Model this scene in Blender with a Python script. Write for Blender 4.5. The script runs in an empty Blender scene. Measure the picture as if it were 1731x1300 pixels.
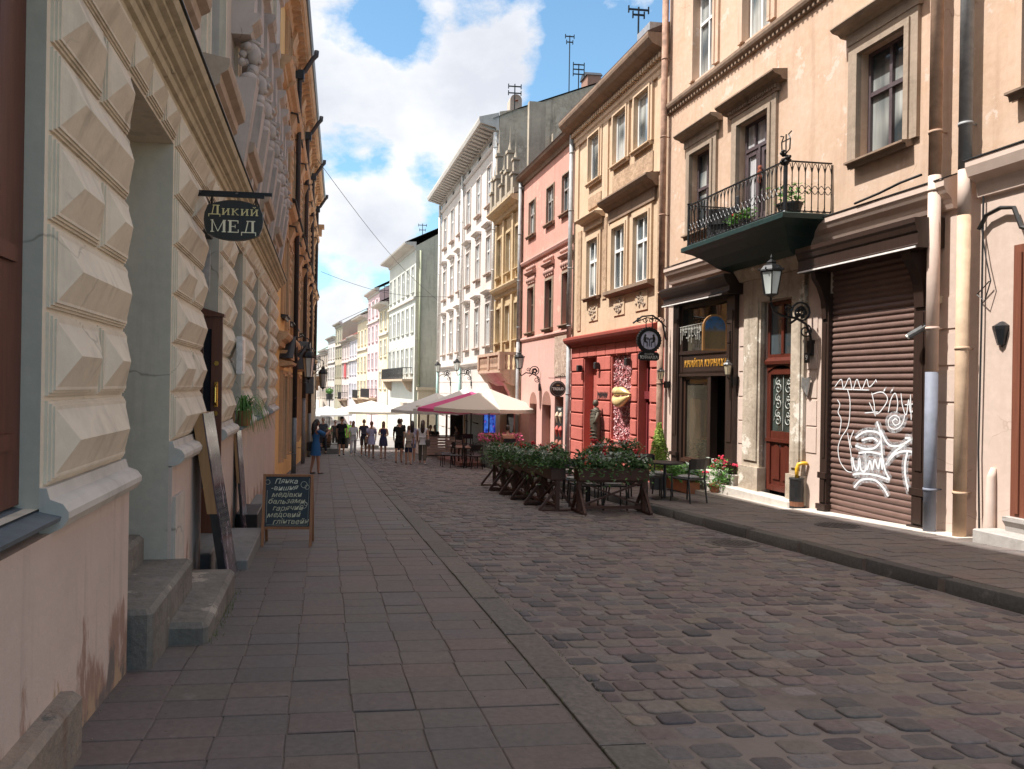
import bpy, bmesh, math, random
from mathutils import Vector, Matrix
from math import radians as rad, sin, cos, tan, pi, sqrt, atan2

SC = bpy.context.scene
COL = SC.collection
rng = random.Random(7)

# ------------------------------------------------------------ camera
EYE = 1.55
TH, ROLL = rad(6.8), rad(0.9)
cd = bpy.data.cameras.new('camera'); cam = bpy.data.objects.new('camera', cd); COL.objects.link(cam)
Fw = Vector((sin(TH), cos(TH), 0)); Rt = Vector((cos(TH), -sin(TH), 0)); Up = Vector((0, 0, 1))
cx = cos(ROLL)*Rt + sin(ROLL)*Up; cy = -sin(ROLL)*Rt + cos(ROLL)*Up; cz = -Fw
M = Matrix((cx, cy, cz)).transposed().to_4x4(); M.translation = (0, 0, EYE)
cam.matrix_world = M
cd.sensor_width = 36; cd.lens = 1250/1731*36
cd.shift_x = 165.5/1731; cd.shift_y = 2/1731
cd.clip_start = .05; cd.clip_end = 3000
SC.camera = cam

# ------------------------------------------------------------ sky and sun
SUN_EL, SUN_AZ = rad(59), rad(2)      # elevation; azimuth from -x towards +y
w = bpy.data.worlds.new('World'); SC.world = w; w.use_nodes = True
nt = w.node_tree; nt.nodes.clear()
def wn(t, **k):
    n = nt.nodes.new(t)
    for a, b in k.items(): setattr(n, a, b)
    return n
out = wn('ShaderNodeOutputWorld'); bg = wn('ShaderNodeBackground'); bg.inputs[1].default_value = .11
sky = wn('ShaderNodeTexSky', sky_type='NISHITA'); sky.sun_disc = False
sky.sun_elevation = SUN_EL; sky.sun_rotation = rad(-90)+SUN_AZ
sky.air_density = 1.0; sky.dust_density = .4; sky.ozone_density = 3.0
tc = wn('ShaderNodeTexCoord')
def dirn(u, v):
    du, dv = u-700., v-652.
    a = cos(ROLL)*du + sin(ROLL)*dv; b = -sin(ROLL)*du + cos(ROLL)*dv
    return (Fw + Rt*(a/1250) - Up*(b/1250)).normalized()
L = nt.links.new
def wnoise(scale, detail, rough, loc, zs=1.5):
    mp = wn('ShaderNodeMapping'); mp.inputs['Location'].default_value = loc; mp.inputs['Scale'].default_value = (1, 1, zs)
    nz = wn('ShaderNodeTexNoise'); nz.inputs['Scale'].default_value = scale; nz.inputs['Detail'].default_value = detail; nz.inputs['Roughness'].default_value = rough
    L(tc.outputs['Generated'], mp.inputs[0]); L(mp.outputs[0], nz.inputs['Vector']); return nz.outputs['Fac']
def wmath(op, x, y):
    m = wn('ShaderNodeMath', operation=op)
    for i, q in enumerate((x, y)):
        if isinstance(q, (int, float)): m.inputs[i].default_value = q
        else: L(q, m.inputs[i])
    return m.outputs[0]
# cumulus masses: a direction in the sky, angular radius, weight; broken up by noise
CL = [(545,60,80,.28),(565,165,80,.22),(620,190,90,.22),(690,180,90,.22),(760,150,100,.24),(820,70,90,.20),(855,130,80,.18),(800,225,70,.16),(710,305,55,.28),(640,330,60,.28),(585,358,60,.28),(605,412,60,.34),(555,385,60,.3),(660,400,55,.3),(585,495,42,.32),(567,532,40,.3),(700,12,50,.12),(1050,12,40,.2),(910,40,40,.1),(1040,130,30,.1),
      (625,66,60,-.22),(700,70,45,-.14),(600,254,50,-.3),(690,262,55,-.28),(725,285,30,-.12),(960,110,70,-.26),(1000,50,60,-.18),(945,200,60,-.24),(560,455,38,-.26),(640,458,46,-.22),(600,292,26,-.1),(620,540,34,-.1)]
val = wmath('MULTIPLY', wmath('SUBTRACT', wnoise(7.5, 12, .63, (1.3, .4, .1)), .5), 1.35)
val = wmath('ADD', val, wmath('MULTIPLY', wmath('SUBTRACT', wnoise(24, 8, .6, (2.3, 5.4, .7)), .5), .55))
nrm = wn('ShaderNodeVectorMath', operation='NORMALIZE'); L(tc.outputs['Generated'], nrm.inputs[0])
for u, v, rd, wt in CL:
    dp = wn('ShaderNodeVectorMath', operation='DOT_PRODUCT'); L(nrm.outputs[0], dp.inputs[0]); dp.inputs[1].default_value = dirn(u, v)
    mr = wn('ShaderNodeMapRange', interpolation_type='SMOOTHSTEP'); L(dp.outputs['Value'], mr.inputs[0]); mr.inputs[1].default_value = cos(rd*1.5/1250); mr.inputs[2].default_value = cos(rd*.25/1250); mr.inputs[4].default_value = wt
    val = wmath('ADD', val, mr.outputs[0])
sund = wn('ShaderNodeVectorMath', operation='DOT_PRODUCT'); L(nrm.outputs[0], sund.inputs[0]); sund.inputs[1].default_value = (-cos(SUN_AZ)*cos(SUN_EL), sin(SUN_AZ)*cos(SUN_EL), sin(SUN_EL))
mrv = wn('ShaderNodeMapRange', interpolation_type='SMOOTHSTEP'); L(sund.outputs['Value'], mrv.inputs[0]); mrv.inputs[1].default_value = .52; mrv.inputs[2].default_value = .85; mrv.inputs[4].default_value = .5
val = wmath('ADD', val, mrv.outputs[0])      # unseen cloud veil added round the sun to lift the shade fill
rmp = wn('ShaderNodeValToRGB'); rmp.color_ramp.elements[0].position = .03; rmp.color_ramp.elements[1].position = .31; L(val, rmp.inputs[0])
shade = wmath('ADD', wmath('MULTIPLY', wnoise(5.5, 6, .5, (1.3, .4, -.03)), .8), wmath('MULTIPLY', val, .22))
rmp2 = wn('ShaderNodeValToRGB'); L(shade, rmp2.inputs[0])
rmp2.color_ramp.elements[0].position = .36; rmp2.color_ramp.elements[0].color = (4.5, 4.55, 4.7, 1)
rmp2.color_ramp.elements[1].position = .62; rmp2.color_ramp.elements[1].color = (3.3, 3.45, 3.8, 1)
gm = wn('ShaderNodeMix', data_type='RGBA', blend_type='MULTIPLY'); gm.inputs[0].default_value = 1; gm.inputs[7].default_value = (.90, 1.08, 1.0, 1)
mx = wn('ShaderNodeMix', data_type='RGBA')
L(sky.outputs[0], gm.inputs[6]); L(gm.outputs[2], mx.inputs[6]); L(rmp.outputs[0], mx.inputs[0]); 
# out-of-view clouds near the sun made extra bright and warm, added as shade fill
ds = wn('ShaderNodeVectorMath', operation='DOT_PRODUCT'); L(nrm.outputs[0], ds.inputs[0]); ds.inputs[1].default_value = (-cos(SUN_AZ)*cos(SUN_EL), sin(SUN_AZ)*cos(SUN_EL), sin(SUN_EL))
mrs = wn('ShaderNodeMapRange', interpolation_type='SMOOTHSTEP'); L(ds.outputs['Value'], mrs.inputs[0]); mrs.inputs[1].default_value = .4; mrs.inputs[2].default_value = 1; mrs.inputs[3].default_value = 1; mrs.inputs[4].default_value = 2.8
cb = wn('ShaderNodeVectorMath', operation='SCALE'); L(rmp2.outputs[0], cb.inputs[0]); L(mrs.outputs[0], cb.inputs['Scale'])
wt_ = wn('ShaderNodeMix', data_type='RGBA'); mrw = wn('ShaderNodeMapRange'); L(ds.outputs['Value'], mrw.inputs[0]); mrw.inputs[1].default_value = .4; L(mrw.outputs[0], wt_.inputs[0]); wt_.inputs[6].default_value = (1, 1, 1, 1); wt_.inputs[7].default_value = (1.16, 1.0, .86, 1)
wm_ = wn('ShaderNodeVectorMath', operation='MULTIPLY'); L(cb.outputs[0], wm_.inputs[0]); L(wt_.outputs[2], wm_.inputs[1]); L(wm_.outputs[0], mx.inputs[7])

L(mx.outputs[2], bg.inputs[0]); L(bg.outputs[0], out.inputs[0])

sl = bpy.data.lights.new('sun', 'SUN'); sl.energy = 3.95; sl.angle = rad(.5); sl.color = (1, .97, .92)
sun = bpy.data.objects.new('sun', sl); COL.objects.link(sun)
to_sun = Vector((-cos(SUN_AZ)*cos(SUN_EL), sin(SUN_AZ)*cos(SUN_EL), sin(SUN_EL)))
sun.rotation_euler = to_sun.to_track_quat('Z', 'Y').to_euler(); sun.location = (-20, 5, 40)

vs = SC.view_settings; vs.view_transform = 'Standard'; vs.look = 'None'; vs.gamma = 1; vs.exposure = 1.1
SC.render.engine = 'CYCLES'
SC.cycles.max_bounces = 8; SC.cycles.diffuse_bounces = 5
SC.cycles.caustics_reflective = False; SC.cycles.caustics_refractive = False

# ------------------------------------------------------------ ground height
def gz(y):
    if y < 44: return -.0528*y
    if y < 90: return -.0528*44 - .0528*(y-44)*(1-(y-44)/92)
    return -.0528*44 - .0528*46*.5
# point on the line of sight of a photo pixel (1731x1300), at the distance y along the street
def at(u, v, y):
    du, dv = u-700., v-652.
    a = cos(ROLL)*du + sin(ROLL)*dv; b = -sin(ROLL)*du + cos(ROLL)*dv
    d = Fw + Rt*(a/1250) - Up*(b/1250)
    t = y/d.y
    return Vector((t*d.x, y, EYE+t*d.z))
# ------------------------------------------------------------ materials
MATS = {}
def newmat(name):
    m = bpy.data.materials.new(name); m.use_nodes = True
    return m, m.node_tree, m.node_tree.nodes['Principled BSDF']
def nd(t, ty, **k):
    n = t.nodes.new(ty)
    for a, b in k.items():
        if a in n.inputs: n.inputs[a].default_value = b
        else: setattr(n, a, b)
    return n
def rgba(c): return (c[0], c[1], c[2], 1)
def srgb(*c):
    return tuple(((x/255+.055)/1.055)**2.4 if x > 10 else x/255/12.92 for x in c)
def ramp(t, src, p0, p1, c0=(0,0,0), c1=(1,1,1)):
    r = t.nodes.new('ShaderNodeValToRGB'); e = r.color_ramp.elements
    e[0].position, e[1].position = p0, p1; e[0].color, e[1].color = rgba(c0), rgba(c1)
    t.links.new(src, r.inputs[0]); return r.outputs[0]
def mixc(t, fac, a, b, mode='MIX'):
    m = t.nodes.new('ShaderNodeMix'); m.data_type = 'RGBA'; m.blend_type = mode
    for s, v in ((0, fac), (6, a), (7, b)):
        if hasattr(v, 'is_linked') or isinstance(v, bpy.types.NodeSocket): t.links.new(v, m.inputs[s])
        elif s == 0: m.inputs[0].default_value = v
        else: m.inputs[s].default_value = rgba(v)
    return m.outputs[2]
def noise(t, co, scale, detail=6, rough=.55, stretch=None, off=None):
    if stretch or off:
        mp = nd(t, 'ShaderNodeMapping')
        if stretch: mp.inputs['Scale'].default_value = stretch
        if off: mp.inputs['Location'].default_value = off
        t.links.new(co, mp.inputs[0]); co = mp.outputs[0]
    n = nd(t, 'ShaderNodeTexNoise', Scale=scale, Detail=detail, Roughness=rough)
    t.links.new(co, n.inputs['Vector']); return n.outputs['Fac']
def bump(t, p, h, strength=.3, dist=.01, prev=None):
    b = nd(t, 'ShaderNodeBump', Strength=strength, Distance=dist)
    t.links.new(h, b.inputs['Height'])
    if prev: t.links.new(prev, b.inputs['Normal'])
    t.links.new(b.outputs[0], p.inputs['Normal']); return b.outputs[0]
def plaster(name, c, c2=None, dirt=(.12,.1,.08), dirt_amt=.35, rough=.9, bumps=.35, scale=1.0, patch=None, patch_lim=.62):
    if name in MATS: return MATS[name]
    m, t, p = newmat(name); co = nd(t, 'ShaderNodeNewGeometry').outputs['Position']
    c2 = c2 or tuple(x*.82 for x in c)
    n1 = noise(t, co, 1.1*scale, 8, .6); col = mixc(t, ramp(t, n1, .35, .68), c, c2); nb = noise(t, co, .32*scale, 7, .62, off=(7,3,1)); col = mixc(t, ramp(t, nb, .42, .62, c1=(.55,.55,.55)), col, tuple(x*.86 for x in c2))
    n0 = noise(t, co, 9*scale, 6, .65); col = mixc(t, ramp(t, n0, .42, .75, c1=(.5,.5,.5)), col, tuple(min(1, x*1.12) for x in c))
    st = noise(t, co, 3.2, 6, .6, stretch=(1.6, 1.6, .16)); 
    f = ramp(t, st, .52, .8, c1=(dirt_amt,)*3); col = mixc(t, f, col, dirt)
    wv = nd(t, 'ShaderNodeVectorMath', operation='MULTIPLY_ADD'); nn_ = nd(t, 'ShaderNodeTexNoise', Scale=1.4, Detail=4); t.links.new(co, nn_.inputs['Vector']); t.links.new(nn_.outputs['Color'], wv.inputs[0]); wv.inputs[1].default_value = (.7,.7,.7); t.links.new(co, wv.inputs[2])
    vo = nd(t, 'ShaderNodeTexVoronoi', feature='DISTANCE_TO_EDGE', Scale=.75); t.links.new(wv.outputs[0], vo.inputs['Vector'])
    cr = ramp(t, vo.outputs['Distance'], .0015, .006, (1,1,1), (0,0,0)); cm_ = ramp(t, noise(t, co, 1.2, 3, .5, off=(11,4,2)), .56, .62)
    mm_ = nd(t, 'ShaderNodeMath', operation='MULTIPLY'); t.links.new(cr, mm_.inputs[0]); t.links.new(cm_, mm_.inputs[1]); m5 = nd(t, 'ShaderNodeMath', operation='MULTIPLY'); t.links.new(mm_.outputs[0], m5.inputs[0]); m5.inputs[1].default_value = .55; col = mixc(t, m5.outputs[0], col, tuple(x*.8 for x in dirt))
    if patch:
        pn = noise(t, co, 1.7, 9, .68, off=(3.1, 2.2, 5)); col = mixc(t, ramp(t, pn, patch_lim, patch_lim+.025), col, patch)
    t.links.new(col, p.inputs['Base Color']); p.inputs['Roughness'].default_value = rough
    p.inputs['Specular IOR Level'].default_value = .25
    b = bump(t, p, noise(t, co, 70, 4, .7), bumps*.5, .004); bump(t, p, noise(t, co, 7, 6, .6), bumps, .02, b)
    MATS[name] = m; return m
def simple(name, c, rough=.5, metal=0, var=.25, scale=12, spec=.5, bumps=.1, coat=0):
    if name in MATS: return MATS[name]
    m, t, p = newmat(name); co = nd(t, 'ShaderNodeTexCoord').outputs['Object']
    n = noise(t, co, scale, 6, .6)
    t.links.new(mixc(t, ramp(t, n, .3, .7), tuple(x*(1-var) for x in c), tuple(min(1, x*(1+var*.6)) for x in c)), p.inputs['Base Color'])
    t.links.new(ramp(t, n, .2, .8, (rough*.8,)*3, (min(1, rough*1.2),)*3), p.inputs['Roughness'])
    p.inputs['Metallic'].default_value = metal; p.inputs['Specular IOR Level'].default_value = spec
    if coat: p.inputs['Coat Weight'].default_value = coat
    if bumps: bump(t, p, noise(t, co, scale*5, 4, .6), bumps, .005)
    MATS[name] = m; return m
def wood(name, c, c2, axis='z', rough=.45, scale=1):
    if name in MATS: return MATS[name]
    m, t, p = newmat(name); co = nd(t, 'ShaderNodeTexCoord').outputs['Object']
    s = {'z': (14, 14, .9), 'x': (.9, 14, 14), 'y': (14, .9, 14)}[axis]
    n = noise(t, co, 2.2*scale, 8, .6, stretch=s)
    t.links.new(mixc(t, ramp(t, n, .3, .7), c, c2), p.inputs['Base Color'])
    p.inputs['Roughness'].default_value = rough; bump(t, p, n, .2, .004)
    MATS[name] = m; return m
def glass(name, c=(.03,.04,.05), rough=.03, curtain=None, cl=(.45,.6)):
    if name in MATS: return MATS[name]
    m, t, p = newmat(name); g = nd(t, 'ShaderNodeNewGeometry').outputs['Position']
    n = noise(t, g, 1.3, 3, .5, stretch=(1, 1, .35))
    col = mixc(t, ramp(t, n, .45, .62), c, tuple(x*2.4 for x in c))
    if curtain:
        f = noise(t, g, 9, 4, .6, stretch=(1, 1, .05)); k = noise(t, g, .9, 1, .5)
        cc = mixc(t, ramp(t, f, .35, .65), tuple(x*.55 for x in curtain), curtain)
        col = mixc(t, ramp(t, k, cl[0], cl[1]), col, cc)
    t.links.new(col, p.inputs['Base Color']); p.inputs['Roughness'].default_value = rough
    p.inputs['Specular IOR Level'].default_value = .9; p.inputs['IOR'].default_value = 1.6
    bump(t, p, noise(t, g, 1.6, 2, .5), .06, .02)
    MATS[name] = m; return m
def leafmat(name, c, c2):
    if name in MATS: return MATS[name]
    m, t, p = newmat(name); g = nd(t, 'ShaderNodeNewGeometry')
    n = noise(t, g.outputs['Position'], 14, 3, .6)
    col = mixc(t, ramp(t, n, .3, .7), c, c2); col = mixc(t, g.outputs['Random Per Island'], col, tuple(x*1.5 for x in c2))
    t.links.new(col, p.inputs['Base Color']); p.inputs['Roughness'].default_value = .55
    p.inputs['Transmission Weight'].default_value = 0; p.inputs['Specular IOR Level'].default_value = .4
    tr = nd(t, 'ShaderNodeBsdfTranslucent'); t.links.new(col, tr.inputs[0]); mxs = nd(t, 'ShaderNodeMixShader'); mxs.inputs[0].default_value = .3
    o = t.nodes['Material Output']; t.links.new(p.outputs[0], mxs.inputs[1]); t.links.new(tr.outputs[0], mxs.inputs[2]); t.links.new(mxs.outputs[0], o.inputs[0])
    MATS[name] = m; return m
def attrmat(name, rough=.8, n_amt=.35, bumps=.5, spec=.35, nscale=25):
    if name in MATS: return MATS[name]
    m, t, p = newmat(name); a = nd(t, 'ShaderNodeAttribute', attribute_name='col'); g = nd(t, 'ShaderNodeNewGeometry').outputs['Position']
    n = noise(t, g, nscale, 7, .65); n2 = noise(t, g, 1.1, 5, .6)
    c = mixc(t, 1.0, a.outputs[0], ramp(t, n, .25, .75, (1-n_amt,)*3, (1+n_amt,)*3), 'MULTIPLY')
    c = mixc(t, 1.0, c, ramp(t, n2, .3, .7, (.8,.8,.8), (1.15,1.13,1.1)), 'MULTIPLY')
    sp = noise(t, g, 26, 3, .5, off=(3,3,3)); c = mixc(t, ramp(t, sp, .70, .73, c1=(.7,)*3), c, (.05,.045,.042)); ws = noise(t, g, 5, 8, .7, off=(9,1,2)); c = mixc(t, ramp(t, ws, .60, .78, c1=(.5,)*3), c, (.26,.23,.21))
    t.links.new(c, p.inputs['Base Color'])
    t.links.new(ramp(t, n2, .3, .7, (rough-.12,)*3, (min(1, rough+.1),)*3), p.inputs['Roughness']); p.inputs['Specular IOR Level'].default_value = spec
    b = bump(t, p, noise(t, g, 90, 5, .7), bumps*.6, .004); bump(t, p, n, bumps, .008, b)
    MATS[name] = m; return m
def cloth(name, c, rough=.9): return simple(name, c, rough, 0, .12, 6, .2, .15)

# ------------------------------------------------------------ frames: s along a wall, d out of it, z up
class Fr:
    def __init__(s, P, ang=0, left=False):
        s.P = Vector((P[0], P[1], 0))
        s.S = Vector((-sin(ang), cos(ang), 0)); s.N = Vector((-cos(ang), -sin(ang), 0))
        if left: s.N = -s.N
    def v(s, a, d, z): return s.S*a + s.N*d + Up*z
    def pt(s, a, d, z): return s.P + s.v(a, d, z)
WL = {}
def tag(o, label=None, cat=None, group=None, kind=None):
    if label: o['label'] = label
    if cat: o['category'] = cat
    if group: o['group'] = group
    if kind: o['kind'] = kind
    return o
def thing(name, label, cat, loc=(0,0,0), rz=0, group=None):
    o = bpy.data.objects.new(name, None); COL.objects.link(o); o.location = loc; o.rotation_euler = (0, 0, rz); o.empty_display_size = .2
    WL[o] = Vector(loc); return tag(o, label, cat, group)
class MB:
    def __init__(s): s.v = []; s.f = []; s.m = []; s.sm = []; s.cur = 0; s.smooth = False; s.X = None
    def add(s, vs, fs):
        b = len(s.v)
        if s.X: vs = [s.X @ Vector(p) for p in vs]
        s.v += [tuple(p) for p in vs]
        for f in fs: s.f.append(tuple(b+i for i in f)); s.m.append(s.cur); s.sm.append(s.smooth)
        return s
    def box(s, x0, x1, y0, y1, z0, z1):
        return s.add([(x0,y0,z0),(x1,y0,z0),(x1,y1,z0),(x0,y1,z0),(x0,y0,z1),(x1,y0,z1),(x1,y1,z1),(x0,y1,z1)],
                     [(0,3,2,1),(4,5,6,7),(0,1,5,4),(1,2,6,5),(2,3,7,6),(3,0,4,7)])
    def bbox(s, x0, x1, y0, y1, z0, z1, b=.01):   # box with a chamfer all round its +y face rim and z rims
        b = min(b, (x1-x0)*.4, (y1-y0)*.4, (z1-z0)*.4)
        pts = []; 
        for z, i in ((z0, b), (z0+b, 0), (z1-b, 0), (z1, b)):
            xa, xb, ya, yb = x0+i, x1-i, y0+i, y1-i; c = b if i == 0 else b*.5
            pts += [(xa+c,ya,z),(xb-c,ya,z),(xb,ya+c,z),(xb,yb-c,z),(xb-c,yb,z),(xa+c,yb,z),(xa,yb-c,z),(xa,ya+c,z)]
        fs = [tuple(range(7,-1,-1)), tuple(range(24,32))]
        for k in range(3):
            for i in range(8): fs.append((k*8+i, k*8+(i+1)%8, k*8+8+(i+1)%8, k*8+8+i))
        return s.add(pts, fs)
    def prism(s, prof, s0, s1, ends=None):   # prof: [(d,z)] swept along s; ends: (cut0, cut1) extra length per d (mitre)
        n = len(prof); c0, c1 = ends or (0, 0)
        vs = [(s0-c0*d, d, z) for d, z in prof] + [(s1+c1*d, d, z) for d, z in prof]
        fs = [tuple(range(n)), tuple(range(2*n-1, n-1, -1))] + [(i, (i+1)%n, n+(i+1)%n, n+i) for i in range(n)]
        return s.add(vs, fs)
    def poly(s, pts, d0, d1):                 # pts [(s,z)] extruded d0..d1
        n = len(pts); vs = [(a, d0, z) for a, z in pts] + [(a, d1, z) for a, z in pts]
        return s.add(vs, [tuple(range(n)), tuple(range(2*n-1, n-1, -1))] + [(i, (i+1)%n, n+(i+1)%n, n+i) for i in range(n)])
    def tube(s, pts, r, n=8, r1=None, caps=True):
        pts = [Vector(p) for p in pts]; k = len(pts); rs = r if isinstance(r, (list, tuple)) else [r + ((r1 if r1 is not None else r)-r)*i/max(1, k-1) for i in range(k)]
        vs = []; ref = None
        for i, p in enumerate(pts):
            t = (pts[min(i+1, k-1)]-pts[max(i-1, 0)]).normalized()
            if ref is None: ref = Vector((0,0,1)) if abs(t.z) < .9 else Vector((1,0,0))
            a = t.cross(ref).normalized(); b = a.cross(t).normalized(); ref = b
            for j in range(n):
                q = 2*pi*j/n; vs.append(p + (a*cos(q)+b*sin(q))*rs[i])
        fs = []
        for i in range(k-1):
            for j in range(n): fs.append((i*n+j, i*n+(j+1)%n, (i+1)*n+(j+1)%n, (i+1)*n+j))
        s.add(vs, fs)
        if caps:
            b0 = len(s.v)-len(vs); t_ = s.X; s.X = None
            for f in (tuple(range(n-1, -1, -1)), tuple(range((k-1)*n, k*n))): s.f.append(tuple(b0+i for i in f)); s.m.append(s.cur); s.sm.append(False)
            s.X = t_
        return s
    def lathe(s, prof, c=(0,0,0), n=12, sq=1.0, rot=0, caps=True):
        vs = []; k = len(prof)
        for r, z in prof:
            for j in range(n):
                a = 2*pi*j/n+rot; vs.append((c[0]+r*cos(a), c[1]+r*sin(a)*sq, c[2]+z))
        fs = [(i*n+j, i*n+(j+1)%n, (i+1)*n+(j+1)%n, (i+1)*n+j) for i in range(k-1) for j in range(n)]
        s.add(vs, fs)
        if caps:
            b0 = len(s.v)-len(vs)
            for f in (tuple(range(n-1,-1,-1)), tuple(range((k-1)*n, k*n))): s.f.append(tuple(b0+i for i in f)); s.m.append(s.cur); s.sm.append(False)
        return s
    def ell(s, c, r, nu=10, nv=7):
        prof = [(sin(pi*i/nv), -cos(pi*i/nv)) for i in range(nv+1)]; vs = []
        for a, z in prof:
            for j in range(nu): vs.append((c[0]+r[0]*a*cos(2*pi*j/nu), c[1]+r[1]*a*sin(2*pi*j/nu), c[2]+r[2]*z))
        return s.add(vs, [(i*nu+j, i*nu+(j+1)%nu, (i+1)*nu+(j+1)%nu, (i+1)*nu+j) for i in range(nv) for j in range(nu)])
    def bar(s, a, b, w, h=None):
        a, b = Vector(a), Vector(b); t = (b-a).normalized(); up = Vector((0,0,1)) if abs(t.z) < .95 else Vector((0,1,0))
        x = t.cross(up).normalized()*w/2; y = x.cross(t).normalized()*(h or w)/2
        vs = [a-x-y, a+x-y, a+x+y, a-x+y, b-x-y, b+x-y, b+x+y, b-x+y]
        return s.add(vs, [(0,1,2,3),(7,6,5,4),(0,4,5,1),(1,5,6,2),(2,6,7,3),(3,7,4,0)])
    def leaves(s, n, fn, size, r, droop=.3):
        for _ in range(n):
            c, nrm = fn(r); c = Vector(c); nrm = (Vector(nrm)+Vector((r.gauss(0,.6), r.gauss(0,.6), r.gauss(0,.6)))).normalized()
            t = Vector((r.uniform(-1,1), r.uniform(-1,1), r.uniform(-1,1)-droop)).cross(nrm)
            if t.length < .01: continue
            t.normalize(); b = nrm.cross(t); z = size*r.uniform(.6, 1.35)
            s.add([c-t*z, c+b*z*.45-t*z*.1, c+t*z+nrm*z*-.2, c-b*z*.45-t*z*.1], [(0,1,2,3)])
        return s
    def build(s, name, mat, parent=None, fr=None, at=(0,0,0), recalc=True, cols=None):
        # fr given: verts and 'at' are in wall coordinates; else local coordinates of the parent
        me = bpy.data.meshes.new(name)
        vs = [fr.v(*p) for p in s.v] if fr else s.v
        me.from_pydata(vs, [], s.f)
        for m in (mat if isinstance(mat, (list, tuple)) else [mat]): me.materials.append(m)
        me.polygons.foreach_set('material_index', s.m); me.polygons.foreach_set('use_smooth', s.sm)
        if recalc:
            bm = bmesh.new(); bm.from_mesh(me); bmesh.ops.recalc_face_normals(bm, faces=bm.faces); bm.to_mesh(me); bm.free()
        if cols:
            at_ = me.color_attributes.new('col', 'FLOAT_COLOR', 'POINT')
            at_.data.foreach_set('color', [x for c in cols for x in (c[0], c[1], c[2], 1)])
        me.update()
        return link(bpy.data.objects.new(name, me), parent, fr, at)
def link(o, parent=None, fr=None, at=(0,0,0)):
    COL.objects.link(o)
    p = fr.pt(*at) if fr else Vector(at)
    if parent: o.parent = parent; o.location = (p - WL[parent]) if fr else p
    else: o.location = p
    WL[o] = p if fr or not parent else WL[parent]+p
    return o
def kids(o): return [c for c in ALLK.get(o, ())]
ALLK = {}
def dup(o, parent=None, delta=None, loc=None, rz=None, **tags):
    """copy of a thing or part with its parts and their sub-parts"""
    c = o.copy(); COL.objects.link(c)
    if parent: c.parent = parent
    if delta is not None: c.location = o.location + Vector(delta)
    if loc is not None: c.location = loc
    if rz is not None: c.rotation_euler = (0, 0, rz)
    WL[c] = Vector(c.location)
    for ch in [x for x in o.children if x is not c]:
        dup(ch, c)
    tag(c, **tags) if tags else None
    return c
def skin(mb, s0, s1, z0, z1, holes, depth=.2, d=0):
    """wall face with rectangular openings and their reveals"""
    S = sorted({s0, s1, *[min(max(h[k], s0), s1) for h in holes for k in (0, 1)]}); Z = sorted({z0, z1, *[min(max(h[k], z0), z1) for h in holes for k in (2, 3)]})
    inside = lambda a, z: any(h[0]-1e-6 < a < h[1]+1e-6 and h[2]-1e-6 < z < h[3]+1e-6 for h in holes)
    for i in range(len(S)-1):
        for j in range(len(Z)-1):
            if inside((S[i]+S[i+1])/2, (Z[j]+Z[j+1])/2): continue
            mb.add([(S[i],d,Z[j]),(S[i+1],d,Z[j]),(S[i+1],d,Z[j+1]),(S[i],d,Z[j+1])], [(0,1,2,3)])
    for h in holes:
        a, b, c, e = h[:4]; q = d-(h[4] if len(h) > 4 else depth)
        mb.add([(a,d,c),(b,d,c),(b,d,e),(a,d,e),(a,q,c),(b,q,c),(b,q,e),(a,q,e)], [(0,1,5,4),(1,2,6,5),(2,3,7,6),(3,0,4,7)])
    return mb
def text(body, size, mat, parent, loc, X, N, name='lettering', bold=0, depth=.004, align='CENTER', shear=0, sx=1, spacing=1, wob=0):
    """raised letters as a mesh; X reading direction, N facing; loc in the parent's coordinates (world if no parent)"""
    c = bpy.data.curves.new(name, 'FONT'); c.body = body; c.size = size; c.extrude = depth; c.offset = bold; c.align_x = align; c.align_y = 'CENTER'; c.shear = shear; c.space_character = spacing
    c.resolution_u = 3
    o = bpy.data.objects.new(name, c); COL.objects.link(o)
    dg = bpy.context.evaluated_depsgraph_get(); me = bpy.data.meshes.new_from_object(o.evaluated_get(dg))
    bpy.data.objects.remove(o); me.materials.clear(); me.materials.append(mat)
    if wob:
        ph_ = len(body)*1.7+ord(body[0])
        for v in me.vertices: x_, y_ = v.co.x, v.co.y; v.co.x += wob*sin(y_*60+ph_+x_*9); v.co.y += wob*(1.6*sin(x_*22+ph_)+.8*sin(x_*71+ph_*2))
    X = Vector(X).normalized(); N = Vector(N).normalized(); Y = N.cross(X)
    Mx = Matrix((X*sx, Y, N)).transposed().to_4x4(); me.transform(Mx); me.name = name
    r = bpy.data.objects.new(name, me); COL.objects.link(r)
    if parent: r.parent = parent
    r.location = loc; return r
def rib(mb, pts, w, d, step=.03):
    """flat painted ribbon along [(s,z)] on the plane d"""
    P = []
    for i in range(len(pts)-1):      # catmull-rom
        p0 = pts[max(i-1,0)]; p1 = pts[i]; p2 = pts[i+1]; p3 = pts[min(i+2,len(pts)-1)]
        for k in range(6):
            q = k/6; P.append(tuple(.5*(2*p1[j]+(p2[j]-p0[j])*q+(2*p0[j]-5*p1[j]+4*p2[j]-p3[j])*q*q+(3*p1[j]-p0[j]-3*p2[j]+p3[j])*q**3) for j in (0,1)))
    P.append(pts[-1]); vs = []
    for i, p in enumerate(P):
        a = P[max(i-1,0)]; b = P[min(i+1,len(P)-1)]; tx, tz = b[0]-a[0], b[1]-a[1]; l = sqrt(tx*tx+tz*tz) or 1
        ww = w*.5*(1 if 0 < i < len(P)-1 else .6)
        vs += [(p[0]-tz/l*ww, d, p[1]+tx/l*ww), (p[0]+tz/l*ww, d, p[1]-tx/l*ww)]
    mb.add(vs, [(2*i, 2*i+1, 2*i+3, 2*i+2) for i in range(len(P)-1)])
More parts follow.
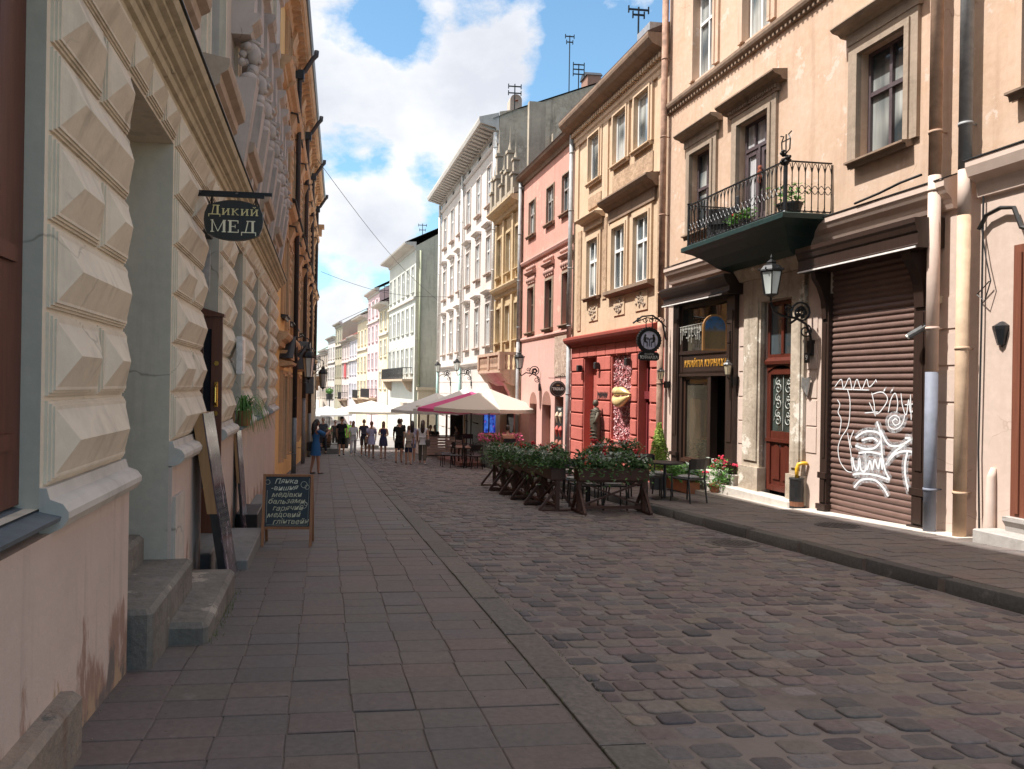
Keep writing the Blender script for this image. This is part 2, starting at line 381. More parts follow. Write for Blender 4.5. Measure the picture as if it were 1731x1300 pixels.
# ------------------------------------------------------------ ground
def col_jit(c, a, r): 
    k = 1+r.uniform(-a, a)*.8; return tuple(max(0, x*k*(1+r.uniform(-.03, .03))) for x in c)
def ground_sheet():
    m = MB(); ys = [-15, -5] + [i*2 for i in range(0, 70)] + [180, 400, 1500]; xs = [-900, -60, -12, -4, 1, 4, 7, 12, 60, 900]
    for y in ys:
        for x in xs: m.v.append((x, y, gz(y)-.008))
    n = len(xs)
    for i in range(len(ys)-1):
        for j in range(n-1): m.f.append((i*n+j, i*n+j+1, (i+1)*n+j+1, (i+1)*n+j)); m.m.append(0); m.sm.append(False)
    g = m.build('ground', plaster('sand_joint', (.205,.172,.152), (.13,.11,.098), dirt_amt=0, bumps=.8), recalc=False); tag(g, kind='structure')
ground_sheet()
def stones(name, mat, x0, x1, y0, y1, cw, cl, pal, gap, dome, r, zoff=0, lod=1e9, tilt=0, offs=True, rowdir='x', skipf=None, jit=.2, cross=None, thick=.05):
    m = MB(); cols = []; m.smooth = True
    y = y0
    while y < y1:
        dy = cl*r.uniform(1-jit*.6, 1+jit*.6); x = x0 + (r.uniform(-.5, 0)*cw if offs else 0); wob = r.uniform(0, 6)
        while x < x1-.02:
            dx = cw*r.uniform(1-jit, 1+jit); a, b = max(x, x0), min(x+dx, x1)
            if x1-b < cw*.35: b = x1
            x += dx
            if b-a < cw*.3: continue
            if b == x1: x = x1
            g = gap*r.uniform(.6, 1.5); xa, xb, ya, yb = a+g/2, b-g/2, y+g/2, y+dy-g/2
            if skipf and skipf((xa+xb)/2, (ya+yb)/2): continue
            yo = .018*sin(xa*1.7+wob)*(dome > .004)
            z = zoff + r.gauss(0, dome*(.6 if thick < .1 else .3)); tx, ty = r.gauss(0, tilt), r.gauss(0, tilt); mx_, my = (xa+xb)/2, (ya+yb)/2
            def P(px, py, h):
                return (px, py+yo, gz(py)+z+h+(px-mx_)*tx+(py-my)*ty+(cross(px) if cross else 0))
            jc = dome*.9
            c4 = [(xa+r.uniform(-jc,jc),ya+r.uniform(-jc,jc)),(xb+r.uniform(-jc,jc),ya+r.uniform(-jc,jc)),(xb+r.uniform(-jc,jc),yb+r.uniform(-jc,jc)),(xa+r.uniform(-jc,jc),yb+r.uniform(-jc,jc))]
            near = y < lod; k0 = len(m.v); ring = []
            if near and dome > .004:
                for i in range(4):
                    p, q = c4[i], c4[(i+1)%4]; ring += [(p[0]*.86+q[0]*.14, p[1]*.86+q[1]*.14), (p[0]*.14+q[0]*.86, p[1]*.14+q[1]*.86)]
            else: ring = c4
            n = len(ring)
            lv = [(0, -thick), (.0, -dome*.9), (.10, -dome*.25), (.3, 0)] if near and dome > .004 else [(0, -thick), (0, -.003-dome*.3), (.03 if dome <= .004 else .12, 0)]
            for ins, h in lv:
                for px, py in ring: m.v.append(P(px+(mx_-px)*ins, py+(my-py)*ins, h))
            for q in range(len(lv)-1):
                for i in range(n): m.f.append((k0+q*n+i, k0+q*n+(i+1)%n, k0+(q+1)*n+(i+1)%n, k0+(q+1)*n+i)); m.m.append(0); m.sm.append(dome > .004)
            m.f.append(tuple(k0+(len(lv)-1)*n+i for i in range(n))); m.m.append(0); m.sm.append(dome > .004)
            c = col_jit(r.choices([p[0] for p in pal], [p[1] for p in pal])[0], .16 if dome > .004 else .07, r); cols += [c]*(len(m.v)-k0)
        y += dy
    return m.build(name, mat, recalc=False, cols=cols)
r_ = random.Random(3)
cobp = [((.125,.115,.116),4),((.17,.13,.122),5),((.185,.155,.132),3),((.088,.08,.084),3),((.20,.165,.13),1.0),((.145,.108,.104),3),((.19,.175,.165),1.5)]
MH = [(5.45, 9.35, .36)]
o = stones('cobbled_road', attrmat('cobble', .72, .3, .5, .4), 1.6, 5.86, -.6, 47, .205, .168, [(tuple(.8*q+.2*w for q, w in zip([.84*x for x in k], (.125,.106,.104))), n) for k, n in cobp], .022, .0075, r_, lod=20, tilt=.012, skipf=lambda x, y: any((x-a)**2+(y-b)**2 < c*c for a, b, c in MH))
tag(o, kind='structure')
pavp = [((.130,.108,.098),5),((.126,.106,.098),4),((.137,.111,.099),3),((.121,.104,.097),2),((.142,.110,.096),1)]
o = stones('pavement_left', attrmat('paver', .7, .22, .35, .4), -1.9, 1.325, -.6, 47, .345, .255, pavp, .006, .003, r_, tilt=.004, offs=False, jit=.012); tag(o, kind='structure')
o = stones('kerb_left', attrmat('kerbstone', .8, .35, .6), 1.335, 1.585, -.6, 47, .25, 1.05, [((.125,.113,.102),1),((.14,.124,.11),1)], .012, .004, r_, zoff=.006, jit=.25, offs=False, tilt=.006); tag(o, kind='structure')
rx = lambda x: .02*(x-6)/2.4
o = stones('pavement_right', attrmat('paver', .7, .22, .35, .4), 6.08, 9.4, 0, 47, .30, .2, pavp, .008, .003, r_, zoff=.125, tilt=.006, jit=.05, cross=rx); tag(o, kind='structure')
o = stones('kerb_right', attrmat('kerbstone', .8, .35, .6), 5.87, 6.07, 0, 47, .25, 1.1, [((.075,.068,.06),1),((.06,.056,.05),1)], .014, .005, r_, zoff=.13, jit=.15, offs=False, tilt=.008, thick=.2); tag(o, kind='structure')
m = MB()
for y in range(0, 47): m.add([(5.90,y,gz(y)-.03),(5.90,y+1,gz(y+1)-.03),(5.90,y+1,gz(y+1)+.115),(5.90,y,gz(y)+.115),(9.4,y,gz(y)+.12),(9.4,y+1,gz(y+1)+.12)], [(0,1,2,3),(3,2,5,4)])
tag(m.build('pavement_bed_right', MATS['sand_joint'], recalc=False), kind='structure')
for y0, y1, n in ((47, 150, 'far_road'),):
    m = MB(); k = 40
    for i in range(k+1):
        y = y0+(y1-y0)*i/k; m.v += [(-20, y, gz(y)-.004), (14, y, gz(y)-.004)]
    for i in range(k): m.f.append((2*i, 2*i+1, 2*i+3, 2*i+2)); m.m.append(0); m.sm.append(False)
    tag(m.build(n, plaster('far_paving', (.26,.24,.225), (.2,.185,.175), dirt_amt=.1), recalc=False), kind='structure')
# manhole covers
def manhole(x, y, zoff, rad_, label):
    t = thing('manhole_cover', label, 'manhole cover', (x, y, gz(y)+zoff))
    t.rotation_euler = (-math.atan(.0528), 0, 0)
    m = MB(); m.lathe([(rad_, -.04), (rad_, .0), (rad_*.93, .002), (rad_*.92, -.006), (rad_*.0+.001, -.006)], n=28)
    iron = simple('cast_iron', (.10,.088,.08), .65, .3, .4)
    m.build('rim', iron, t)
    m = MB(); m.lathe([(rad_*.915, -.03), (rad_*.91, -.001), (.001, -.001)], n=28)
    for i in range(-4, 5):
        for j in range(-4, 5):
            if (i*i+j*j)*.0081*(rad_/.36)**2 < (rad_*.82)**2*1.0: m.box(i*.075-.025, i*.075+.025, j*.075-.025, j*.075+.025, -.003, .005)
    m.build('lid', iron, t)
manhole(5.45, 9.35, .0, .34, 'round iron manhole cover set in the cobbled road near the right kerb')
manhole(7.43, 9.96, .145, .3, 'round iron manhole cover in the right-hand pavement before the roller shutter')
# ------------------------------------------------------------ left side: rusticated building
FL = Fr((-1.25, 0), 0, left=True)      # s = y, d = +x out of the wall
FL.N = Vector((1, 0, 0))
cream = plaster('cream_plaster', (.74,.655,.525), (.65,.565,.455), dirt=(.30,.25,.19), dirt_amt=.65, bumps=.3, patch=(.60,.53,.44), patch_lim=.64)
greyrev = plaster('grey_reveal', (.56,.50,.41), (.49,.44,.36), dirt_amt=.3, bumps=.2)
ochrem = plaster('moulding_plaster', (.56,.48,.34), (.46,.39,.28), dirt=(.12,.10,.07), dirt_amt=.6, bumps=.25)
plinthm, pt0, pp0 = newmat('pink_plinth'); g0 = nd(pt0, 'ShaderNodeNewGeometry').outputs['Position']
c0 = mixc(pt0, ramp(pt0, noise(pt0, g0, 1.3, 8, .6), .35, .68), (.64,.50,.42), (.56,.44,.375))
c0 = mixc(pt0, ramp(pt0, noise(pt0, g0, 3.0, 7, .62, stretch=(3.5, 3.5, .22)), .54, .72, c1=(.6,)*3), c0, (.40,.31,.27))
sz = nd(pt0, 'ShaderNodeSeparateXYZ'); pt0.links.new(g0, sz.inputs[0])
def pm0(op, a, b):
    q = nd(pt0, 'ShaderNodeMath', operation=op)
    for i, x in enumerate((a, b)):
        if isinstance(x, (int, float)): q.inputs[i].default_value = x
        else: pt0.links.new(x, q.inputs[i])
    return q.outputs[0]
def wear(zlow, zspan, seed, stretch, lim, colr, soft=.05):
    global c0
    hgt = pm0('DIVIDE', pm0('SUBTRACT', zlow, pm0('ADD', sz.outputs['Z'], pm0('MULTIPLY', sz.outputs['Y'], .0528))), zspan)
    k = pm0('ADD', pm0('MULTIPLY', hgt, .28), noise(pt0, g0, 2.4, 9, .66, stretch=stretch, off=(seed, seed*2, seed)))
    c0 = mixc(pt0, ramp(pt0, k, lim, lim+soft), c0, colr)
wear(.75, .75, 1.7, (3, 1.6, .5), .66, (.34,.21,.155), .07); wear(.45, .5, 4.1, (2, 1.2, .7), .72, (.17,.14,.12), .06); wear(1.1, 1.0, 7.7, (2.5, 2, .5), .80, (.44,.30,.19), .03)
pt0.links.new(c0, pp0.inputs['Base Color']); pp0.inputs['Roughness'].default_value = .92; b0 = bump(pt0, pp0, noise(pt0, g0, 60, 4, .7), .2, .004); bump(pt0, pp0, noise(pt0, g0, 6, 7, .62), .5, .02, b0)
whitew = plaster('pale_wall', (.60,.53,.46), (.53,.47,.41), dirt_amt=.25, bumps=.15)
brownw = wood('brown_door_wood', (.13,.042,.026), (.08,.026,.017))
bl1 = thing('townhouse', 'cream rusticated townhouse with diamond-cut stone blocks on the left', 'building', (-1.25, 8, 0))
gaps = [(4.75, 6.15), (7.58, 8.75), (10.0, 11.2), (12.5, 13.7), (15.1, 16.3)]
piers = [(-6, .9), (3.44, 4.75), (6.15, 7.58), (8.75, 10.0), (11.2, 12.5), (13.7, 15.1), (16.3, 18.4)]
gaps_all = [(.9, 3.44)] + gaps
JZ = [1.07+.397*i for i in range(7)]   # course joints up to 3.45
m = MB(); holes = []
for i, (a, b) in enumerate(gaps_all): holes.append((a, b, (-.6 if i in (1, 2) else .98), 3.47, .175 if i == 0 else .42 if i != 1 else .55))
skin(m, -6, 18.4, .98, 3.8, holes); m.build('wall', cream, bl1, FL)
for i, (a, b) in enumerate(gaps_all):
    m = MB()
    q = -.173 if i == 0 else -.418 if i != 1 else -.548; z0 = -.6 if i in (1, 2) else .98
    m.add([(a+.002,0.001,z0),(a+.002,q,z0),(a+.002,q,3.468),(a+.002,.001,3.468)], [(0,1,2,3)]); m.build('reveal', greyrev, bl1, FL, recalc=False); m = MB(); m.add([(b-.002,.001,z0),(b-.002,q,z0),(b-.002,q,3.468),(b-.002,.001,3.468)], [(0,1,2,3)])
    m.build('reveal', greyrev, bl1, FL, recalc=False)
# rustication: each course of each pier is two blocks or one, each a pyramid-cut block on stepped fillets
m = MB()
def diamond(a, b, z0, z1, cap=.072, e=.0):
    w0 = .028
    for k, (ins, d) in enumerate(((0.014, .014), (.03, .026), (.046, .036))):
        m.box(a+ins, b-ins, -.01, d, z0+ins*.8, z1-ins*.8)
    a, b, z0, z1 = a+.062, b-.062, z0+.052, z1-.052; h = (z1-z0)/2*.92; h = min(h, (b-a)*.42); zm = (z0+z1)/2
    m.add([(a,.036,z0),(b,.036,z0),(b,.036,z1),(a,.036,z1),(a+h,.03+cap,zm),(b-h,.03+cap,zm)], [(0,1,5,4),(1,2,5),(2,3,4,5),(3,0,4),(3,2,1,0)])
for pi_, (a, b) in enumerate(piers):
    if b < 1: continue
    a2, b2 = a+.03, b-.0
    for i in range(6):
        z0, z1 = JZ[i]-.0, JZ[i+1]
        if i % 2 == 0 or b-a > 1.8: 
            if b-a > 1.8: diamond(a2, (a2+b2)/2, z0, z1); diamond((a2+b2)/2, b2, z0, z1)
            else: diamond(a2, b2, z0, z1)
        else:
            mid = a2+(b2-a2)*.56; diamond(a2, mid, z0, z1); diamond(mid, b2, z0, z1)
    diamond(a2, b2, JZ[6], 3.78, .065)
for a, b in gaps_all:
    n = 3 if b-a < 2 else 5
    for k in range(n): diamond(a+(b-a)*k/n, a+(b-a)*(k+1)/n, JZ[6]+.03, 3.78, .06)
m.build('rustication', cream, bl1, FL)
# torus moulding above the plinth, plinth
mgrey = plaster('moulding_grey', (.60,.55,.49), (.5,.46,.41), dirt_amt=.4, bumps=.15)
tor = [(0,.86),(.05,.87),(.10,.895),(.125,.935),(.125,.965),(.10,1.0),(.045,1.02),(.03,1.07),(0,1.07)]
for a, b in piers: MB().prism(tor, a, b).build('base_moulding', mgrey, bl1, FL)
edges = [(-6, 4.75), (6.15, 7.58), (8.75, 18.4)]
for i, (a, b) in enumerate(edges): MB().box(a, b, -.4, .052 if i == 0 else .03, -1.6, .87).build('plinth', plinthm, bl1, FL)
m = MB(); m.box(6.16, 6.55, -.3, .06, -.6, .62); m.box(6.152, 6.2, -.5, .05, -.6, .58); m.build('plinth_patch', whitew, bl1, FL)
# cornice between floors
m = MB()
cor = [(0,3.72),(.03,3.74),(.03,3.79),(.06,3.80),(.07,3.85),(.09,3.86),(.09,3.89),(.13,3.90),(.15,3.94),(.19,3.955),(.19,3.985),(.235,4.0),(.25,4.04),(.25,4.065),(0,4.1)]
m.prism(cor, -6, 18.4); m.build('cornice', ochrem, bl1, FL)
m = MB(); m.prism([(-.0,4.1),(.27,4.067),(.27,4.078),(0,4.115)], -6, 18.42); m.build('cornice_flashing', simple('dark_lead', (.05,.05,.052), .5, .4), bl1, FL)
# windows of the ground floor
panem = glass('window_glass', (.02,.025,.03), .03)
def cas(m, a, b, z0, z1, d0, d1, fw=.06, cols=2, trans=None):
    m.box(a, a+fw, d0, d1, z0, z1); m.box(b-fw, b, d0, d1, z0, z1); m.box(a+fw, b-fw, d0, d1, z1-fw, z1); m.box(a+fw, b-fw, d0, d1, z0, z0+fw)
    zt = z0+(z1-z0)*trans if trans else None
    for i in range(1, cols):
        x = a+(b-a)*i/cols
        if zt: m.box(x-fw*.5, x+fw*.5, d0+.003, d1+.006, z0+fw, zt-fw*.6); m.box(x-fw*.5, x+fw*.5, d0+.003, d1+.006, zt+fw*.6, z1-fw)
        else: m.box(x-fw*.5, x+fw*.5, d0+.003, d1+.006, z0+fw, z1-fw)
    if zt: m.box(a+fw, b-fw, d0+.002, d1+.014, zt-fw*.6, zt+fw*.6)
for i, (a, b) in enumerate(gaps_all):
    if i in (1, 2): continue
    D0 = .245 if i == 0 else 0
    m = MB(); cas(m, a+.001, b-.001, 1.0, 3.46, -.42+D0, -.33+D0, .26 if i == 0 else .07, 3 if i == 0 else 2, .62)
    if i == 0:
        for z in (1.25, 2.05): m.box(a+.1, b-.1, -.4+D0, -.31+D0, z, z+.07)
    wd = m.build('window', brownw, bl1, FL, (0, 0, 0)); MB().box(a+.05, b-.05, -.42+D0, -.39+D0, 1.04, 3.42).build('pane', panem, wd, FL)
    sill = MB().prism([(-.4+D0,1.0),(-.4+D0,.955),(.09 if i == 0 else .15,.925),(.095 if i == 0 else .16,.945)], a-.04 if i else a, b+.06).build('sill', simple('sill_metal', (.17,.19,.21), .5, .3), wd, FL)
# niche back wall with door
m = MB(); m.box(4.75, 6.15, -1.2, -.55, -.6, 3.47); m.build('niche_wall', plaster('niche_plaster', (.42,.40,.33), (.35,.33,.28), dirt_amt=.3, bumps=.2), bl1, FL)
# door bay: frame, open leaf with glass, transom
a, b = 7.58, 8.75
m = MB(); m.box(a, a+.12, -.42, -.2, -.5, 3.46); m.box(b-.09, b, -.42, -.2, -.5, 3.46); m.box(a+.12, b-.09, -.42, -.2, 2.32, 2.46); m.box(a+.12, b-.09, -.42, -.26, 3.3, 3.46); m.box((a+b)/2-.04, (a+b)/2+.04, -.4, -.24, 2.46, 3.3)
df = m.build('door_frame', brownw, bl1, FL)
MB().box(a+.1, b-.08, -.41, -.36, 2.46, 3.32).build('pane', panem, df, FL)
m = MB(); lx0, lx1 = -.24, .07     # open leaf standing out at the far jamb, seen from the street
y = b-.12
m.box(y, y+.055, lx0, lx0+.1, -.35, 2.3); m.box(y, y+.055, lx1-.12, lx1, -.35, 2.3); m.box(y, y+.055, lx0+.1, lx1-.12, 2.16, 2.3); m.box(y, y+.055, lx0+.1, lx1-.12, -.35, .35); m.prism([(lx0,2.3),(lx1+.02,2.3),(lx1+.02,2.33),(lx0,2.42)], y-.03, y+.09)
dl = m.build('door', wood('brown_leaf_wood', (.16,.055,.028), (.10,.033,.018)), bl1, FL)
MB().box(y+.02, y+.034, lx0+.1, lx1-.12, .35, 2.16).build('pane', panem, dl, FL)
brass = simple('brass', (.75,.48,.13), .25, 1.0, .1)
m = MB(); m.bbox(y-.012, y, lx1-.085, lx1-.04, 1.27, 1.56, .004); m.tube([(y-.012,lx1-.062,1.30),(y-.06,lx1-.062,1.33),(y-.06,lx1-.062,1.49),(y-.012,lx1-.062,1.52)], .014, 8); m.build('handle', brass, dl, FL)
m = MB()
for z in (1.77, 1.2): m.tube([(y-.012,lx1-.062,z),(y-.002,lx1-.062,z)], .028, 12)
m.build('lock_plate', brass, dl, FL)
MB().box(y-.2, y-.18, -.36, -.05, 2.55, 3.02).build('notice_plate', simple('notice_grey', (.50,.46,.42), .5), df, FL)
MB().box(a+.06, b-.1, -.3, -.06, 3.18, 3.40).build('lintel_box', simple('lintel_black', (.025,.02,.02), .5), df, FL)
# upper floors
m = MB(); W2 = []
bays = [5.45, 8.0, 10.5, 13.1, 15.7]
wh = [(c-.5, c+.5, 4.75, 6.9, .28) for c in bays+[.3, 2.9]] + [(c-.5, c+.5, 8.3, 10.4, .28) for c in bays] + [(c-.48, c+.48, 11.3, 12.9, .28) for c in bays]
skin(m, -6, 18.4, 4.1, 13.7, wh); m.build('upper_wall', plaster('upper_cream', (.56,.50,.44), (.49,.44,.39), dirt_amt=.25, bumps=.15), bl1, FL)
whitef = simple('white_paint', (.72,.72,.70), .45, 0, .08, bumps=0)
def make_win(bld, fr, s, z0, w_, h, d=0, dep=.2, matf=None, matg=None, fw=.055, cols=2, trans=.62, sill=None, sillmat=None, first=None, trim=None, trimmat=None, hood=None, extra=None):
    """window part with frame; children pane, sill, surround, hood"""
    m = MB(); cas(m, -w_/2, w_/2, 0, h, -dep+.01, -dep+.075, fw, cols, trans)
    wn_ = m.build('window', matf, bld, fr, (s, d, z0))
    MB().box(-w_/2+fw*.4, w_/2-fw*.4, -dep-.005, -dep+.03, fw*.4, h-fw*.4).build('pane', matg, wn_, fr, (s, d, z0))
    if sill: MB().prism([(-.05,0.01),(-.05,-.06),(sill*.6,-.13),(sill*.7,-.06),(sill,-.05),(sill,-.02)], -w_/2-.12, w_/2+.12).build('sill', sillmat, wn_, fr, (s, d, z0))
    if trim:
        t_, td = trim; m = MB(); m.box(-w_/2-t_, -w_/2, -.0, td, 0, h+t_); m.box(w_/2, w_/2+t_, 0, td, 0, h+t_); m.box(-w_/2, w_/2, 0, td, h, h+t_)
        m.box(-w_/2-t_*.4, -w_/2, td, td*1.5, 0, h+t_*.4); m.box(w_/2, w_/2+t_*.4, td, td*1.5, 0, h+t_*.4); m.box(-w_/2, w_/2, td, td*1.5, h, h+t_*.4)
        m.build('surround', trimmat, wn_, fr, (s, d, z0))
    if hood:
        hz, hh, hd, hw = hood; m = MB()   # frieze then projecting cornice
        m.box(-hw+.1, hw-.1, 0, hd*.25, h+hz, h+hz+hh*.6)
        m.prism([(0,h+hz+hh*.5),(hd*.35,h+hz+hh*.55),(hd*.5,h+hz+hh*.68),(hd*.85,h+hz+hh*.76),(hd,h+hz+hh*.9),(hd,h+hz+hh*.96),(0,h+hz+hh)], -hw, hw)
        m.build('hood', trimmat, wn_, fr, (s, d, z0))
    return wn_
def put_win(src, bld, fr, ds, dz):
    return dup(src, bld, fr.v(ds, 0, dz))
w1 = make_win(bl1, FL, 8.0, 4.75, 1.0, 2.15, dep=.27, matf=whitef, matg=panem, trim=(.14,.05), trimmat=cream)
for c in bays:
    if c != 8.0: put_win(w1, bl1, FL, c-8.0, 0)
for c in (.3, 2.9): put_win(w1, bl1, FL, c-8.0, 0)
w2 = make_win(bl1, FL, 13.1, 8.3, 1.0, 2.1, dep=.27, matf=whitef, matg=panem, trim=(.14,.05), trimmat=cream, hood=(.14,.5,.45,.95))
for c in bays:
    if c != 13.1: put_win(w2, bl1, FL, c-13.1, 0)
w3 = make_win(bl1, FL, 13.1, 11.3, .96, 1.6, dep=.27, matf=whitef, matg=panem)
for c in bays:
    if c != 13.1: put_win(w3, bl1, FL, c-13.1, 0)
# aprons under the first-floor windows
apm = plaster('apron_plaster', (.47,.37,.29), (.40,.31,.24), dirt=(.12,.09,.07), dirt_amt=.5, bumps=.2)
for c in bays:
    m = MB(); m.prism([(0,4.12),(.13,4.14),(.15,4.4),(.19,4.43),(.2,4.52),(.27,4.56),(.285,4.62),(.285,4.67),(0,4.72)], c-.72, c+.72); m.build('apron', apm, bl1, FL)
# herms between the windows: tapering shaft, bust, capital
hm = plaster('herm_stone', (.53,.46,.42), (.44,.38,.35), dirt_amt=.4, bumps=.25)
def herm(c):
    m = MB(); k = 0
    m.add([(c-.10,0,4.12),(c+.10,0,4.12),(c+.10,.14,4.12),(c-.10,.14,4.12),(c-.16,0,5.42),(c+.16,0,5.42),(c+.16,.32,5.42),(c-.16,.32,5.42)], [(0,1,2,3),(4,5,6,7),(0,1,5,4),(1,2,6,5),(2,3,7,6),(3,0,4,7)])
    m.smooth = True
    m.ell((c,.21,5.44), (.165,.13,.09)); m.tube([(c,.24,5.48),(c,.26,5.62)], [.085,.07], 10)
    m.ell((c,.27,5.76), (.078,.095,.135)); m.ell((c,.22,5.83), (.095,.115,.095)); m.tube([(c,.355,5.81),(c,.395,5.755),(c,.36,5.735)], [.018,.026,.02], 6); m.ell((c,.335,5.68), (.042,.042,.035), 8, 5); m.tube([(c,.12,5.72),(c,.14,5.86),(c,.24,5.95),(c,.35,5.90)], [.02,.04,.045,.02], 6)
    for q in range(7): m.ell((c-.13+.26*((q*3)%7)/6,.13+.03*(q%3),5.62+.045*q), (.05,.06,.055), 6, 4)
    m.build('herm', hm, bl1, FL)
    m = MB(); m.prism([(0,5.94),(.24,5.94),(.27,6.0),(.25,6.05),(.33,6.12),(.36,6.16),(.36,6.2),(.28,6.22),(.28,7.0),(.36,7.05),(.40,7.12),(.40,7.18),(0,7.2)], c-.2, c+.2); m.build('capital', hm, bl1, FL)
for k in range(9): herm(9.7+.98*k)
for z, p in ((7.25, .3), (10.75, .22)): MB().prism([(0,z),(p*.4,z+.03),(p*.5,z+.12),(p,z+.2),(p,z+.25),(0,z+.3)], -6, 18.4).build('string_course', hm, bl1, FL)
m = MB(); m.prism([(0,13.4),(.15,13.45),(.2,13.6),(.45,13.72),(.5,13.85),(.5,13.92),(0,14.0)], -6, 18.4); m.build('eaves_cornice', ochrem, bl1, FL)
m = MB(); m.box(-6, 18.38, -9, -.56, -2.5, 13.7); m.build('core', simple('dark_interior', (.02,.018,.017), .9, bumps=0), bl1, FL)
roofm = plaster('dark_roof', (.09,.055,.045), (.06,.05,.045), bumps=.4)
m = MB(); m.prism([(.5,13.93),(.5,13.98),(-4.5,15.7),(-9.5,13.9)], -6.1, 18.45); m.build('roof', roofm, bl1, FL)

# ------------------------------------------------------------ left side: ochre ornate building
AY = -math.atan(.0200)
FY = Fr((-1.25, 18.46), 0); FY.S = Vector((sin(.02), cos(.02), 0)); FY.N = Vector((cos(.02), -sin(.02), 0))
bl2 = thing('townhouse', 'tall ochre townhouse with dark drainpipes and ornate brown trim behind the cream one', 'building', (-1.25, 18.46, 0))
ochre = plaster('ochre_plaster', (.80,.52,.22), (.72,.45,.19), dirt=(.4,.22,.08), dirt_amt=.3, bumps=.2)
otrim = plaster('ochre_trim', (.60,.39,.23), (.50,.32,.19), dirt=(.2,.11,.05), dirt_amt=.45, bumps=.5)
stonep = plaster('stone_pier', (.52,.42,.31), (.44,.35,.26), dirt_amt=.5, bumps=.5)
lead = simple('dark_lead', (.05,.05,.052), .5, .4)
oc = [2.0, 4.2, 6.6, 9.2, 12.0, 14.6, 17.2, 19.8, 22.0]
hz = []
for c in oc: hz += [(c-.45, c+.45, -.55, 1.75, .25), (c-.45, c+.45, 3.4, 5.5, .25), (c-.45, c+.45, 6.7, 8.7, .25), (c-.42, c+.42, 9.8, 11.2, .25)]
m = MB(); skin(m, .003, 23.6, -2.6, 11.95, hz); m.build('wall', ochre, bl2, FY)
MB().box(.01, 23.59, -8, -.26, -3, 11.95).build('core', MATS['dark_interior'], bl2, FY)
dkw = simple('dark_window_paint', (.10,.07,.05), .5)
base = None
for fl, (z0, h, kw) in enumerate(((-.55, 2.3, dict(trim=(.16,.09), hood=(.3,.4,.2,.7))), (3.4, 2.1, dict(trim=(.18,.08), hood=(.2,.6,.34,.85), sill=.2)), (6.7, 2.0, dict(trim=(.18,.08), hood=(.2,.6,.32,.85), sill=.2)), (9.8, 1.4, dict(trim=(.14,.09), sill=.15)))):
    base = make_win(bl2, FY, oc[0], z0, .9 if fl < 3 else .84, h, dep=.24, matf=dkw, matg=panem, trimmat=otrim, sillmat=lead, **kw)
    for c in oc[1:]: put_win(base, bl2, FY, c-oc[0], 0)
# moulded pilasters, bands, brackets with lead caps
for k, c in enumerate([(oc[i]+oc[i+1])/2 for i in range(8)]+[23.3]):
    m = MB()
    for z0, z1 in ((2.9, 6.0), (6.4, 9.2), (9.6, 11.6)):
        m.box(c-.26, c+.26, 0, .08, z0, z1-.5); m.box(c-.19, c+.19, .08, .12, z0+.2, z1-.7); m.prism([(0,z1-.5),(.12,z1-.48),(.14,z1-.35),(.2,z1-.2),(.24,z1-.1),(.24,z1),(0,z1)], c-.32, c+.32)
        m.smooth = True
        for q in range(5): m.ell((c, .12, z1-.75-q*.25), (.12,.06,.1), 8, 5)
        m.smooth = False
    m.build('pilaster', otrim, bl2, FY)
for z, p in ((2.45, .3), (6.05, .28), (9.25, .3)): MB().prism([(0,z),(p*.4,z+.04),(p*.45,z+.16),(p*.8,z+.22),(p,z+.32),(p,z+.38),(0,z+.42)], 0.0, 23.6).build('band', otrim, bl2, FY)
m = MB()
for c in [(oc[i]+oc[i+1])/2 for i in range(8)]: m = MB(); m.prism([(0,6.01),(.3,5.98),(.3,6.0),(0,6.06)], c-.38, c+.38); m.build('lead_flashing', lead, bl2, FY); m = MB(); m.prism([(0,9.21),(.3,9.18),(.3,9.2),(0,9.26)], c-.38, c+.38); m.build('lead_flashing', lead, bl2, FY)
for c in oc: m = MB(); m.prism([(0,6.42),(.38,6.34),(.38,6.36),(0,6.47)], c-.95, c+.95); m.build('lead_flashing', lead, bl2, FY)
for c in (2.0, 9.2, 17.2): MB().prism([(.0,2.0),(.34,2.05),(.36,2.12),(.0,2.2)], c-.8, c+.8).poly([(c-.8,2.2),(c+.8,2.2),(c,2.75)], 0, .3).build('door_pediment', otrim, bl2, FY)
for c in (2.0, 9.2, 17.2): m = MB(); m.bar((c-.86,.18,2.22), (c,.18,2.82), .38, .03); m.bar((c+.86,.18,2.22), (c,.18,2.82), .38, .03); m.build('pediment_flashing', lead, bl2, FY)
m = MB(); m.prism([(0,11.4),(.1,11.45),(.16,11.6),(.46,11.75),(.52,11.88),(.52,11.95),(0,12.05)], 0, 23.6)
for i in range(47): m.box(.15+i*.5, .38+i*.5, .1, .4, 11.58, 11.72)
m.build('eaves_cornice', otrim, bl2, FY)
m = MB(); m.prism([(.46,11.97),(.56,11.95),(.61,12.03),(.61,12.08),(.55,12.04),(.48,12.04)], -.05, 23.9); m.build('gutter', simple('zinc', (.25,.26,.27), .45, .6), bl2, FY)
m = MB(); m.prism([(.46,12.05),(-4,13.6),(-8.5,12.0)], -.02, 23.6); m.build('roof', roofm, bl2, FY)
m = MB(); m.box(16.2, 23.62, .0, .22, -2.6, 2.4)
for k in range(10): m.box(16.18, 23.64, .21, .235, -2.4+k*.48, -2.02+k*.48)
m.build('stone_pier', stonep, bl2, FY)
m = MB()
m.box(23.3, 24.1, .2, .75, 1.75, 2.0); m.box(23.4, 24.0, .2, .55, 1.45, 1.75); m.box(23.4, 24.0, .1, .35, 1.2, 1.45); m.box(23.3, 23.8, .1, .55, 10.3, 10.5); m.box(23.35, 23.75, .1, .42, 9.9, 10.3); m.build('corner_corbel', otrim, bl2, FY)
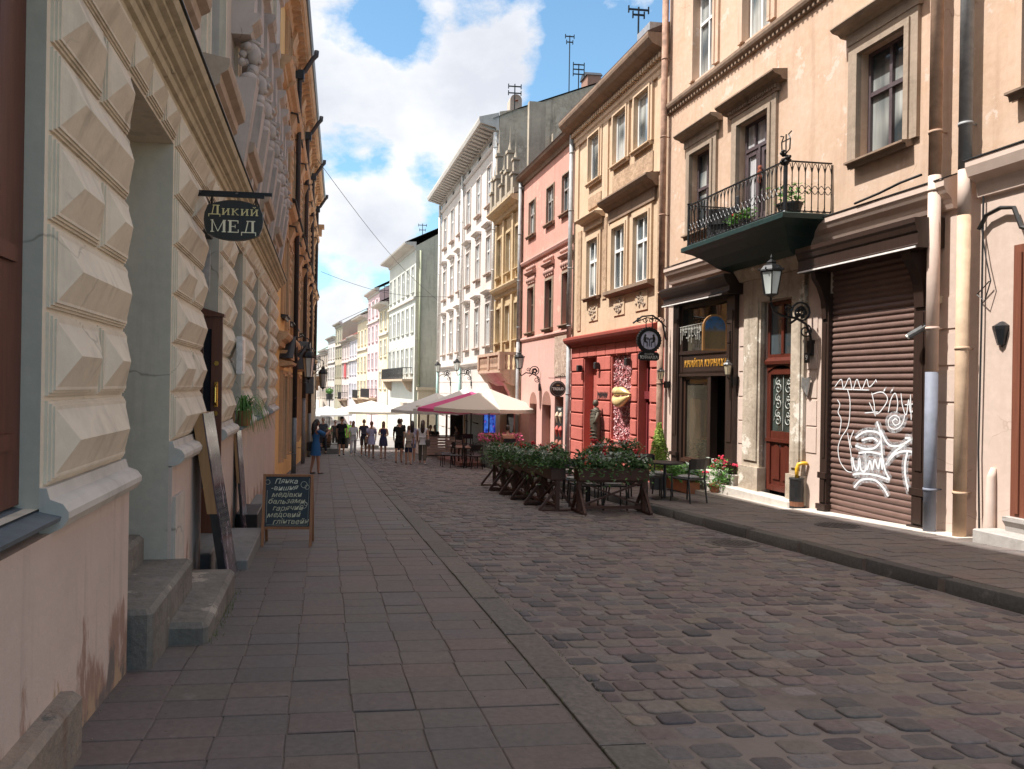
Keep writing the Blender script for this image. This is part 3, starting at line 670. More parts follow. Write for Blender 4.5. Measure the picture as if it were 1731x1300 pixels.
def drainpipe(bld, fr, s, d, z0, z1, r, mats, split=(), goose=None, name='drainpipe'):
    zs = [z0, *split, z1]
    top = None
    for i in range(len(zs)-1):
        m = MB(); m.smooth = True; pts = [(s,d,zs[i]),(s,d,zs[i+1])]
        if goose and i == len(zs)-2: pts += [(s,d+goose*.3,zs[i+1]+.15),(s,d+goose*.8,zs[i+1]+.55),(s,d+goose,zs[i+1]+.65),(s,d+goose*1.02,zs[i+1]+.8)]
        m.tube(pts, r, 12); z = zs[i]+.6
        while z < zs[i+1]: m.tube([(s,d,z-.02),(s,d,z+.02)], r*1.1, 12); m.tube([(s,d-r,z),(s,0,z)], .012, 5); z += 1.9
        o = m.build(name if i == 0 else 'pipe_section', mats[i] if isinstance(mats, list) else mats, bld if i == 0 else top, fr)
        if i == 0: top = o
    return top
pipedk = simple('pipe_dark', (.055,.045,.045), .5, .2); pipegr = simple('pipe_grey', (.20,.21,.22), .5, .2)
for s, spl in ((4.75, .5), (10.4, 1.0), (16.0, .2), (22.3, 0)): drainpipe(bl2, FY, s, .2, gz(18+s)-.02, 11.1, .075, [pipegr, pipedk], (spl,), goose=.5)
for s in (4.75, 10.4, 16.0, 22.3): MB().bbox(s-.14, s+.14, .05, .34, 10.95, 11.25, .02).build('rainwater_head', lead, bl2, FY)
# meter boxes on the wall
bx = simple('grey_box_paint', (.11,.12,.125), .5, .2)
for (s, z0, z1, dd) in ((7.4, 2.05, 3.0, .55), (12.6, 1.15, 1.85, .5)):
    t = MB().bbox(s-.3, s+.3, .0, dd, z0, z1, .02).build('wall_box', bx, None, FY, (0, 0, 0))
    tag(t, 'large dark grey metal box high on the ochre wall beside the drainpipe' if s < 8 else 'smaller dark grey metal box on the ochre wall above the hanging lantern', 'box')
# ------------------------------------------------------------ right side
AR = rad(1.5); FRR = Fr((8.47, 8.06), AR)
def wpix(u, v, d=0, fr=FRR):
    q0 = at(u, v, 10.); e = Vector((0, 0, EYE)); r = q0-e
    p = fr.P + fr.N*d; t = (p-e).dot(fr.N)/r.dot(fr.N); q = e+r*t
    return ((q-fr.P).dot(fr.S), q.z)
peach = plaster('peach_plaster', (.55,.405,.31), (.505,.345,.24), dirt=(.34,.21,.14), dirt_amt=.55, bumps=.25, patch=(.58,.45,.37), patch_lim=.6)
peachlow = plaster('peach_smooth', (.575,.45,.385), (.54,.42,.35), dirt=(.38,.27,.2), dirt_amt=.25, bumps=.12)
trimstone = plaster('grey_trim_stone', (.37,.285,.215), (.27,.21,.16), dirt=(.09,.07,.055), dirt_amt=.6, bumps=.6)
hoodm = plaster('brown_hood', (.28,.195,.14), (.20,.14,.10), dirt=(.08,.06,.045), dirt_amt=.6, bumps=.4)
dkbr = wood('dark_brown_paint', (.040,.024,.018), (.026,.015,.012), rough=.35)
redwood = wood('red_brown_wood', (.115,.026,.016), (.065,.016,.010), rough=.35)
glassd = glass('street_glass', (.025,.03,.035), .02)
glassc = glass('curtain_glass', (.04,.05,.055), .04, curtain=(.52,.53,.5))
br1 = thing('townhouse', 'peach townhouse with an iron balcony and a closed roller shutter on the right', 'building', (8.35, 13, 0))
F = FRR
wins1 = [(1.87, 2.81, 5.25, 6.95, .22), (5.12, 6.15, 4.57, 6.95, .22), (7.15, 8.02, 5.1, 6.93, .22), (1.9, 2.8, 8.62, 10.6, .2), (5.18, 6.05, 8.62, 10.6, .2), (7.15, 7.97, 8.62, 10.6, .2)]
opn = [(1.64, 3.42, -.9, 3.6, .25), (4.34, 5.24, -.6, 3.25, .17), (6.1, 8.55, -.9, 3.62, .3)]
m = MB(); skin(m, .95, 9.22, 4.2, 13, wins1); m.build('upper_wall', peach, br1, F)
m = MB(); skin(m, .95, 9.22, -1.2, 4.2, opn)
m.build('wall', peachlow, br1, F)
for a, b in ((.95, 1.36), (3.72, 3.98), (5.85, 6.04)):
    m = MB()
    for z in (.95, 1.42, 1.9, 2.4, 2.9): m.box(a, b, .0, .014, z-.45, z-.02)
    m.build('ashlar_course', peachlow, br1, F)
MB().box(.96, 9.21, -9, -.36, -2, 12.9).build('core', MATS['dark_interior'], br1, F)
m = MB(); m.prism([(0,4.06),(.06,4.07),(.09,4.14),(.10,4.2),(.17,4.27),(.2,4.33),(.22,4.36),(.22,4.45),(0,4.53)], 1.0, 8.9); m.build('cornice', peachlow, br1, F)
m = MB(); m.prism([(0,4.535),(.235,4.455),(.235,4.468),(0,4.55)], 1.0, 8.9); m.build('cornice_flashing', lead, br1, F)
m = MB(); m.prism([(0,8.24),(.04,8.25),(.05,8.3),(.12,8.36),(.14,8.41),(.14,8.47),(0,8.52)], .95, 9.2)
for i in range(66): m.box(1.0+i*.124, 1.05+i*.124, .04, .08, 8.25, 8.31)
m.build('string_course', hoodm, br1, F)
m = MB(); m.prism([(0,12.6),(.2,12.7),(.5,12.95),(.5,13.05),(0,13.1)], .9, 9.25); m.build('eaves_cornice', hoodm, br1, F)
MB().prism([(.5,13.0),(-4.5,15.2),(-9,13)], .9, 9.22).build('roof', roofm, br1, F)
dkw2 = simple('aubergine_paint', (.085,.062,.066), .45, 0, .2)
wR = make_win(br1, F, 2.34, 5.25, .94, 1.7, dep=.2, matf=dkw2, matg=glassc, sill=.2, sillmat=hoodm, trim=(.22,.06), trimmat=trimstone, hood=(.2,.34,.3,.82), trans=.6)
wL = make_win(br1, F, 7.585, 5.1, .87, 1.83, dep=.2, matf=dkw2, matg=glassc, sill=.2, sillmat=hoodm, trim=(.2,.06), trimmat=trimstone, hood=(.2,.34,.3,.8), trans=.55)
# balcony door
m = MB(); a, b = -.515, .515
cas(m, a, b, 0, 2.38, -.2, -.12, .05, 1); m.box(a+.05, b-.05, -.21, -.1, 1.8, 1.87)
for k in (-.17, .17): m.box(k-.02, k+.02, -.195, -.115, 1.87, 2.33)
m.box(-.03, .03, -.2, -.1, .05, 1.8)
for k in (-1, 1): m.box(min(k*.03,k*.465), max(k*.03,k*.465), -.195, -.12, .05, .5)
for k in (-1, 1): m.box(k*.09-.04, k*.09+.04, -.195, -.12, .5, 1.8); m.box(k*.43-.04, k*.43+.04, -.195, -.12, .5, 1.8); m.box(k*.25-.13, k*.25+.13, -.195, -.12, 1.7, 1.8)
bd = m.build('balcony_door', dkw2, br1, F, (5.635, 0, 4.57))
lace = glass('lace_glass', (.10,.11,.12), .08, curtain=(.62,.61,.62), cl=(.2,.3))
MB().box(a+.03, b-.03, -.2, -.165, .4, 2.36).build('pane', lace, bd, F, (5.635, 0, 4.57))
m = MB(); t_ = .22; m.box(a-t_, a, 0, .06, -.05, 2.6); m.box(b, b+t_, 0, .06, -.05, 2.6); m.box(a, b, 0, .06, 2.38, 2.6); m.box(a-.08, a, .06, .09, -.05, 2.46); m.box(b, b+.08, .06, .09, -.05, 2.46); m.box(a, b, .06, .09, 2.38, 2.46)
m.build('surround', trimstone, bd, F, (5.635, 0, 4.57))
m = MB(); m.box(-.8, .8, 0, .08, 2.6, 2.76); m.prism([(0,2.72),(.1,2.74),(.14,2.8),(.25,2.83),(.3,2.88),(.3,2.91),(0,2.94)], -.98, .98)
for i in range(22): m.box(-.78+i*.072, -.745+i*.072, .08, .12, 2.66, 2.73)
m.build('hood', hoodm, bd, F, (5.635, 0, 4.57))
m = MB()
for q in range(16): ang = q*2.4; m.ell((-.06+.05*cos(ang)*(q/16), -.07, 1.25+.16*sin(ang)*(.4+q/26)), (.035,.03,.045), 5, 4)
m.build('dried_wreath', simple('dry_red', (.22,.05,.02), .8), bd, F, (5.635, 0, 4.57))
wU = make_win(br1, F, 7.56, 8.62, .82, 1.98, dep=.18, matf=whitef, matg=glassc, trim=(.2,.05), trimmat=peach, trans=.62)
put_win(wU, br1, F, 5.615-7.56, 0); put_win(wU, br1, F, 2.35-7.56, 0)
# ---- shop portal with roller shutter
m = MB()
for a, b in ((1.42, 1.645), (3.40, 3.565)):
    m.box(a, b, -.06, .05, -.75, 3.2); m.box(a+.05, b-.05, .05, .064, .45, 2.7); m.box(a-.015, b+.015, -.06, .085, -.75, -.35); m.box(a-.03, b+.03, -.06, .10, -.42, -.33); m.box(a-.015, b+.015, -.06, .085, .1, .2); m.box(a+.03, b-.03, .05, .075, -.3, .08)
    m.prism([(0,2.75),(.08,2.78),(.09,2.95),(.11,3.1),(.18,3.3),(.28,3.45),(.3,3.58),(0,3.58)], a+.03, b-.03)
pt_ = m.build('shop_portal', dkbr, br1, F)
m = MB(); m.prism([(0,3.56),(.42,3.56),(.43,3.60),(.41,3.62),(.41,3.76),(.43,3.79),(.45,3.86),(.47,3.9),(.47,3.97),(0,3.985)], 1.2, 3.70); m.build('portal_cornice', dkbr, pt_, F)
MB().box(1.22, 3.68, .41, .436, 3.558, 3.582).build('drip_strip', simple('pale_strip', (.75,.72,.68), .4), pt_, F)
m = MB(); prof = []; k0 = -.9; n = 46; pitch = .098
m.smooth = True
sv = []
zz = [k0+i*pitch/6 for i in range(int((3.58-k0)/(pitch/6))+1)]
def slat(z):
    q = ((z-k0)/pitch) % 1; return -.05 + .03*abs(sin(pi*q))**.6
vs = [(1.64, slat(z), z) for z in zz]+[(3.42, slat(z), z) for z in zz]; n = len(zz)
m.add(vs, [(i, n+i, n+i+1, i+1) for i in range(n-1)]); m.smooth = False
m.box(1.66, 3.4, -.06, -.01, -.46, -.40)
shut = m.build('roller_shutter', simple('shutter_brown', (.165,.10,.082), .42, .1, .12, 5, bumps=.05), pt_, F, recalc=False)
G = [[(165,590),(190,560),(200,595),(222,555),(235,600),(252,560),(270,600),(290,560),(300,590),(325,565)], [(165,597),(235,600),(300,602)], [(325,560),(330,572)],
 [(215,600),(225,650),(218,740),(190,790),(178,830),(185,880),(210,918),(232,925)], [(175,640),(185,660),(178,690),(190,720),(182,780)], [(215,770),(228,850),(235,920)], [(240,760),(225,800),(232,830)],
 [(282,692),(335,688)], [(300,650),(325,705)], [(310,612),(320,660),(322,700)], [(308,620),(350,610),(372,640),(340,690),(318,695)], [(375,690),(385,640),(402,615),(412,650),(408,690)], [(425,615),(430,660),(445,700),(455,640),(462,690),(480,670)], [(462,620),(465,720)], [(440,660),(490,655)],
 [(412,722),(402,715),(392,726),(402,740),(420,730),(415,708),(395,702),(376,720),(380,748),(405,755),(430,735),(440,700)], [(358,600),(362,604)], [(388,600),(392,604)],
 [(245,790),(285,765),(335,770),(345,800),(320,830),(280,832),(245,820)], [(270,800),(310,790),(335,805)], [(330,725),(345,775),(350,850),(362,915),(382,955)], [(382,955),(320,935),(262,930),(235,935)],
 [(235,865),(242,905),(255,915),(262,870),(268,915),(285,915),(285,850),(290,915),(303,880),(312,915),(322,875),(335,910),(345,870),(352,915)], [(258,850),(300,845),(350,855)],
 [(365,895),(400,855),(440,842),(490,848)], [(450,845),(440,900),(445,960),(460,1010)], [(240,985),(270,955),(320,955),(355,985),(375,1020)], [(345,760),(375,815),(420,820),(462,795),(440,790)], [(368,890),(395,850),(440,815)], [(488,770),(470,795),(488,810)]]
m = MB()
for i, st in enumerate(G):
    P = [wpix(1340+x/2.322, 400+y/2.322, -.019) for x, y in st]
    rib(m, P, .016 if i < 16 else .032, -.0195)
mo = MB()
for i, st in enumerate(G[15:]): rib(mo, [wpix(1340+x/2.322, 400+y/2.322, -.019) for x, y in st], .12, -.0199)
mo_, to_, po_ = newmat('overspray'); po_.inputs['Base Color'].default_value = (.7,.7,.72,1); po_.inputs['Roughness'].default_value = .7
go_ = nd(to_, 'ShaderNodeNewGeometry').outputs['Position']; to_.links.new(ramp(to_, noise(to_, go_, 16, 8, .75),   .38, .66, c1=(.6,)*3), po_.inputs['Alpha'])
mo.build('overspray', mo_, shut, F, recalc=False)
m.build('graffiti', simple('white_spray', (.74,.74,.75), .6, 0, .1, bumps=0), shut, F, recalc=False)
# ---- old door with stone surround
m = MB()
for a, b in ((5.24, 5.80), (3.99, 4.34)):
    m.box(a, b, -.05, .07, -.45, 3.55); m.box(a+.06, b-.06, .07, .10, .2, 3.4); m.box(a-.03, b+.03, -.05, .12, -.45, .08)
m.box(3.99, 5.80, -.05, .085, 3.26, 3.75); m.prism([(0,3.7),(.12,3.72),(.2,3.85),(.24,3.9),(.24,3.96),(0,4.0)], 3.9, 5.9)
sd = m.build('door_surround', plaster('worn_stone', (.50,.42,.33), (.30,.235,.175), dirt=(.10,.08,.065), dirt_amt=.7, bumps=1.0, patch=(.62,.56,.48), patch_lim=.57), br1, F)
m = MB(); m.box(4.34, 5.24, -.34, -.26, 2.06, 2.18); cas(m, 4.341, 5.239, 2.18, 3.24, -.34, -.27, .07, 2); m.prism([(-.28,2.05),(-.2,2.06),(-.19,2.12),(-.28,2.2)], 4.36, 5.22)
pts = [(4.38+.82*i/10, 1.92+.12*sin(pi*i/10)) for i in range(11)]; m.poly([(4.36,2.06)]+pts+[(5.22,2.06)], -.33, -.24)
od = m.build('transom', redwood, br1, F, (0, .19, 0)); MB().box(4.38, 5.2, -.34, -.3, 2.2, 3.2).build('pane', glassc, od, F, (0, .19, 0))
m = MB(); cas(m, 4.36, 5.22, -.32, 1.98, -.34, -.26, .11, 1); m.box(4.47, 5.11, -.34, -.27, .66, .8); m.box(4.36, 5.22, -.30, -.235, .60, .66); m.box(4.47, 5.11, -.34, -.29, -.21, .6)
for k in (-.15, .15):
    pts = [(4.79+k+.11*cos(t_), .42+.13*sin(t_)) for t_ in [pi*i/8 for i in range(9)]]; m.poly([(4.9+k,-.1)]+pts+[(4.68+k,-.1)], -.29, -.265)
dr = m.build('door', redwood, br1, F, (0, .19, 0))
MB().box(4.46, 5.12, -.335, -.31, .8, 1.87).build('pane', glass('door_glass', (.03,.04,.035), .06), dr, F, (0, .19, 0))
m = MB()
def scroll(m, c, r0, turns, hand, d, w_=.008, a0=0):
    pts = [(c[0]+hand*r0*(1-k/22)*cos(a0+k/22*turns*2*pi), d, c[1]+r0*(1-k/22)*sin(a0+k/22*turns*2*pi)) for k in range(21)]
    m.tube(pts, w_, 5)
for k in (-1, 1):
    for z in (1.0, 1.3, 1.6): scroll(m, (4.79+k*.15, z), .12, 1.6, k, -.3); scroll(m, (4.79+k*.15, z+.13), .08, 1.4, -k, -.3, a0=2)
m.tube([(4.79,-.3,.82),(4.79,-.3,1.85)], .008, 5)
m.build('ironwork', simple('grille_paint', (.45,.46,.42), .5), dr, F, (0, .19, 0))
# ---- bistro shopfront
m = MB()
m.box(6.08, 6.36, -.1, .10, -.55, 3.5); m.box(6.13, 6.31, .1, .118, .5, 3.2); m.box(6.05, 6.39, -.1, .14, .02, .1); m.box(6.05, 6.39, -.1, .14, -.3, -.24); m.box(6.06, 6.38, -.1, .13, -.6, -.4)
m.box(8.36, 8.62, -.1, .10, -.75, 3.5); m.box(8.41, 8.57, .1, .118, .5, 3.2); m.box(8.33, 8.65, -.1, .14, .02, .1); m.box(8.33, 8.65, -.1, .14, -.3, -.24)
m.box(6.36, 8.36, -.12, .04, 1.92, 2.36); m.box(6.36, 8.36, -.12, .07, 2.36, 2.44); m.box(6.36, 8.36, -.12, .07, 1.86, 1.92)
for i in range(40): m.box(6.38+i*.0495, 6.405+i*.0495, .04, .065, 1.93, 1.97)
m.box(6.36, 7.02, -.25, -.15, 1.86, 1.92); m.box(7.02, 7.14, -.12, .05, -.6, 1.86)
m.box(8.25, 8.36, -.12, .05, -.7, 3.5); m.box(6.36, 6.42, -.12, .03, 2.44, 3.5); m.box(6.36, 8.36, -.12, .05, 3.42, 3.55)
sp = m.build('shopfront', dkbr, br1, F)
m = MB(); m.prism([(0,3.5),(.34,3.5),(.35,3.54),(.30,3.58),(.30,3.66),(.36,3.72),(.40,3.8),(.42,3.86),(.42,3.9),(0,3.93)], 5.95, 8.72); m.build('portal_cornice', dkbr, sp, F)
MB().box(6.15, 8.7, .335, .355, 3.498, 3.522).build('drip_strip', MATS['pale_strip'], sp, F)
m = MB(); cas(m, 7.14, 8.25, -.06, 1.86, -.09, 0.0, .07, 1); m.box(7.14, 8.25, -.1, .06, -.1, -.02); m.box(7.14, 8.25, -.1, .0, -.75, -.1); m.box(7.2, 8.19, 0, .025, -.32, -.16); m.box(7.2, 8.19, 0, .025, -.62, -.42)
sw = m.build('shop_window', wood('shop_brown', (.06,.028,.018), (.04,.02,.014), rough=.35), sp, F)
MB().box(7.18, 8.21, -.08, -.05, -.02, 1.82).build('pane', glass('shop_glass', (.035,.03,.022), .015), sp, F)
MB().box(6.4, 8.28, -.11, -.08, 2.44, 3.45).build('pane', glass('shop_glass', (.035,.03,.022), .015), sp, F)
# door standing open inward, dark inside
m = MB(); m.box(6.36, 6.45, -.2, -.1, -.25, 1.86); m.box(6.45, 6.5, -.62, -.2, -.25, 1.84); 
dr2 = m.build('door', dkbr, sp, F)
m = MB(); m.tube([(6.46,-.09,.42),(6.45,.0,.5),(6.45,-.0,.75),(6.46,-.09,.85)], .02, 8); m.build('handle', brass, dr2, F)
text('КНАЙПА КУРНАХА', .205, simple('gilt_letters', (.80,.42,.07), .35, .6, .1, bumps=0), sp, FRR.pt(7.28, .045, 2.135)-WL[sp], -FRR.S, FRR.N, bold=.004, sx=.93)
# fairy lights hanging behind the transom
m = MB()
rr = random.Random(5)
for i in range(26):
    s_ = 6.6+i*.068; m.tube([(s_,.07,3.0),(s_,.07,3.0-.1-.3*rr.random())], .004, 4)
    for k in range(3): m.ell((s_,.072,2.97-k*.11*rr.random()-.03), (.011,.011,.02), 5, 4)
m.tube([(6.55,.07,3.0),(7.4,.07,3.03),(8.35,.07,3.0)], .006, 4)
lt = m.build('icicle_lights', simple('pale_plastic', (.8,.78,.7), .3), None, F); tag(lt, 'string of white icicle lights hanging across the bistro transom window', 'string lights')
# steps along the wall
stepm = plaster('pale_step', (.55,.49,.43), (.46,.41,.36), dirt_amt=.3, bumps=.4)
m = MB(); m.bbox(4.02, 8.05, .0, .30, -1.1, -.37, .02); m.bbox(6.0, 7.1, -.2, .14, -.8, -.15, .02)
m2 = MB(); m2.add([(3.9,0,gz(11.9)+.14),(3.9,.56,gz(11.9)+.14),(8.4,.5,gz(16.4)+.27),(8.4,0,gz(16.4)+.27),(3.9,0,-1.2),(3.9,.56,-1.2),(8.4,.5,-1.2),(8.4,0,-1.2)], [(0,1,2,3),(4,5,6,7),(0,1,5,4),(1,2,6,5),(2,3,7,6)])
st = m.build('doorstep', stepm, br1, F); m2.build('lower_step', stepm, st, F)
m = MB(); m.add([(.6,0,gz(8.7)+.155),(.6,.32,gz(8.7)+.15),(3.9,.30,gz(11.9)+.15),(3.9,0,gz(11.9)+.155),(.6,0,-1),(.6,.32,-1),(3.9,.3,-1),(3.9,0,-1)], [(0,1,2,3),(0,1,5,4),(1,2,6,5),(2,3,7,6)])
m.build('base_kerb', stepm, br1, F)
# pipes
copper = simple('rusty_copper', (.36,.225,.165), .85, 0, .45, 6, .2); ppeach = simple('peach_pipe', (.47,.31,.22), .75, 0, .3, 5, .25); pcream = simple('cream_pipe', (.56,.43,.36), .7, 0, .12, 5, .25); pblue = simple('blue_grey_pipe', (.19,.205,.25), .65, 0, .2, 5, .3); pyel = simple('yellow_pipe_paint', (.53,.375,.255), .7, 0, .2, 5, .25); pzinc = simple('old_zinc', (.30,.30,.30), .65, .15, .3, 6)
drainpipe(br1, F, 9.12, .16, gz(17)+.1, 12.6, .075, [copper, copper], (3.3,))
drainpipe(br1, F, 1.2, .17, gz(9.2)+.12, 12.6, .078, [pblue, pcream, ppeach], (1.85, 4.55))
br0 = thing('townhouse', 'pale peach house with a brown door at the right edge of the street', 'building', (8.5, 8.06, 0))
drainpipe(br0, F, .74, .16, gz(8.8)+.12, 12.6, .078, [pyel, pcream, pzinc], (3.9, 4.5))
m = MB(); skin(m, -8, .945, 4.2, 13, [(-.85,.05,5.3,6.9,.2), (-.85,.05,8.6,10.4,.2)]); m.build('upper_wall', peach, br0, F)
m = MB(); skin(m, -8, .945, -1.2, 4.2, [(-1.4,.1,-.1,3.35,.25)]); m.build('wall', peachlow, br0, F)
MB().box(-8, .94, -9, -.26, -2, 12.9).build('core', MATS['dark_interior'], br0, F)
m = MB(); m.prism([(0,4.1),(.05,4.12),(.08,4.3),(.2,4.38),(.24,4.5),(.24,4.58),(0,4.66)], -8, .66); m.build('cornice', peachlow, br0, F)
MB().prism([(0,4.66),(.255,4.585),(.255,4.6),(0,4.68)], -8, .67).build('cornice_flashing', lead, br0, F)
MB().prism([(.3,13.0),(-4.5,15.2),(-9,13)], -8.2, .89).build('roof', roofm, br0, F)
w0 = make_win(br0, F, -.4, 5.3, .9, 1.6, dep=.18, matf=dkw2, matg=glassd, sill=.2, sillmat=hoodm, trim=(.2,.06), trimmat=peach, hood=(.2,.34,.3,.85)); put_win(w0, br0, F, 0, 3.3)
m = MB(); m.box(-.04, .14, -.1, .05, .05, 3.4); m.box(.02, .08, .05, .075, .1, 3.3); m.box(-1.4, -.04, -.2, -.12, .05, 3.35); m.box(-1.3, -.12, -.12, -.1, .3, 1.5); m.box(-1.3, -.12, -.12, -.1, 1.7, 3.2)
m.build('door', wood('warm_brown_door', (.20,.07,.04), (.14,.05,.03)), br0, F)
m = MB(); m.prism([(-.1,-.2),(.08,-.2),(.1,-.06),(.14,.0),(.14,.05),(-.1,.06)], -1.5, .16); m.bbox(-1.6, .34, 0, .38, -.7, -.13, .015); m.build('doorstep', plaster('grey_step', (.40,.37,.34), (.33,.3,.28), bumps=.5), br0, F)
m = MB(); m.smooth = True; m.tube([(.42,.02,-.5),(.42,.05,-.2),(.41,.04,.5),(.4,.015,.62)], [.075,.07,.05,.03], 10); m.build('cable_cover', peachlow, br0, F)

# ---- beige house with red ground floor
br2 = thing('townhouse', 'narrow beige townhouse with carved panels above a red ground floor', 'building', (8.2, 20, 0))
beige = plaster('beige_plaster', (.57,.43,.305), (.52,.375,.25), dirt=(.27,.17,.10), dirt_amt=.45, bumps=.25)
rough = plaster('rough_panel', (.48,.335,.225), (.30,.20,.13), bumps=1.4, scale=6, dirt_amt=.3)
coral = plaster('coral_plaster', (.50,.145,.115), (.44,.125,.10), dirt=(.25,.06,.04), dirt_amt=.3, bumps=.5, scale=2)
w1f = [(13.40,14.25), (11.49,12.36), (10.07,10.94)]; w2f = [(13.38,14.22), (11.5,12.34), (10.12,10.96)]
hs = [(a, b, 4.36, 6.13, .2) for a, b in w1f]+[(a, b, 7.93, 9.36, .2) for a, b in w2f]
m = MB(); skin(m, 9.23, 15.62, 3.05, 10.0, hs); m.build('upper_wall', beige, br2, F)
rh = [(13.42, 14.46, -1.2, 2.5, .35), (11.05, 12.35, .1, 2.5, .16), (9.95, 10.62, -1.2, 2.5, .3)]
m = MB(); skin(m, 9.23, 15.62, -1.6, 3.05, rh); m.build('ground_floor_wall', coral, br2, F)
m = MB()
for a, b in ((14.5, 15.58), (12.4, 13.38), (10.66, 11.02), (9.3, 9.9)):
    for k in range(8):
        z0 = -1.0+k*.44; m.bbox(a, b, .0, .05, z0+.02, z0+.42, .02)
for k in range(9): m.bbox(9.3+k*.69, 9.3+k*.69+.66, 0, .05, 2.53, 2.86, .02)
m.build('rustication', coral, br2, F)
m = MB(); m.prism([(0,2.85),(.1,2.88),(.14,2.95),(.26,3.02),(.3,3.1),(.3,3.17),(0,3.25)], 9.25, 15.66); m.build('shop_cornice', plaster('dark_coral', (.32,.07,.05), (.26,.055,.04)), br2, F)
MB().box(9.24, 15.61, -9, -.37, -2, 10).build('core', MATS['dark_interior'], br2, F)
wa = make_win(br2, F, 13.825, 4.36, .85, 1.77, dep=.10, matf=whitef, matg=glassc, sill=.2, sillmat=hoodm, trim=(.18,.06), trimmat=beige, fw=.07, hood=(.35,.36,.35,.8))
for a, b in w1f[1:]: 
    x_ = (a+b)/2; make_win(br2, F, x_, 4.36, .86, 1.77, dep=.10, matf=whitef, matg=glassc, trim=(.16,.06), trimmat=beige, fw=.07)
m = MB(); m.box(9.75, 12.65, 0, .07, 6.35, 6.7); m.prism([(0,6.65),(.12,6.68),(.2,6.78),(.32,6.84),(.38,6.93),(.38,6.97),(0,7.02)], 9.6, 12.75); m.build('hood', hoodm, br2, F)
m = MB(); m.prism([(0,4.36),(.2,4.34),(.2,4.25),(.1,4.2),(0,4.16)], 9.8, 12.65); m.build('sill_course', hoodm, br2, F)
wb = make_win(br2, F, 13.80, 7.93, .84, 1.43, dep=.10, matf=whitef, matg=glassc, sill=.16, sillmat=beige, trim=(.16,.07), trimmat=beige, fw=.06, cols=1, trans=None)
for a, b in w2f[1:]: put_win(wb, br2, F, (a+b)/2-13.80, 0)
m = MB(); m.bbox(9.95, 12.45, 0, .04, 7.12, 7.66, .03); m.bbox(13.3, 14.3, 0, .04, 7.1, 7.5, .03)
for s_, z0, z1 in ((9.48, 3.3, 6.9), (12.98, 4.2, 6.6), (15.0, 3.4, 6.6)): m.box(s_-.15, s_+.15, 0, .03, z0, z1)
m.build('rough_panel', rough, br2, F)
for c in (13.8, 11.9, 10.5):
    carve = MB().box(c-.36, c+.36, 0, .03, 3.62, 4.12).build('relief_panel', beige, br2, F)
    m = MB(); m.smooth = True
    for q in range(26):
        a_ = rr.uniform(0, 6.28); r0 = rr.uniform(.03, .27); m.ell((c+r0*cos(a_)*1.05, .035, 3.87+r0*.8*sin(a_)), (.045,.03,.04), 6, 4)
    m.build('carved_relief', trimstone, carve, F)
m = MB()
for s_ in (9.5, 12.98, 15.35):
    m.box(s_-.2, s_+.2, 0, .05, 7.0, 9.5)
m.prism([(0,9.4),(.06,9.42),(.06,9.55),(.1,9.6),(.1,9.75),(0,9.8)], 9.23, 15.62)
for i in range(42): m.box(9.3+i*.15, 9.39+i*.15, .08, .2, 9.75, 9.86)
m.build('frieze', beige, br2, F)
m = MB(); m.prism([(0,9.8),(.14,9.82),(.2,9.92),(.45,10.02),(.55,10.15),(.57,10.22),(.57,10.28),(0,10.36)], 9.2, 15.66); m.build('eaves_cornice', hoodm, br2, F)
MB().prism([(.57,10.28),(.57,10.31),(-4,12.4),(-9,10.3)], 9.2, 15.66).build('roof', roofm, br2, F)
m = MB(); m.box(9.25, 9.95, -.3, .5, 10.3, 10.55); m.build('cornice_patch', simple('lead_light', (.33,.33,.34), .5, .4), br2, F)
drainpipe(br2, F, 15.55, .14, gz(23.5)+.1, 9.9, .075, [pzinc, pzinc], (3.0,))
# red ground-floor fittings
m = MB(); m.box(13.42, 14.46, -.36, -.3, -1.2, 2.5); rd = m.build('recess_wall', coral, br2, F)
m = MB(); m.poly([(13.45,2.45),(14.2,2.45),(13.45,1.3)], -.29, -.27); m.build('pink_banner', simple('pink_print', (.62,.16,.22), .6), rd, F)
m = MB(); m.box(11.05, 12.35, -.16, -.13, .1, 2.5); pan = m.build('flower_panel', simple('panel_dark_red', (.16,.03,.035), .8), br2, F)
lm = simple('petal_pink', (.50,.17,.18), .7, 0, .5, 30); m = MB(); r2 = random.Random(8)
m.leaves(2600, lambda r: ((r.uniform(11.08,12.32), -.11+.05*r.random(), r.uniform(.12,2.48)), (0,1,0)), .045, r2, 0); m.build('petals', [lm], pan, F, recalc=False)
m = MB(); m.leaves(1100, lambda r: ((r.uniform(11.08,12.32), -.10+.05*r.random(), r.uniform(.12,2.48)), (0,1,0)), .04, r2, 0); m.build('pale_petals', simple('petal_pale', (.75,.5,.5), .7), pan, F, recalc=False)
m = MB(); m.bbox(10.95, 12.45, 0, .12, -.1, .06, .02); m.bbox(11.05, 12.4, 0, .16, .06, .12, .02); m.build('sill', coral, br2, F)
m = MB(); cas(m, 9.95, 10.62, -1.0, 2.5, -.3, -.22, .08, 1); m.box(9.95, 10.62, -.3, -.16, 1.3, 1.5); m.box(10.03, 10.54, -.3, -.25, -1.0, 1.3); m.box(10.12, 10.45, -.25, -.22, -.2, 1.1)
dd = m.build('door', plaster('wine_paint', (.17,.022,.026), (.14,.02,.022), dirt_amt=.1, bumps=.1), br2, F); MB().box(10.03, 10.54, -.29, -.27, 1.5, 2.42).build('pane', glassd, dd, F)
m = MB()
for k in range(7): scroll(m, (10.285, -.1+k*.17), .07, 1.3, 1 if k % 2 else -1, -.2, .007)
m.build('ironwork', simple('pink_iron', (.42,.20,.20), .5), dd, F)
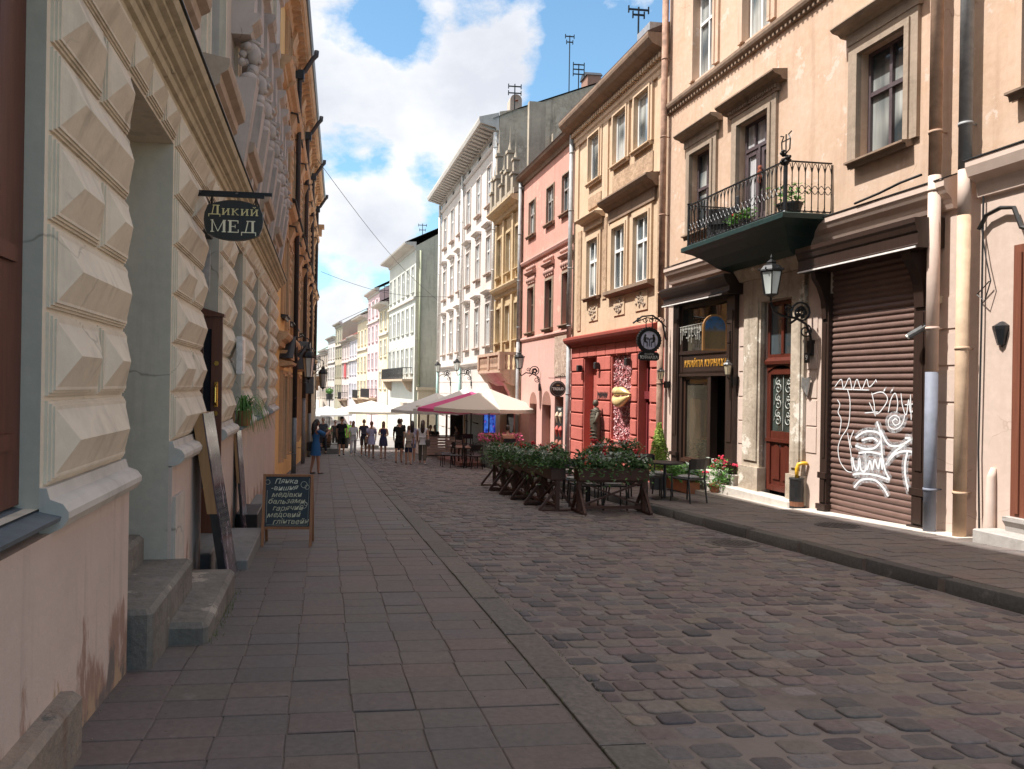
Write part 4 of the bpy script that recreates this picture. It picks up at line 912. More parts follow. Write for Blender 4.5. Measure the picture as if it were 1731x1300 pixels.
# ---- pink house
br3 = thing('townhouse', 'pink townhouse with arched ground-floor openings and grey window surrounds', 'building', (8.0, 26, 0))
pinkm = plaster('pink_plaster', (.57,.31,.25), (.50,.26,.21), dirt=(.33,.14,.11), dirt_amt=.4, bumps=.25, patch=(.64,.36,.28), patch_lim=.6)
pinklow = plaster('pink_smooth', (.60,.36,.31), (.57,.335,.29), dirt_amt=.12, bumps=.1)
h3 = [(a, b, 7.53, 8.86, .16) for a, b in ((19.82,20.6),(17.6,18.45),(15.95,16.75))]+[(a, b, 3.72, 5.47, .22) for a, b in ((19.82,20.6),(17.6,18.5),(15.82,16.6))]
m = MB(); skin(m, 15.64, 21.5, 3.45, 9.9, h3); m.build('upper_wall', pinkm, br3, F)
h3g = [(19.3, 20.2, -1.8, .95, .3), (17.65, 18.65, -1.8, .95, .3), (16.35, 17.25, -1.6, 1.25, .3)]
m = MB(); skin(m, 15.64, 21.5, -2, 3.45, h3g); m.build('ground_floor_wall', pinklow, br3, F)
m = MB()
for a, b in ((19.3, 20.2), (17.65, 18.65)):   # flat half discs on the wall, recess shade painted into their dark colour
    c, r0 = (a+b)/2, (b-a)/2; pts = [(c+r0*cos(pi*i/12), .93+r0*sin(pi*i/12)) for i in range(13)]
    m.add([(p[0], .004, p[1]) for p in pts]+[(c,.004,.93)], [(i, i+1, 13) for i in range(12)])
m.build('arch_head_shade', plaster('arch_shade', (.30,.15,.115), (.26,.13,.10)), br3, F, recalc=False)
MB().box(15.65, 21.49, -9, -.31, -3, 9.9).build('core', plaster('pink_inside', (.34,.17,.13), (.28,.14,.11)), br3, F)
gw = simple('grey_old_wood', (.28,.25,.23), .7)
a1 = make_win(br3, F, 20.21, 7.53, .78, 1.33, dep=.12, matf=gw, matg=glassc, sill=.15, sillmat=hoodm, trim=(.06,.03), trimmat=trimstone)
put_win(a1, br3, F, 18.03-20.21, 0); put_win(a1, br3, F, 16.35-20.21, 0)
a2 = make_win(br3, F, 20.21, 3.72, .78, 1.75, dep=.2, matf=dkw, matg=glassd, sill=.16, sillmat=hoodm, trim=(.09,.03), trimmat=trimstone)
m = MB(); m.smooth = True
for q in range(5): m.ell((-.44+.22*q, .04, 2.05), (.08,.07,.1), 7, 5); m.ell((-.44+.22*q, .05, 2.52), (.09,.07,.08), 7, 5)
m.smooth = False; m.prism([(0,2.25),(.1,2.28),(.16,2.34),(.16,2.38),(0,2.42)], -.58, .58); m.box(-.5, .5, 0, .04, 1.92, 2.2)
m.build('overdoor_frieze', plaster('dusty_pink_trim', (.50,.30,.25), (.38,.24,.2), bumps=.6), a2, F, (20.21, 0, 3.72))
put_win(a2, br3, F, 18.05-20.21, 0); put_win(a2, br3, F, 16.21-20.21, 0)
m = MB(); m.prism([(0,6.45),(.08,6.47),(.12,6.55),(.12,6.6),(0,6.64)], 15.64, 21.5); m.build('string_course', pinklow, br3, F); m = MB(); m.prism([(0,3.4),(.05,3.41),(.08,3.46),(.08,3.52),(0,3.55)], 15.64, 21.5); m.build('string_course', pinklow, br3, F)
m = MB(); m.prism([(0,9.75),(.06,9.78),(.1,9.9),(.28,10.0),(.32,10.1),(0,10.16)], 15.64, 21.52); m.build('eaves_cornice', hoodm, br3, F)
MB().prism([(.34,10.1),(.34,10.13),(-4,12.0),(-9,10.1)], 15.64, 21.54).build('roof', roofm, br3, F)
m = MB(); m.box(15.72, 17.3, .0, .025, 1.95, 3.35); m.build('exposed_stone_patch', plaster('rubble', (.55,.42,.33), (.28,.19,.15), bumps=1.6, scale=7), br3, F)
drainpipe(br3, F, 21.45, .14, gz(29)+.1, 9.9, .075, [pzinc, pzinc], (3.4,))
# ---- ochre house with statues on the parapet and a stone balcony
br4 = thing('townhouse', 'narrow ochre townhouse with stone pinnacles on its parapet and a stone balcony', 'building', (7.9, 31, 0))
och4 = plaster('sand_plaster', (.56,.43,.27), (.46,.345,.21), dirt=(.18,.12,.07), dirt_amt=.5, bumps=.3)
c4 = (25.0, 23.45, 22.0)
m = MB(); skin(m, 21.52, 25.6, -2.2, 9.1, [(c-.36, c+.36, 6.55, 8.3, .2) for c in c4]+[(c-.36, c+.36, 3.57, 5.1, .2) for c in c4]+[(22.4, 24.6, -2, 1.6, .3)]); m.build('wall', och4, br4, F)
MB().box(21.53, 25.59, -9, -.31, -3, 9.3).build('core', MATS['dark_interior'], br4, F)
b1 = make_win(br4, F, 25.0, 6.55, .72, 1.75, dep=.16, matf=whitef, matg=glassc, sill=.18, sillmat=och4, trim=(.12,.06), trimmat=och4)
b2 = make_win(br4, F, 25.0, 3.57, .72, 1.53, dep=.16, matf=whitef, matg=glassc, sill=.18, sillmat=och4, trim=(.12,.06), trimmat=och4)
for c in c4[1:]: put_win(b1, br4, F, c-25, 0); put_win(b2, br4, F, c-25, 0)
m = MB()
for z, p in ((5.55, .34), (9.0, .55)): m.prism([(0,z),(p*.3,z+.05),(p*.4,z+.2),(p*.85,z+.3),(p,z+.4),(p,z+.45),(0,z+.55)], 21.5, 25.6)
for s_ in (21.66, 22.7, 24.2, 25.45): m.box(s_-.13, s_+.13, 0, .12, 3.0, 5.5); m.box(s_-.13, s_+.13, 0, .12, 6.1, 8.95)
m.build('cornice', och4, br4, F)
m = MB()
for i, s_ in enumerate((21.8, 22.7, 23.6, 24.5, 25.3)):
    h_ = (1.7, 2.4, 1.7, 2.9, 1.8)[i]
    m.box(s_-.16, s_+.16, .1, .42, 9.55, 9.55+h_*.45); m.box(s_-.22, s_+.22, .04, .48, 9.55+h_*.45, 9.55+h_*.5); m.box(s_-.11, s_+.11, .15, .37, 9.55+h_*.5, 9.55+h_*.8); m.box(s_-.16, s_+.16, .1, .42, 9.55+h_*.8, 9.55+h_*.85)
    m.lathe([(.10,9.55+h_*.85),(.03,9.55+h_*1.0),(.0,9.55+h_*1.35)], (s_,.26,0), 8)
m.box(21.5, 25.6, .1, .4, 9.5, 9.75); m.box(21.52, 21.75, -.9, -.2, 9.5, 13.3); m.build('parapet_pinnacle', plaster('weathered_stone', (.42,.36,.28), (.28,.24,.19), dirt_amt=.6, bumps=.6), br4, F)
m = MB(); m.prism([(0,2.05),(.2,1.6),(.5,1.75),(.75,2.1),(.85,2.15),(.85,2.28),(0,2.28)], 21.6, 25.5); m.prism([(.66,2.88),(.88,2.88),(.88,3.0),(.66,3.0)], 21.6, 25.5); m.box(21.6, 21.78, 0, .66, 2.88, 3.0); m.box(25.32, 25.5, 0, .66, 2.88, 3.0)
for s_ in (21.7, 23.5, 25.4): m.box(s_-.12, s_+.12, .64, .88, 2.28, 2.9)
for k in range(15): m.lathe([(.05,2.28),(.07,2.4),(.045,2.55),(.07,2.75),(.05,2.88)], (21.95+k*.23,.77,0), 8)
for k in range(3): m.lathe([(.05,2.28),(.07,2.4),(.045,2.55),(.07,2.75),(.05,2.88)], (21.7,.15+k*.2,0), 8)
for s_ in (22.2, 24.8): m.prism([(0,.6),(.15,.7),(.3,1.3),(.55,1.75),(0,1.95)], s_-.2, s_+.2)
m.build('stone_balcony', plaster('balcony_stone', (.55,.38,.28), (.42,.29,.21), dirt_amt=.5, bumps=.5), br4, F)
MB().prism([(.4,9.5),(-4,11.4),(-9,9.5)], 21.5, 25.58).build('roof', roofm, br4, F)
# ---- white house
br5 = thing('townhouse', 'tall white townhouse with six windows a floor and a bracketed cornice', 'building', (7.6, 40, 0))
white5 = plaster('white_plaster', (.58,.525,.485), (.53,.48,.445), dirt_amt=.12, bumps=.1)
c5 = [27.16, 29.45, 31.83, 34.05, 36.32, 38.67]
h5 = [(c-.45, c+.45, z0, z1, .16) for c in c5 for z0, z1 in ((3.55,5.6),(7.05,8.85),(10.35,12.3))]+[(c-.3, c+.3, 13.08, 13.42, .12) for c in c5]+[(c-.6, c+.6, -2.6, .9, .3) for c in c5]
m = MB(); skin(m, 25.62, 40.3, -2.8, 13.5, h5); m.build('wall', white5, br5, F)
MB().box(25.63, 40.29, -.9, -.31, -3, 13.4).build('core', MATS['dark_interior'], br5, F)
greys = plaster('firewall_grey', (.50,.42,.33), (.25,.205,.16), dirt=(.07,.06,.05), dirt_amt=.9, bumps=.6, scale=.8, patch=(.42,.36,.29), patch_lim=.55)
m = MB(); pts = [(-.02,-3),(-.02,14.35),(-1.0,14.55),(-9,17.6),(-13,17.8),(-13,-3)]
m.add([(25.61,d,z) for d, z in pts]+[(40.3,d,z) for d, z in pts], [tuple(range(6)), tuple(range(11,5,-1)), (4,5,11,10)]); m.box(25.3, 25.6, -3.2, -2.5, 9, 13.4)
m.build('firewall', greys, br5, F)
m = MB(); m.add([(25.55,.3,14.0),(25.55,-1.0,14.6),(25.55,-9,17.68),(25.55,-13,17.85),(40.35,.3,14.0),(40.35,-1,14.6),(40.35,-9,17.68),(40.35,-13,17.85)], [(0,1,5,4),(1,2,6,5),(2,3,7,6)]); m.build('roof', roofm, br5, F, recalc=False)
pan5 = glass('pale_glass', (.10,.11,.12), .05, curtain=(.45,.45,.45), cl=(.4,.5))
for z0, h_, kw in ((3.55, 2.05, dict(sill=.2, hood=(.3,.3,.3,.62))), (7.05, 1.8, dict(sill=.2, hood=(.3,.3,.3,.62))), (10.35, 1.95, dict(sill=.2))):
    b_ = make_win(br5, F, c5[0], z0, .9, h_, dep=.1, matf=whitef, matg=pan5, sillmat=simple('pinkish_stone', (.48,.37,.31), .8), trim=(.08,.04), trimmat=white5, **({k: v for k, v in kw.items()}))
    for c in c5[1:]: put_win(b_, br5, F, c-c5[0], 0)
b_ = make_win(br5, F, c5[0], 13.08, .6, .34, dep=.1, matf=dkw, matg=panem, cols=2, trans=None)
for c in c5[1:]: put_win(b_, br5, F, c-c5[0], 0)
b_ = make_win(br5, F, c5[0], -2.6, 1.2, 3.5, dep=.25, matf=dkw, matg=panem, cols=2, trans=.7)
for c in c5[1:]: put_win(b_, br5, F, c-c5[0], 0)
for z, p in ((2.62, .2), (12.85, .12)): MB().prism([(0,z),(p*.5,z+.03),(p,z+.12),(p,z+.2),(0,z+.25)], 25.62, 40.3).build('string_course', white5, br5, F)
m = MB()
for k in range(7): m.box(25.62, 40.3, .0, .02, -2.4+k*.7, -1.75+k*.7)
m.build('banded_masonry', white5, br5, F)
m = MB(); m.prism([(0,13.45),(.1,13.48),(.15,13.6),(.9,13.78),(.95,13.95),(.95,14.05),(0,14.3)], 25.6, 40.5)
for i in range(30): m.prism([(0.05,13.5),(.3,13.52),(.8,13.7),(.8,13.79),(0.05,13.79)], 25.75+i*.49, 25.98+i*.49)
m.build('eaves_cornice', plaster('white_cornice', (.52,.485,.45), (.43,.40,.37), dirt_amt=.3), br5, F)
pgreen = simple('verdigris_pipe', (.22,.33,.31), .5, .2); pwh = simple('white_pipe', (.6,.58,.55), .5)
for s_ in (25.75, 33.0, 40.1): drainpipe(br5, F, s_, .14, gz(33), 13.4, .09, [pgreen, pwh], (2.6,))
# ------------------------------------------------------------ the far houses along the bend
P6 = Vector((7.16, 60, 0)); A6 = math.atan(.1016)
def house(label, y0, y1, P, ang, zt, col, cols, floors, wallc2=None, eave=.5, roofc=None, side=None, balc=None, grp=None, hgt=1.7, wfrac=.42, base=None):
    fr = Fr((P.x, P.y), ang); Ln = y1-y0
    h = thing('townhouse', label, 'building', (P.x, P.y, gz(P.y)))
    zg = gz(P.y)-1.2
    pm = plaster('far_'+label[:14].replace(' ', '_')+str(int(P.y)), col, tuple(x*.9 for x in col), dirt_amt=.2, bumps=.15)
    hs = []; step = Ln/cols; ww = step*wfrac
    for z in floors:
        for k in range(cols): c = step*(k+.5); hs.append((c-ww/2, c+ww/2, z, z+hgt, .15))
    m = MB(); skin(m, 0, Ln, zg, zt-.2, hs); m.build('wall', pm, h, fr)
    m = MB(); m.add([(0,-.001,zg),(0,-9,zg),(0,-9,zt+1.2),(0,-4.5,zt+2.4),(0,-.001,zt-.2),(Ln,-.001,zg),(Ln,-9,zg),(Ln,-9,zt+1.2),(Ln,-4.5,zt+2.4),(Ln,-.001,zt-.2)], [(0,1,2,3,4),(9,8,7,6,5),(1,2,7,6)]); m.build('side_wall', side or pm, h, fr)
    MB().box(.05, Ln-.05, -.5, -.16, zg, zt-.2).build('core', MATS['dark_interior'], h, fr)
    pg = glass('far_glass', (.12,.13,.14), .06, curtain=(.4,.4,.4), cl=(.4,.5)); b_ = None
    for z in floors:
        b_ = make_win(h, fr, step*.5, z, ww, hgt, dep=.1, matf=whitef, matg=pg, cols=2, trans=.65, trim=(.1,.05), trimmat=pm, sill=.15, sillmat=pm, fw=.08)
        for k in range(1, cols): put_win(b_, h, fr, step*k, 0)
    m = MB(); m.prism([(0,zt-.5),(.1,zt-.45),(.15,zt-.25),(eave,zt-.1),(eave+.05,zt),(eave+.05,zt+.06),(0,zt+.12)], -.02, Ln+.02); m.prism([(0,floors[-1]-.7),(.18,floors[-1]-.65),(.18,floors[-1]-.5),(0,floors[-1]-.45)], 0, Ln); m.build('cornice', plaster('far_cornice', (.52,.48,.43), (.45,.42,.38)), h, fr)
    m = MB(); m.add([(-.05,eave+.06,zt+.05),(-.05,-4.5,zt+2.6),(-.05,-9,zt+1.3),(Ln+.05,eave+.06,zt+.05),(Ln+.05,-4.5,zt+2.6),(Ln+.05,-9,zt+1.3)], [(0,1,4,3),(1,2,5,4)]); m.build('roof', roofc or roofm, h, fr, recalc=False)
    if balc:
        s0, s1, z, sty = balc; m = MB(); m.box(s0, s1, 0, .9, z-.18, z); m.prism([(0,z-1.1),(.35,z-.9),(.8,z-.2),(0,z-.2)], s0+.3, s0+.7); m.prism([(0,z-1.1),(.35,z-.9),(.8,z-.2),(0,z-.2)], s1-.7, s1-.3)
        bl = m.build('balcony', plaster('balcony_tan', (.50,.38,.28), (.42,.32,.23), bumps=.5), h, fr)
        m = MB()
        for d_ in (.84,): m.box(s0, s1, d_, d_+.04, z+.9, z+.96); m.box(s0, s1, d_, d_+.04, z+.08, z+.12)
        k = s0
        while k < s1: m.box(k, k+.025, .85, .875, z, z+.92); k += .16
        k = .05
        while k < .85: m.box(s0, s0+.025, k, k+.025, z, z+.92); k += .16
        m.box(s0, s0+.04, 0, .84, z+.9, z+.96); m.build('railing', simple('railing_iron', (.06,.06,.065), .5, .3), bl, fr)
    return h, fr
redroof = plaster('red_roof', (.22,.06,.045), (.17,.05,.04), bumps=.4)
gside = plaster('green_grey_wall', (.52,.50,.40), (.42,.40,.32), dirt=(.12,.12,.09), dirt_amt=.6, bumps=.3, scale=.5)
def along(y): return Vector((7.16-.1016*(y-60)-.00035*(y-60)**2, y, 0)), math.atan(.1016+.0007*(y-60))
spec = [(60, 71.6, 'grey-white house with a greenish blank side wall and a long first-floor balcony', 13.2, (.52,.525,.48), 6, (2.6,6.0,9.3), dict(side=gside, eave=.9, balc=(.6,10.5,2.1,0), hgt=2.1)),
 (71.7, 76.5, 'low cream house under a wide eave, left of the grey-white one', 9.6, (.66,.58,.42), 2, (1.2,4.4,7.2), dict(eave=.9)),
 (76.6, 83.5, 'tall pink house in the far row', 11.6, (.66,.50,.51), 3, (.4,3.3,6.2,8.9), dict(roofc=redroof, balc=(.5,6,.2,0))),
 (83.6, 90.5, 'pale yellow house in the far row', 9.4, (.68,.58,.42), 3, (.3,3.1,6.2), dict(eave=.8, roofc=redroof, balc=(1,5,.0,0))),
 (90.6, 96.5, 'lilac-white house with a red roof in the far row', 7.6, (.60,.58,.62), 3, (.0,2.8,5.2), dict(roofc=redroof)),
 (96.6, 103, 'white house with one red-framed window in the far row', 7.4, (.68,.60,.58), 3, (-.2,2.6,5.1), dict(roofc=redroof, balc=(1,4,-.4,0))),
 (103.1, 109.5, 'narrow olive-grey house in the far row', 10.2, (.44,.41,.31), 3, (-.2,2.6,5.4,7.6), dict()),
 (109.6, 117, 'white gabled house near the end of the street', 8.6, (.62,.58,.55), 3, (-.5,2.4,5.4), dict()),
 (117.1, 126, 'beige house at the far end of the street', 7.0, (.52,.45,.38), 4, (-.6,2.3,4.6), dict()),
 (126.1, 140, 'pale house closing the view at the end of the street', 6.0, (.55,.5,.46), 5, (-.8,2.0,4.0), dict())]
for y0, y1, lab, zt, col, nc, fl, kw in spec:
    P, a_ = along(y0); Ln = (y1-y0)/cos(a_)
    h, fr = house(lab, 0, Ln, P, a_, zt, col, nc, fl, **kw)
    if 'blank side' in lab: drainpipe(h, fr, -.12, -.35, gz(60), 12.6, .09, [pgreen, simple('olive_pipe', (.30,.31,.20), .5)], (1.0,))
    if 'red-framed' in lab: MB().box(2.2, 4.0, .02, .1, 2.4, 4.6).build('red_shutter', simple('red_paint', (.5,.08,.09), .5), h, fr)
# wall and gate in the gap before the grey-white house
t = thing('courtyard_wall', 'low beige courtyard wall with a doorway beside the white townhouse', 'wall', (8.5, 58.5, gz(58.5)))
fr = Fr((7.3, 58.6), rad(-90)); m = MB()
m.add([], []); m.box(0, 9, -.2, .2, -4, 1.2); m.box(-.1, 9, -.3, .3, 1.2, 1.45); m.build('wall', plaster('court_beige', (.50,.42,.30), (.42,.35,.25)), t, fr)
m = MB(); m.box(1.2, 2.6, .2, .26, -3.4, .6); m.build('doorway', simple('gate_brown', (.16,.11,.07), .6), t, fr)
# left-hand far houses beyond the square
for i, (y0, y1, x, lab, zt, col) in enumerate([(92, 106, -4.2, 'ochre corner house far down the left side', 7.5, (.5,.36,.2)), (107, 122, -5.5, 'grey house far down the left side', 6.5, (.42,.4,.37))]):
    fr = Fr((x, y1), 0); fr.S = Vector((0, -1, 0)); fr.N = Vector((1, 0, 0))
    h = thing('townhouse', lab, 'building', (x, y1, gz(y1))); pm = plaster('lf%d' % i, col, tuple(c*.85 for c in col))
    hs = [(1+k*3, 2.1+k*3, z, z+1.7, .15) for k in range(4) for z in (-1.2, 2.0, 4.4)]
    m = MB(); skin(m, 0, y1-y0, -6, zt, hs); m.add([(y1-y0,0,-6),(y1-y0,-9,-6),(y1-y0,-9,zt),(y1-y0,0,zt)], [(0,1,2,3)]); m.build('wall', pm, h, fr)
    MB().box(.1, y1-y0-.1, -.6, -.16, -6, zt-.1).build('core', MATS['dark_interior'], h, fr)
    b_ = make_win(h, fr, 1.55, -1.2, 1.1, 1.7, dep=.1, matf=whitef, matg=glass('far_glass'), trim=(.1,.04), trimmat=pm)
    for k in range(4):
        for z in (-1.2, 2.0, 4.4):
            if k or z > 0: put_win(b_, h, fr, 3*k, z+1.2)
    MB().prism([(.5,zt),(-4.5,zt+2.2),(-9,zt)], -.1, y1-y0+.1).build('roof', roofm, h, fr)
# ------------------------------------------------------------ street furniture and signs, left side
iron = simple('black_iron', (.022,.022,.023), .45, .5, .3)
blackp = simple('black_paint', (.018,.017,.017), .45, 0, .3)
t = thing('hanging_sign', 'black barrel-shaped hanging sign with gold lettering on a double iron bar', 'sign', (-1.19, 7.0, 3.30))
m = MB()
for z, y, l in ((.02, .06, .66), (-.03, -.05, .60)): m.bar((-.08,y,z), (l,y,z), .022, .03)
m.bar((0,-.06,-.03), (0,.07,.02), .03, .04); m.bar((.34,-.05,-.03), (.34,.06,.02), .02)
m.build('bracket', iron, t)
for x in (.12, .52):
    m = MB(); m.tube([(x-.03,0,-.11),(x,0,-.03),(x+.03,0,-.11)], .006, 5); m.tube([(x,0,-.02),(x,0,-.12)], .01, 5); m.build('hanger', iron, t)
pts = []
for i in range(13): a = -1+2*i/12; pts.append((a*.235, .185-.055*a*a))
pts += [(.262, .06), (.268, 0), (.262, -.06)]
for i in range(13): a = 1-2*i/12; pts.append((a*.235, -.185+.055*a*a))
pts += [(-.262, -.06), (-.268, 0), (-.262, .06)]
bw = wood('black_board', (.020,.018,.016), (.012,.011,.010), 'z', .4)
bd_ = MB().poly(pts, -.03, .03).build('board', bw, t, at=(.32, 0, -.25))
gold = simple('cream_gold', (.72,.60,.30), .45, .3, .1, bumps=0)
# slab-serif letters drawn as strokes on a unit cell: (x0,y0,x1,y1,thickness)
SER = {'М': (1.25, [(.14,0,.14,1,.09),(1.1,0,1.1,1,.19),(.16,1,.60,.06,.19),(1.06,1,.60,.06,.07),(.0,.03,.30,.03,.06),(.92,.03,1.25,.03,.06),(.02,.97,.22,.97,.06),(1.0,.97,1.25,.97,.06)]),
 'Е': (.95, [(.2,0,.2,1,.19),(.0,.03,.85,.03,.07),(.0,.97,.82,.97,.07),(.2,.5,.6,.5,.06),(.85,0,.85,.26,.06),(.82,.76,.82,1,.06),(.6,.36,.6,.64,.05)]),
 'Д': (1.2, [(.35,.05,.55,1,.08),(.92,.0,.92,1,.19),(.42,.97,1.12,.97,.07),(.0,.04,1.2,.04,.08),(.03,-.22,.03,.06,.07),(1.17,-.22,1.17,.06,.07)]),
 'и': (.85, [(.16,0,.16,.68,.15),(.68,0,.68,.68,.15),(.18,.06,.66,.62,.08),(.02,.03,.3,.03,.06),(.54,.03,.84,.03,.06),(.02,.65,.3,.65,.06),(.54,.65,.84,.65,.06)]),
 'к': (.80, [(.16,0,.16,.68,.15),(.2,.34,.62,.66,.08),(.3,.40,.68,.03,.14),(.02,.03,.3,.03,.06),(.55,.03,.8,.03,.06),(.02,.65,.3,.65,.06),(.5,.65,.74,.65,.06)])}
SER['й'] = (.85, SER['и'][1]+[(.28,.92,.42,.82,.07),(.42,.82,.58,.92,.07)])
def serif(word, h, cx_, z0, mat, gap=.14):
    tot = sum(SER[c][0] for c in word)+gap*(len(word)-1); x = cx_-tot*h/2; m = MB()
    for c in word:
        for i, (a, b, c2, d, w_) in enumerate(SER[c][1]): m.bar((x+a*h, -.033-.0004*i, z0+b*h), (x+c2*h, -.033-.0004*i, z0+d*h), w_*h if abs(a-c2) < abs(b-d)*3 else .006, .006 if abs(a-c2) < abs(b-d)*3 else w_*h)
        x += (SER[c][0]+gap)*h
    m.build('lettering', mat, bd_)
serif('Дикий', .088, 0, .045, gold); serif('МЕД', .112, 0, -.115, simple('cream_letter', (.80,.74,.55), .5, 0, .1, bumps=0))
# chalkboard
t = thing('chalkboard', 'wooden A-frame chalkboard with a handwritten drinks menu on the left pavement', 'sign', (-.455, 9.58, gz(9.58)), rad(-3))
t.rotation_euler.x = 0
ow = wood('orange_wood', (.33,.15,.065), (.24,.10,.045), 'z', .5)
tl = .06
def fpt(x, z, d=0): return (x, -.16+z*.17+d, z)
for x in (-.30, .30):
    MB().bar(fpt(x, -.01), fpt(x, .9), .035, .03).build('leg', ow, t); MB().bar((x, .26, -.01), (x, .0, .88), .035, .028).build('leg', ow, t)
m = MB(); m.bar(fpt(-.28, .885), fpt(.28, .885), .035, .03); m.bar(fpt(-.28, .235), fpt(.28, .235), .03, .03); m.build('rail', ow, t)
m = MB(); m.add([fpt(-.284,.25,.0),fpt(.284,.25,.0),fpt(.284,.87,0),fpt(-.284,.87,0),fpt(-.284,.25,.012),fpt(.284,.25,.012),fpt(.284,.87,.012),fpt(-.284,.87,.012)], [(0,1,2,3),(7,6,5,4),(0,4,5,1),(1,5,6,2),(2,6,7,3),(3,7,4,0)])
pn = m.build('slate_panel', simple('slate', (.022,.035,.045), .6, 0, .35, 5), t)
chalk = simple('chalk', (.62,.62,.50), .9, 0, .2, bumps=0); chalky = simple('chalk_yellow', (.52,.51,.36), .9, bumps=0)
for i, (s_, x) in enumerate((('Пянка', -.03), ('-вишня', -.05), ('медівки', -.02), ('бальзами', -.02), ('гарячий', 0), ('медовий', -.05), ('глінтвейн', .04))):
    z = .81-i*.083; text(s_, .086, chalk if i < 2 else chalky, pn, fpt(x, z, -.003), (1,0,.02), (0,-1,.17), shear=.3, depth=.001, sx=1.15, wob=.0028, bold=.0004)
m = MB()
for c, r0 in (((.2,.77), .04), ((.24,.74), .028), ((.2,.52), .045), ((.23,.53), .02), ((-.26,.8), .03)):
    P = [(c[0]+r0*cos(k*.52), c[1]+r0*sin(k*.52)) for k in range(13)]; m.tube([fpt(a, b, -.004) for a, b in P], .0022, 4)
m.tube([fpt(-.26,.27,-.003),fpt(.26,.27,-.003),fpt(.265,.85,-.003)], .0016, 4); m.tube([fpt(-.262,.3,-.003),fpt(-.262,.7,-.003)], .0016, 4)
m.build('chalk_drawing', chalk, pn)
# boards leaning at the doors
def printmat(name, seed):
    mt, tt, p = newmat(name); co = nd(tt, 'ShaderNodeTexCoord').outputs['Object']
    n = noise(tt, co, 4, 5, .6, off=(seed, 0, 0)); n2 = noise(tt, co, 9, 4, .6, off=(seed*2, 1, 0), stretch=(1, 1, .5))
    c = mixc(tt, ramp(tt, n, .42, .62), (.045,.035,.045), (.16,.12,.13)); c = mixc(tt, ramp(tt, n2, .6, .66), c, (.42,.34,.38)); c = mixc(tt, ramp(tt, noise(tt, co, 3, 3, .5, off=(0, seed, 2)), .64, .68), c, (.32,.05,.06))
    tt.links.new(c, p.inputs['Base Color']); p.inputs['Roughness'].default_value = .16; return mt
card = wood('tan_board', (.36,.20,.085), (.29,.155,.065), 'z', .6)
def leaning(x0, x1, y0, wy, H, thick, label, seed):
    t = thing('leaning_board', label, 'advertising board', (x0, y0, gz(y0)+.03))
    lean = (x1-x0)/H
    def q(d, y, z): return (d+lean*z, y, z)
    def slab(d0, d1, ya, yb, za, zb): return MB().add([q(d0,ya,za),q(d1,ya,za),q(d1,yb,za),q(d0,yb,za),q(d0,ya,zb),q(d1,ya,zb),q(d1,yb,zb),q(d0,yb,zb)], [(0,3,2,1),(4,5,6,7),(0,1,5,4),(1,2,6,5),(2,3,7,6),(3,0,4,7)])
    slab(-thick, -.012, 0, wy, H*.42, H).build('box_frame', card, t); slab(-thick*.8, -.012, .01, wy-.01, .02, H*.42).build('backing', blackp, t)
    slab(-.012, .0, -.004, wy+.004, 0, H+.002).build('printed_face', printmat('print_%d' % seed, seed), t)
    return t
leaning(-.86, -1.12, 7.02, .62, 1.60, .105, 'tall printed board with a tan wooden edge leaning by the niche, nearest the camera', 3)
leaning(-1.06, -1.20, 10.15, .5, 1.68, .05, 'thin printed board leaning on the wall below the potted plant', 8)
# steps
oldst = plaster('old_step', (.24,.215,.185), (.15,.135,.115), dirt=(.05,.05,.045), dirt_amt=.7, bumps=1.2, scale=3, patch=(.34,.30,.25), patch_lim=.6)
smst = plaster('smooth_step', (.225,.215,.20), (.18,.17,.16), dirt=(.08,.08,.07), dirt_amt=.5, bumps=.5, scale=2)
def block(name, label, x0, x1, y0, y1, ztop, mat, b=.03, cat='step', body=None):
    t = MB().bbox(x0, x1, y0, y1, -1.2-ztop, 0, b).build(name, mat, None, None, (0, 0, ztop)); return tag(t, label, cat)
s1 = block('doorstep', 'worn slab step with a stained brown front filling the grey niche', -2.4, -1.055, 4.78, 6.2, .12, oldst)
s2 = block('doorstep', 'upper stone tread at the back of the grey niche', -2.45, -1.42, 4.79, 6.13, .33, oldst)
block('stone_step', 'low mossy stone block standing before the niche step', -1.2, -.79, 5.29, 6.85, -.13, oldst, .035)
block('stone_block', 'crumbling plastered stone block at the foot of the wall in the bottom left corner', -1.28, -1.10, 1.0, 3.62, .11, plaster('crumbling', (.36,.27,.20), (.22,.19,.16), dirt=(.16,.07,.04), dirt_amt=.8, bumps=1.4, scale=3, patch=(.13,.12,.11), patch_lim=.52), .03)
block('doorstep', 'long smooth slab step below the open brown door', -1.2, -.79, 7.95, 9.72, gz(8.8)+.15, smst, .012)
block('doorstep', 'narrow upper tread under the open brown door', -1.6, -1.12, 7.62, 8.74, gz(8.8)+.30, smst, .012)
block('stone_step', 'small grey step against the wall behind the chalkboard', -1.3, -.98, 12.2, 13.6, gz(12.8)+.22, smst, .012)
t = MB().bbox(-.15, .15, -.45, .45, -.02, .30, .01).build('crate', blackp, None, None, (-1.07, 10.95, gz(10.95))); tag(t, 'low black box on the pavement behind the chalkboard', 'box')
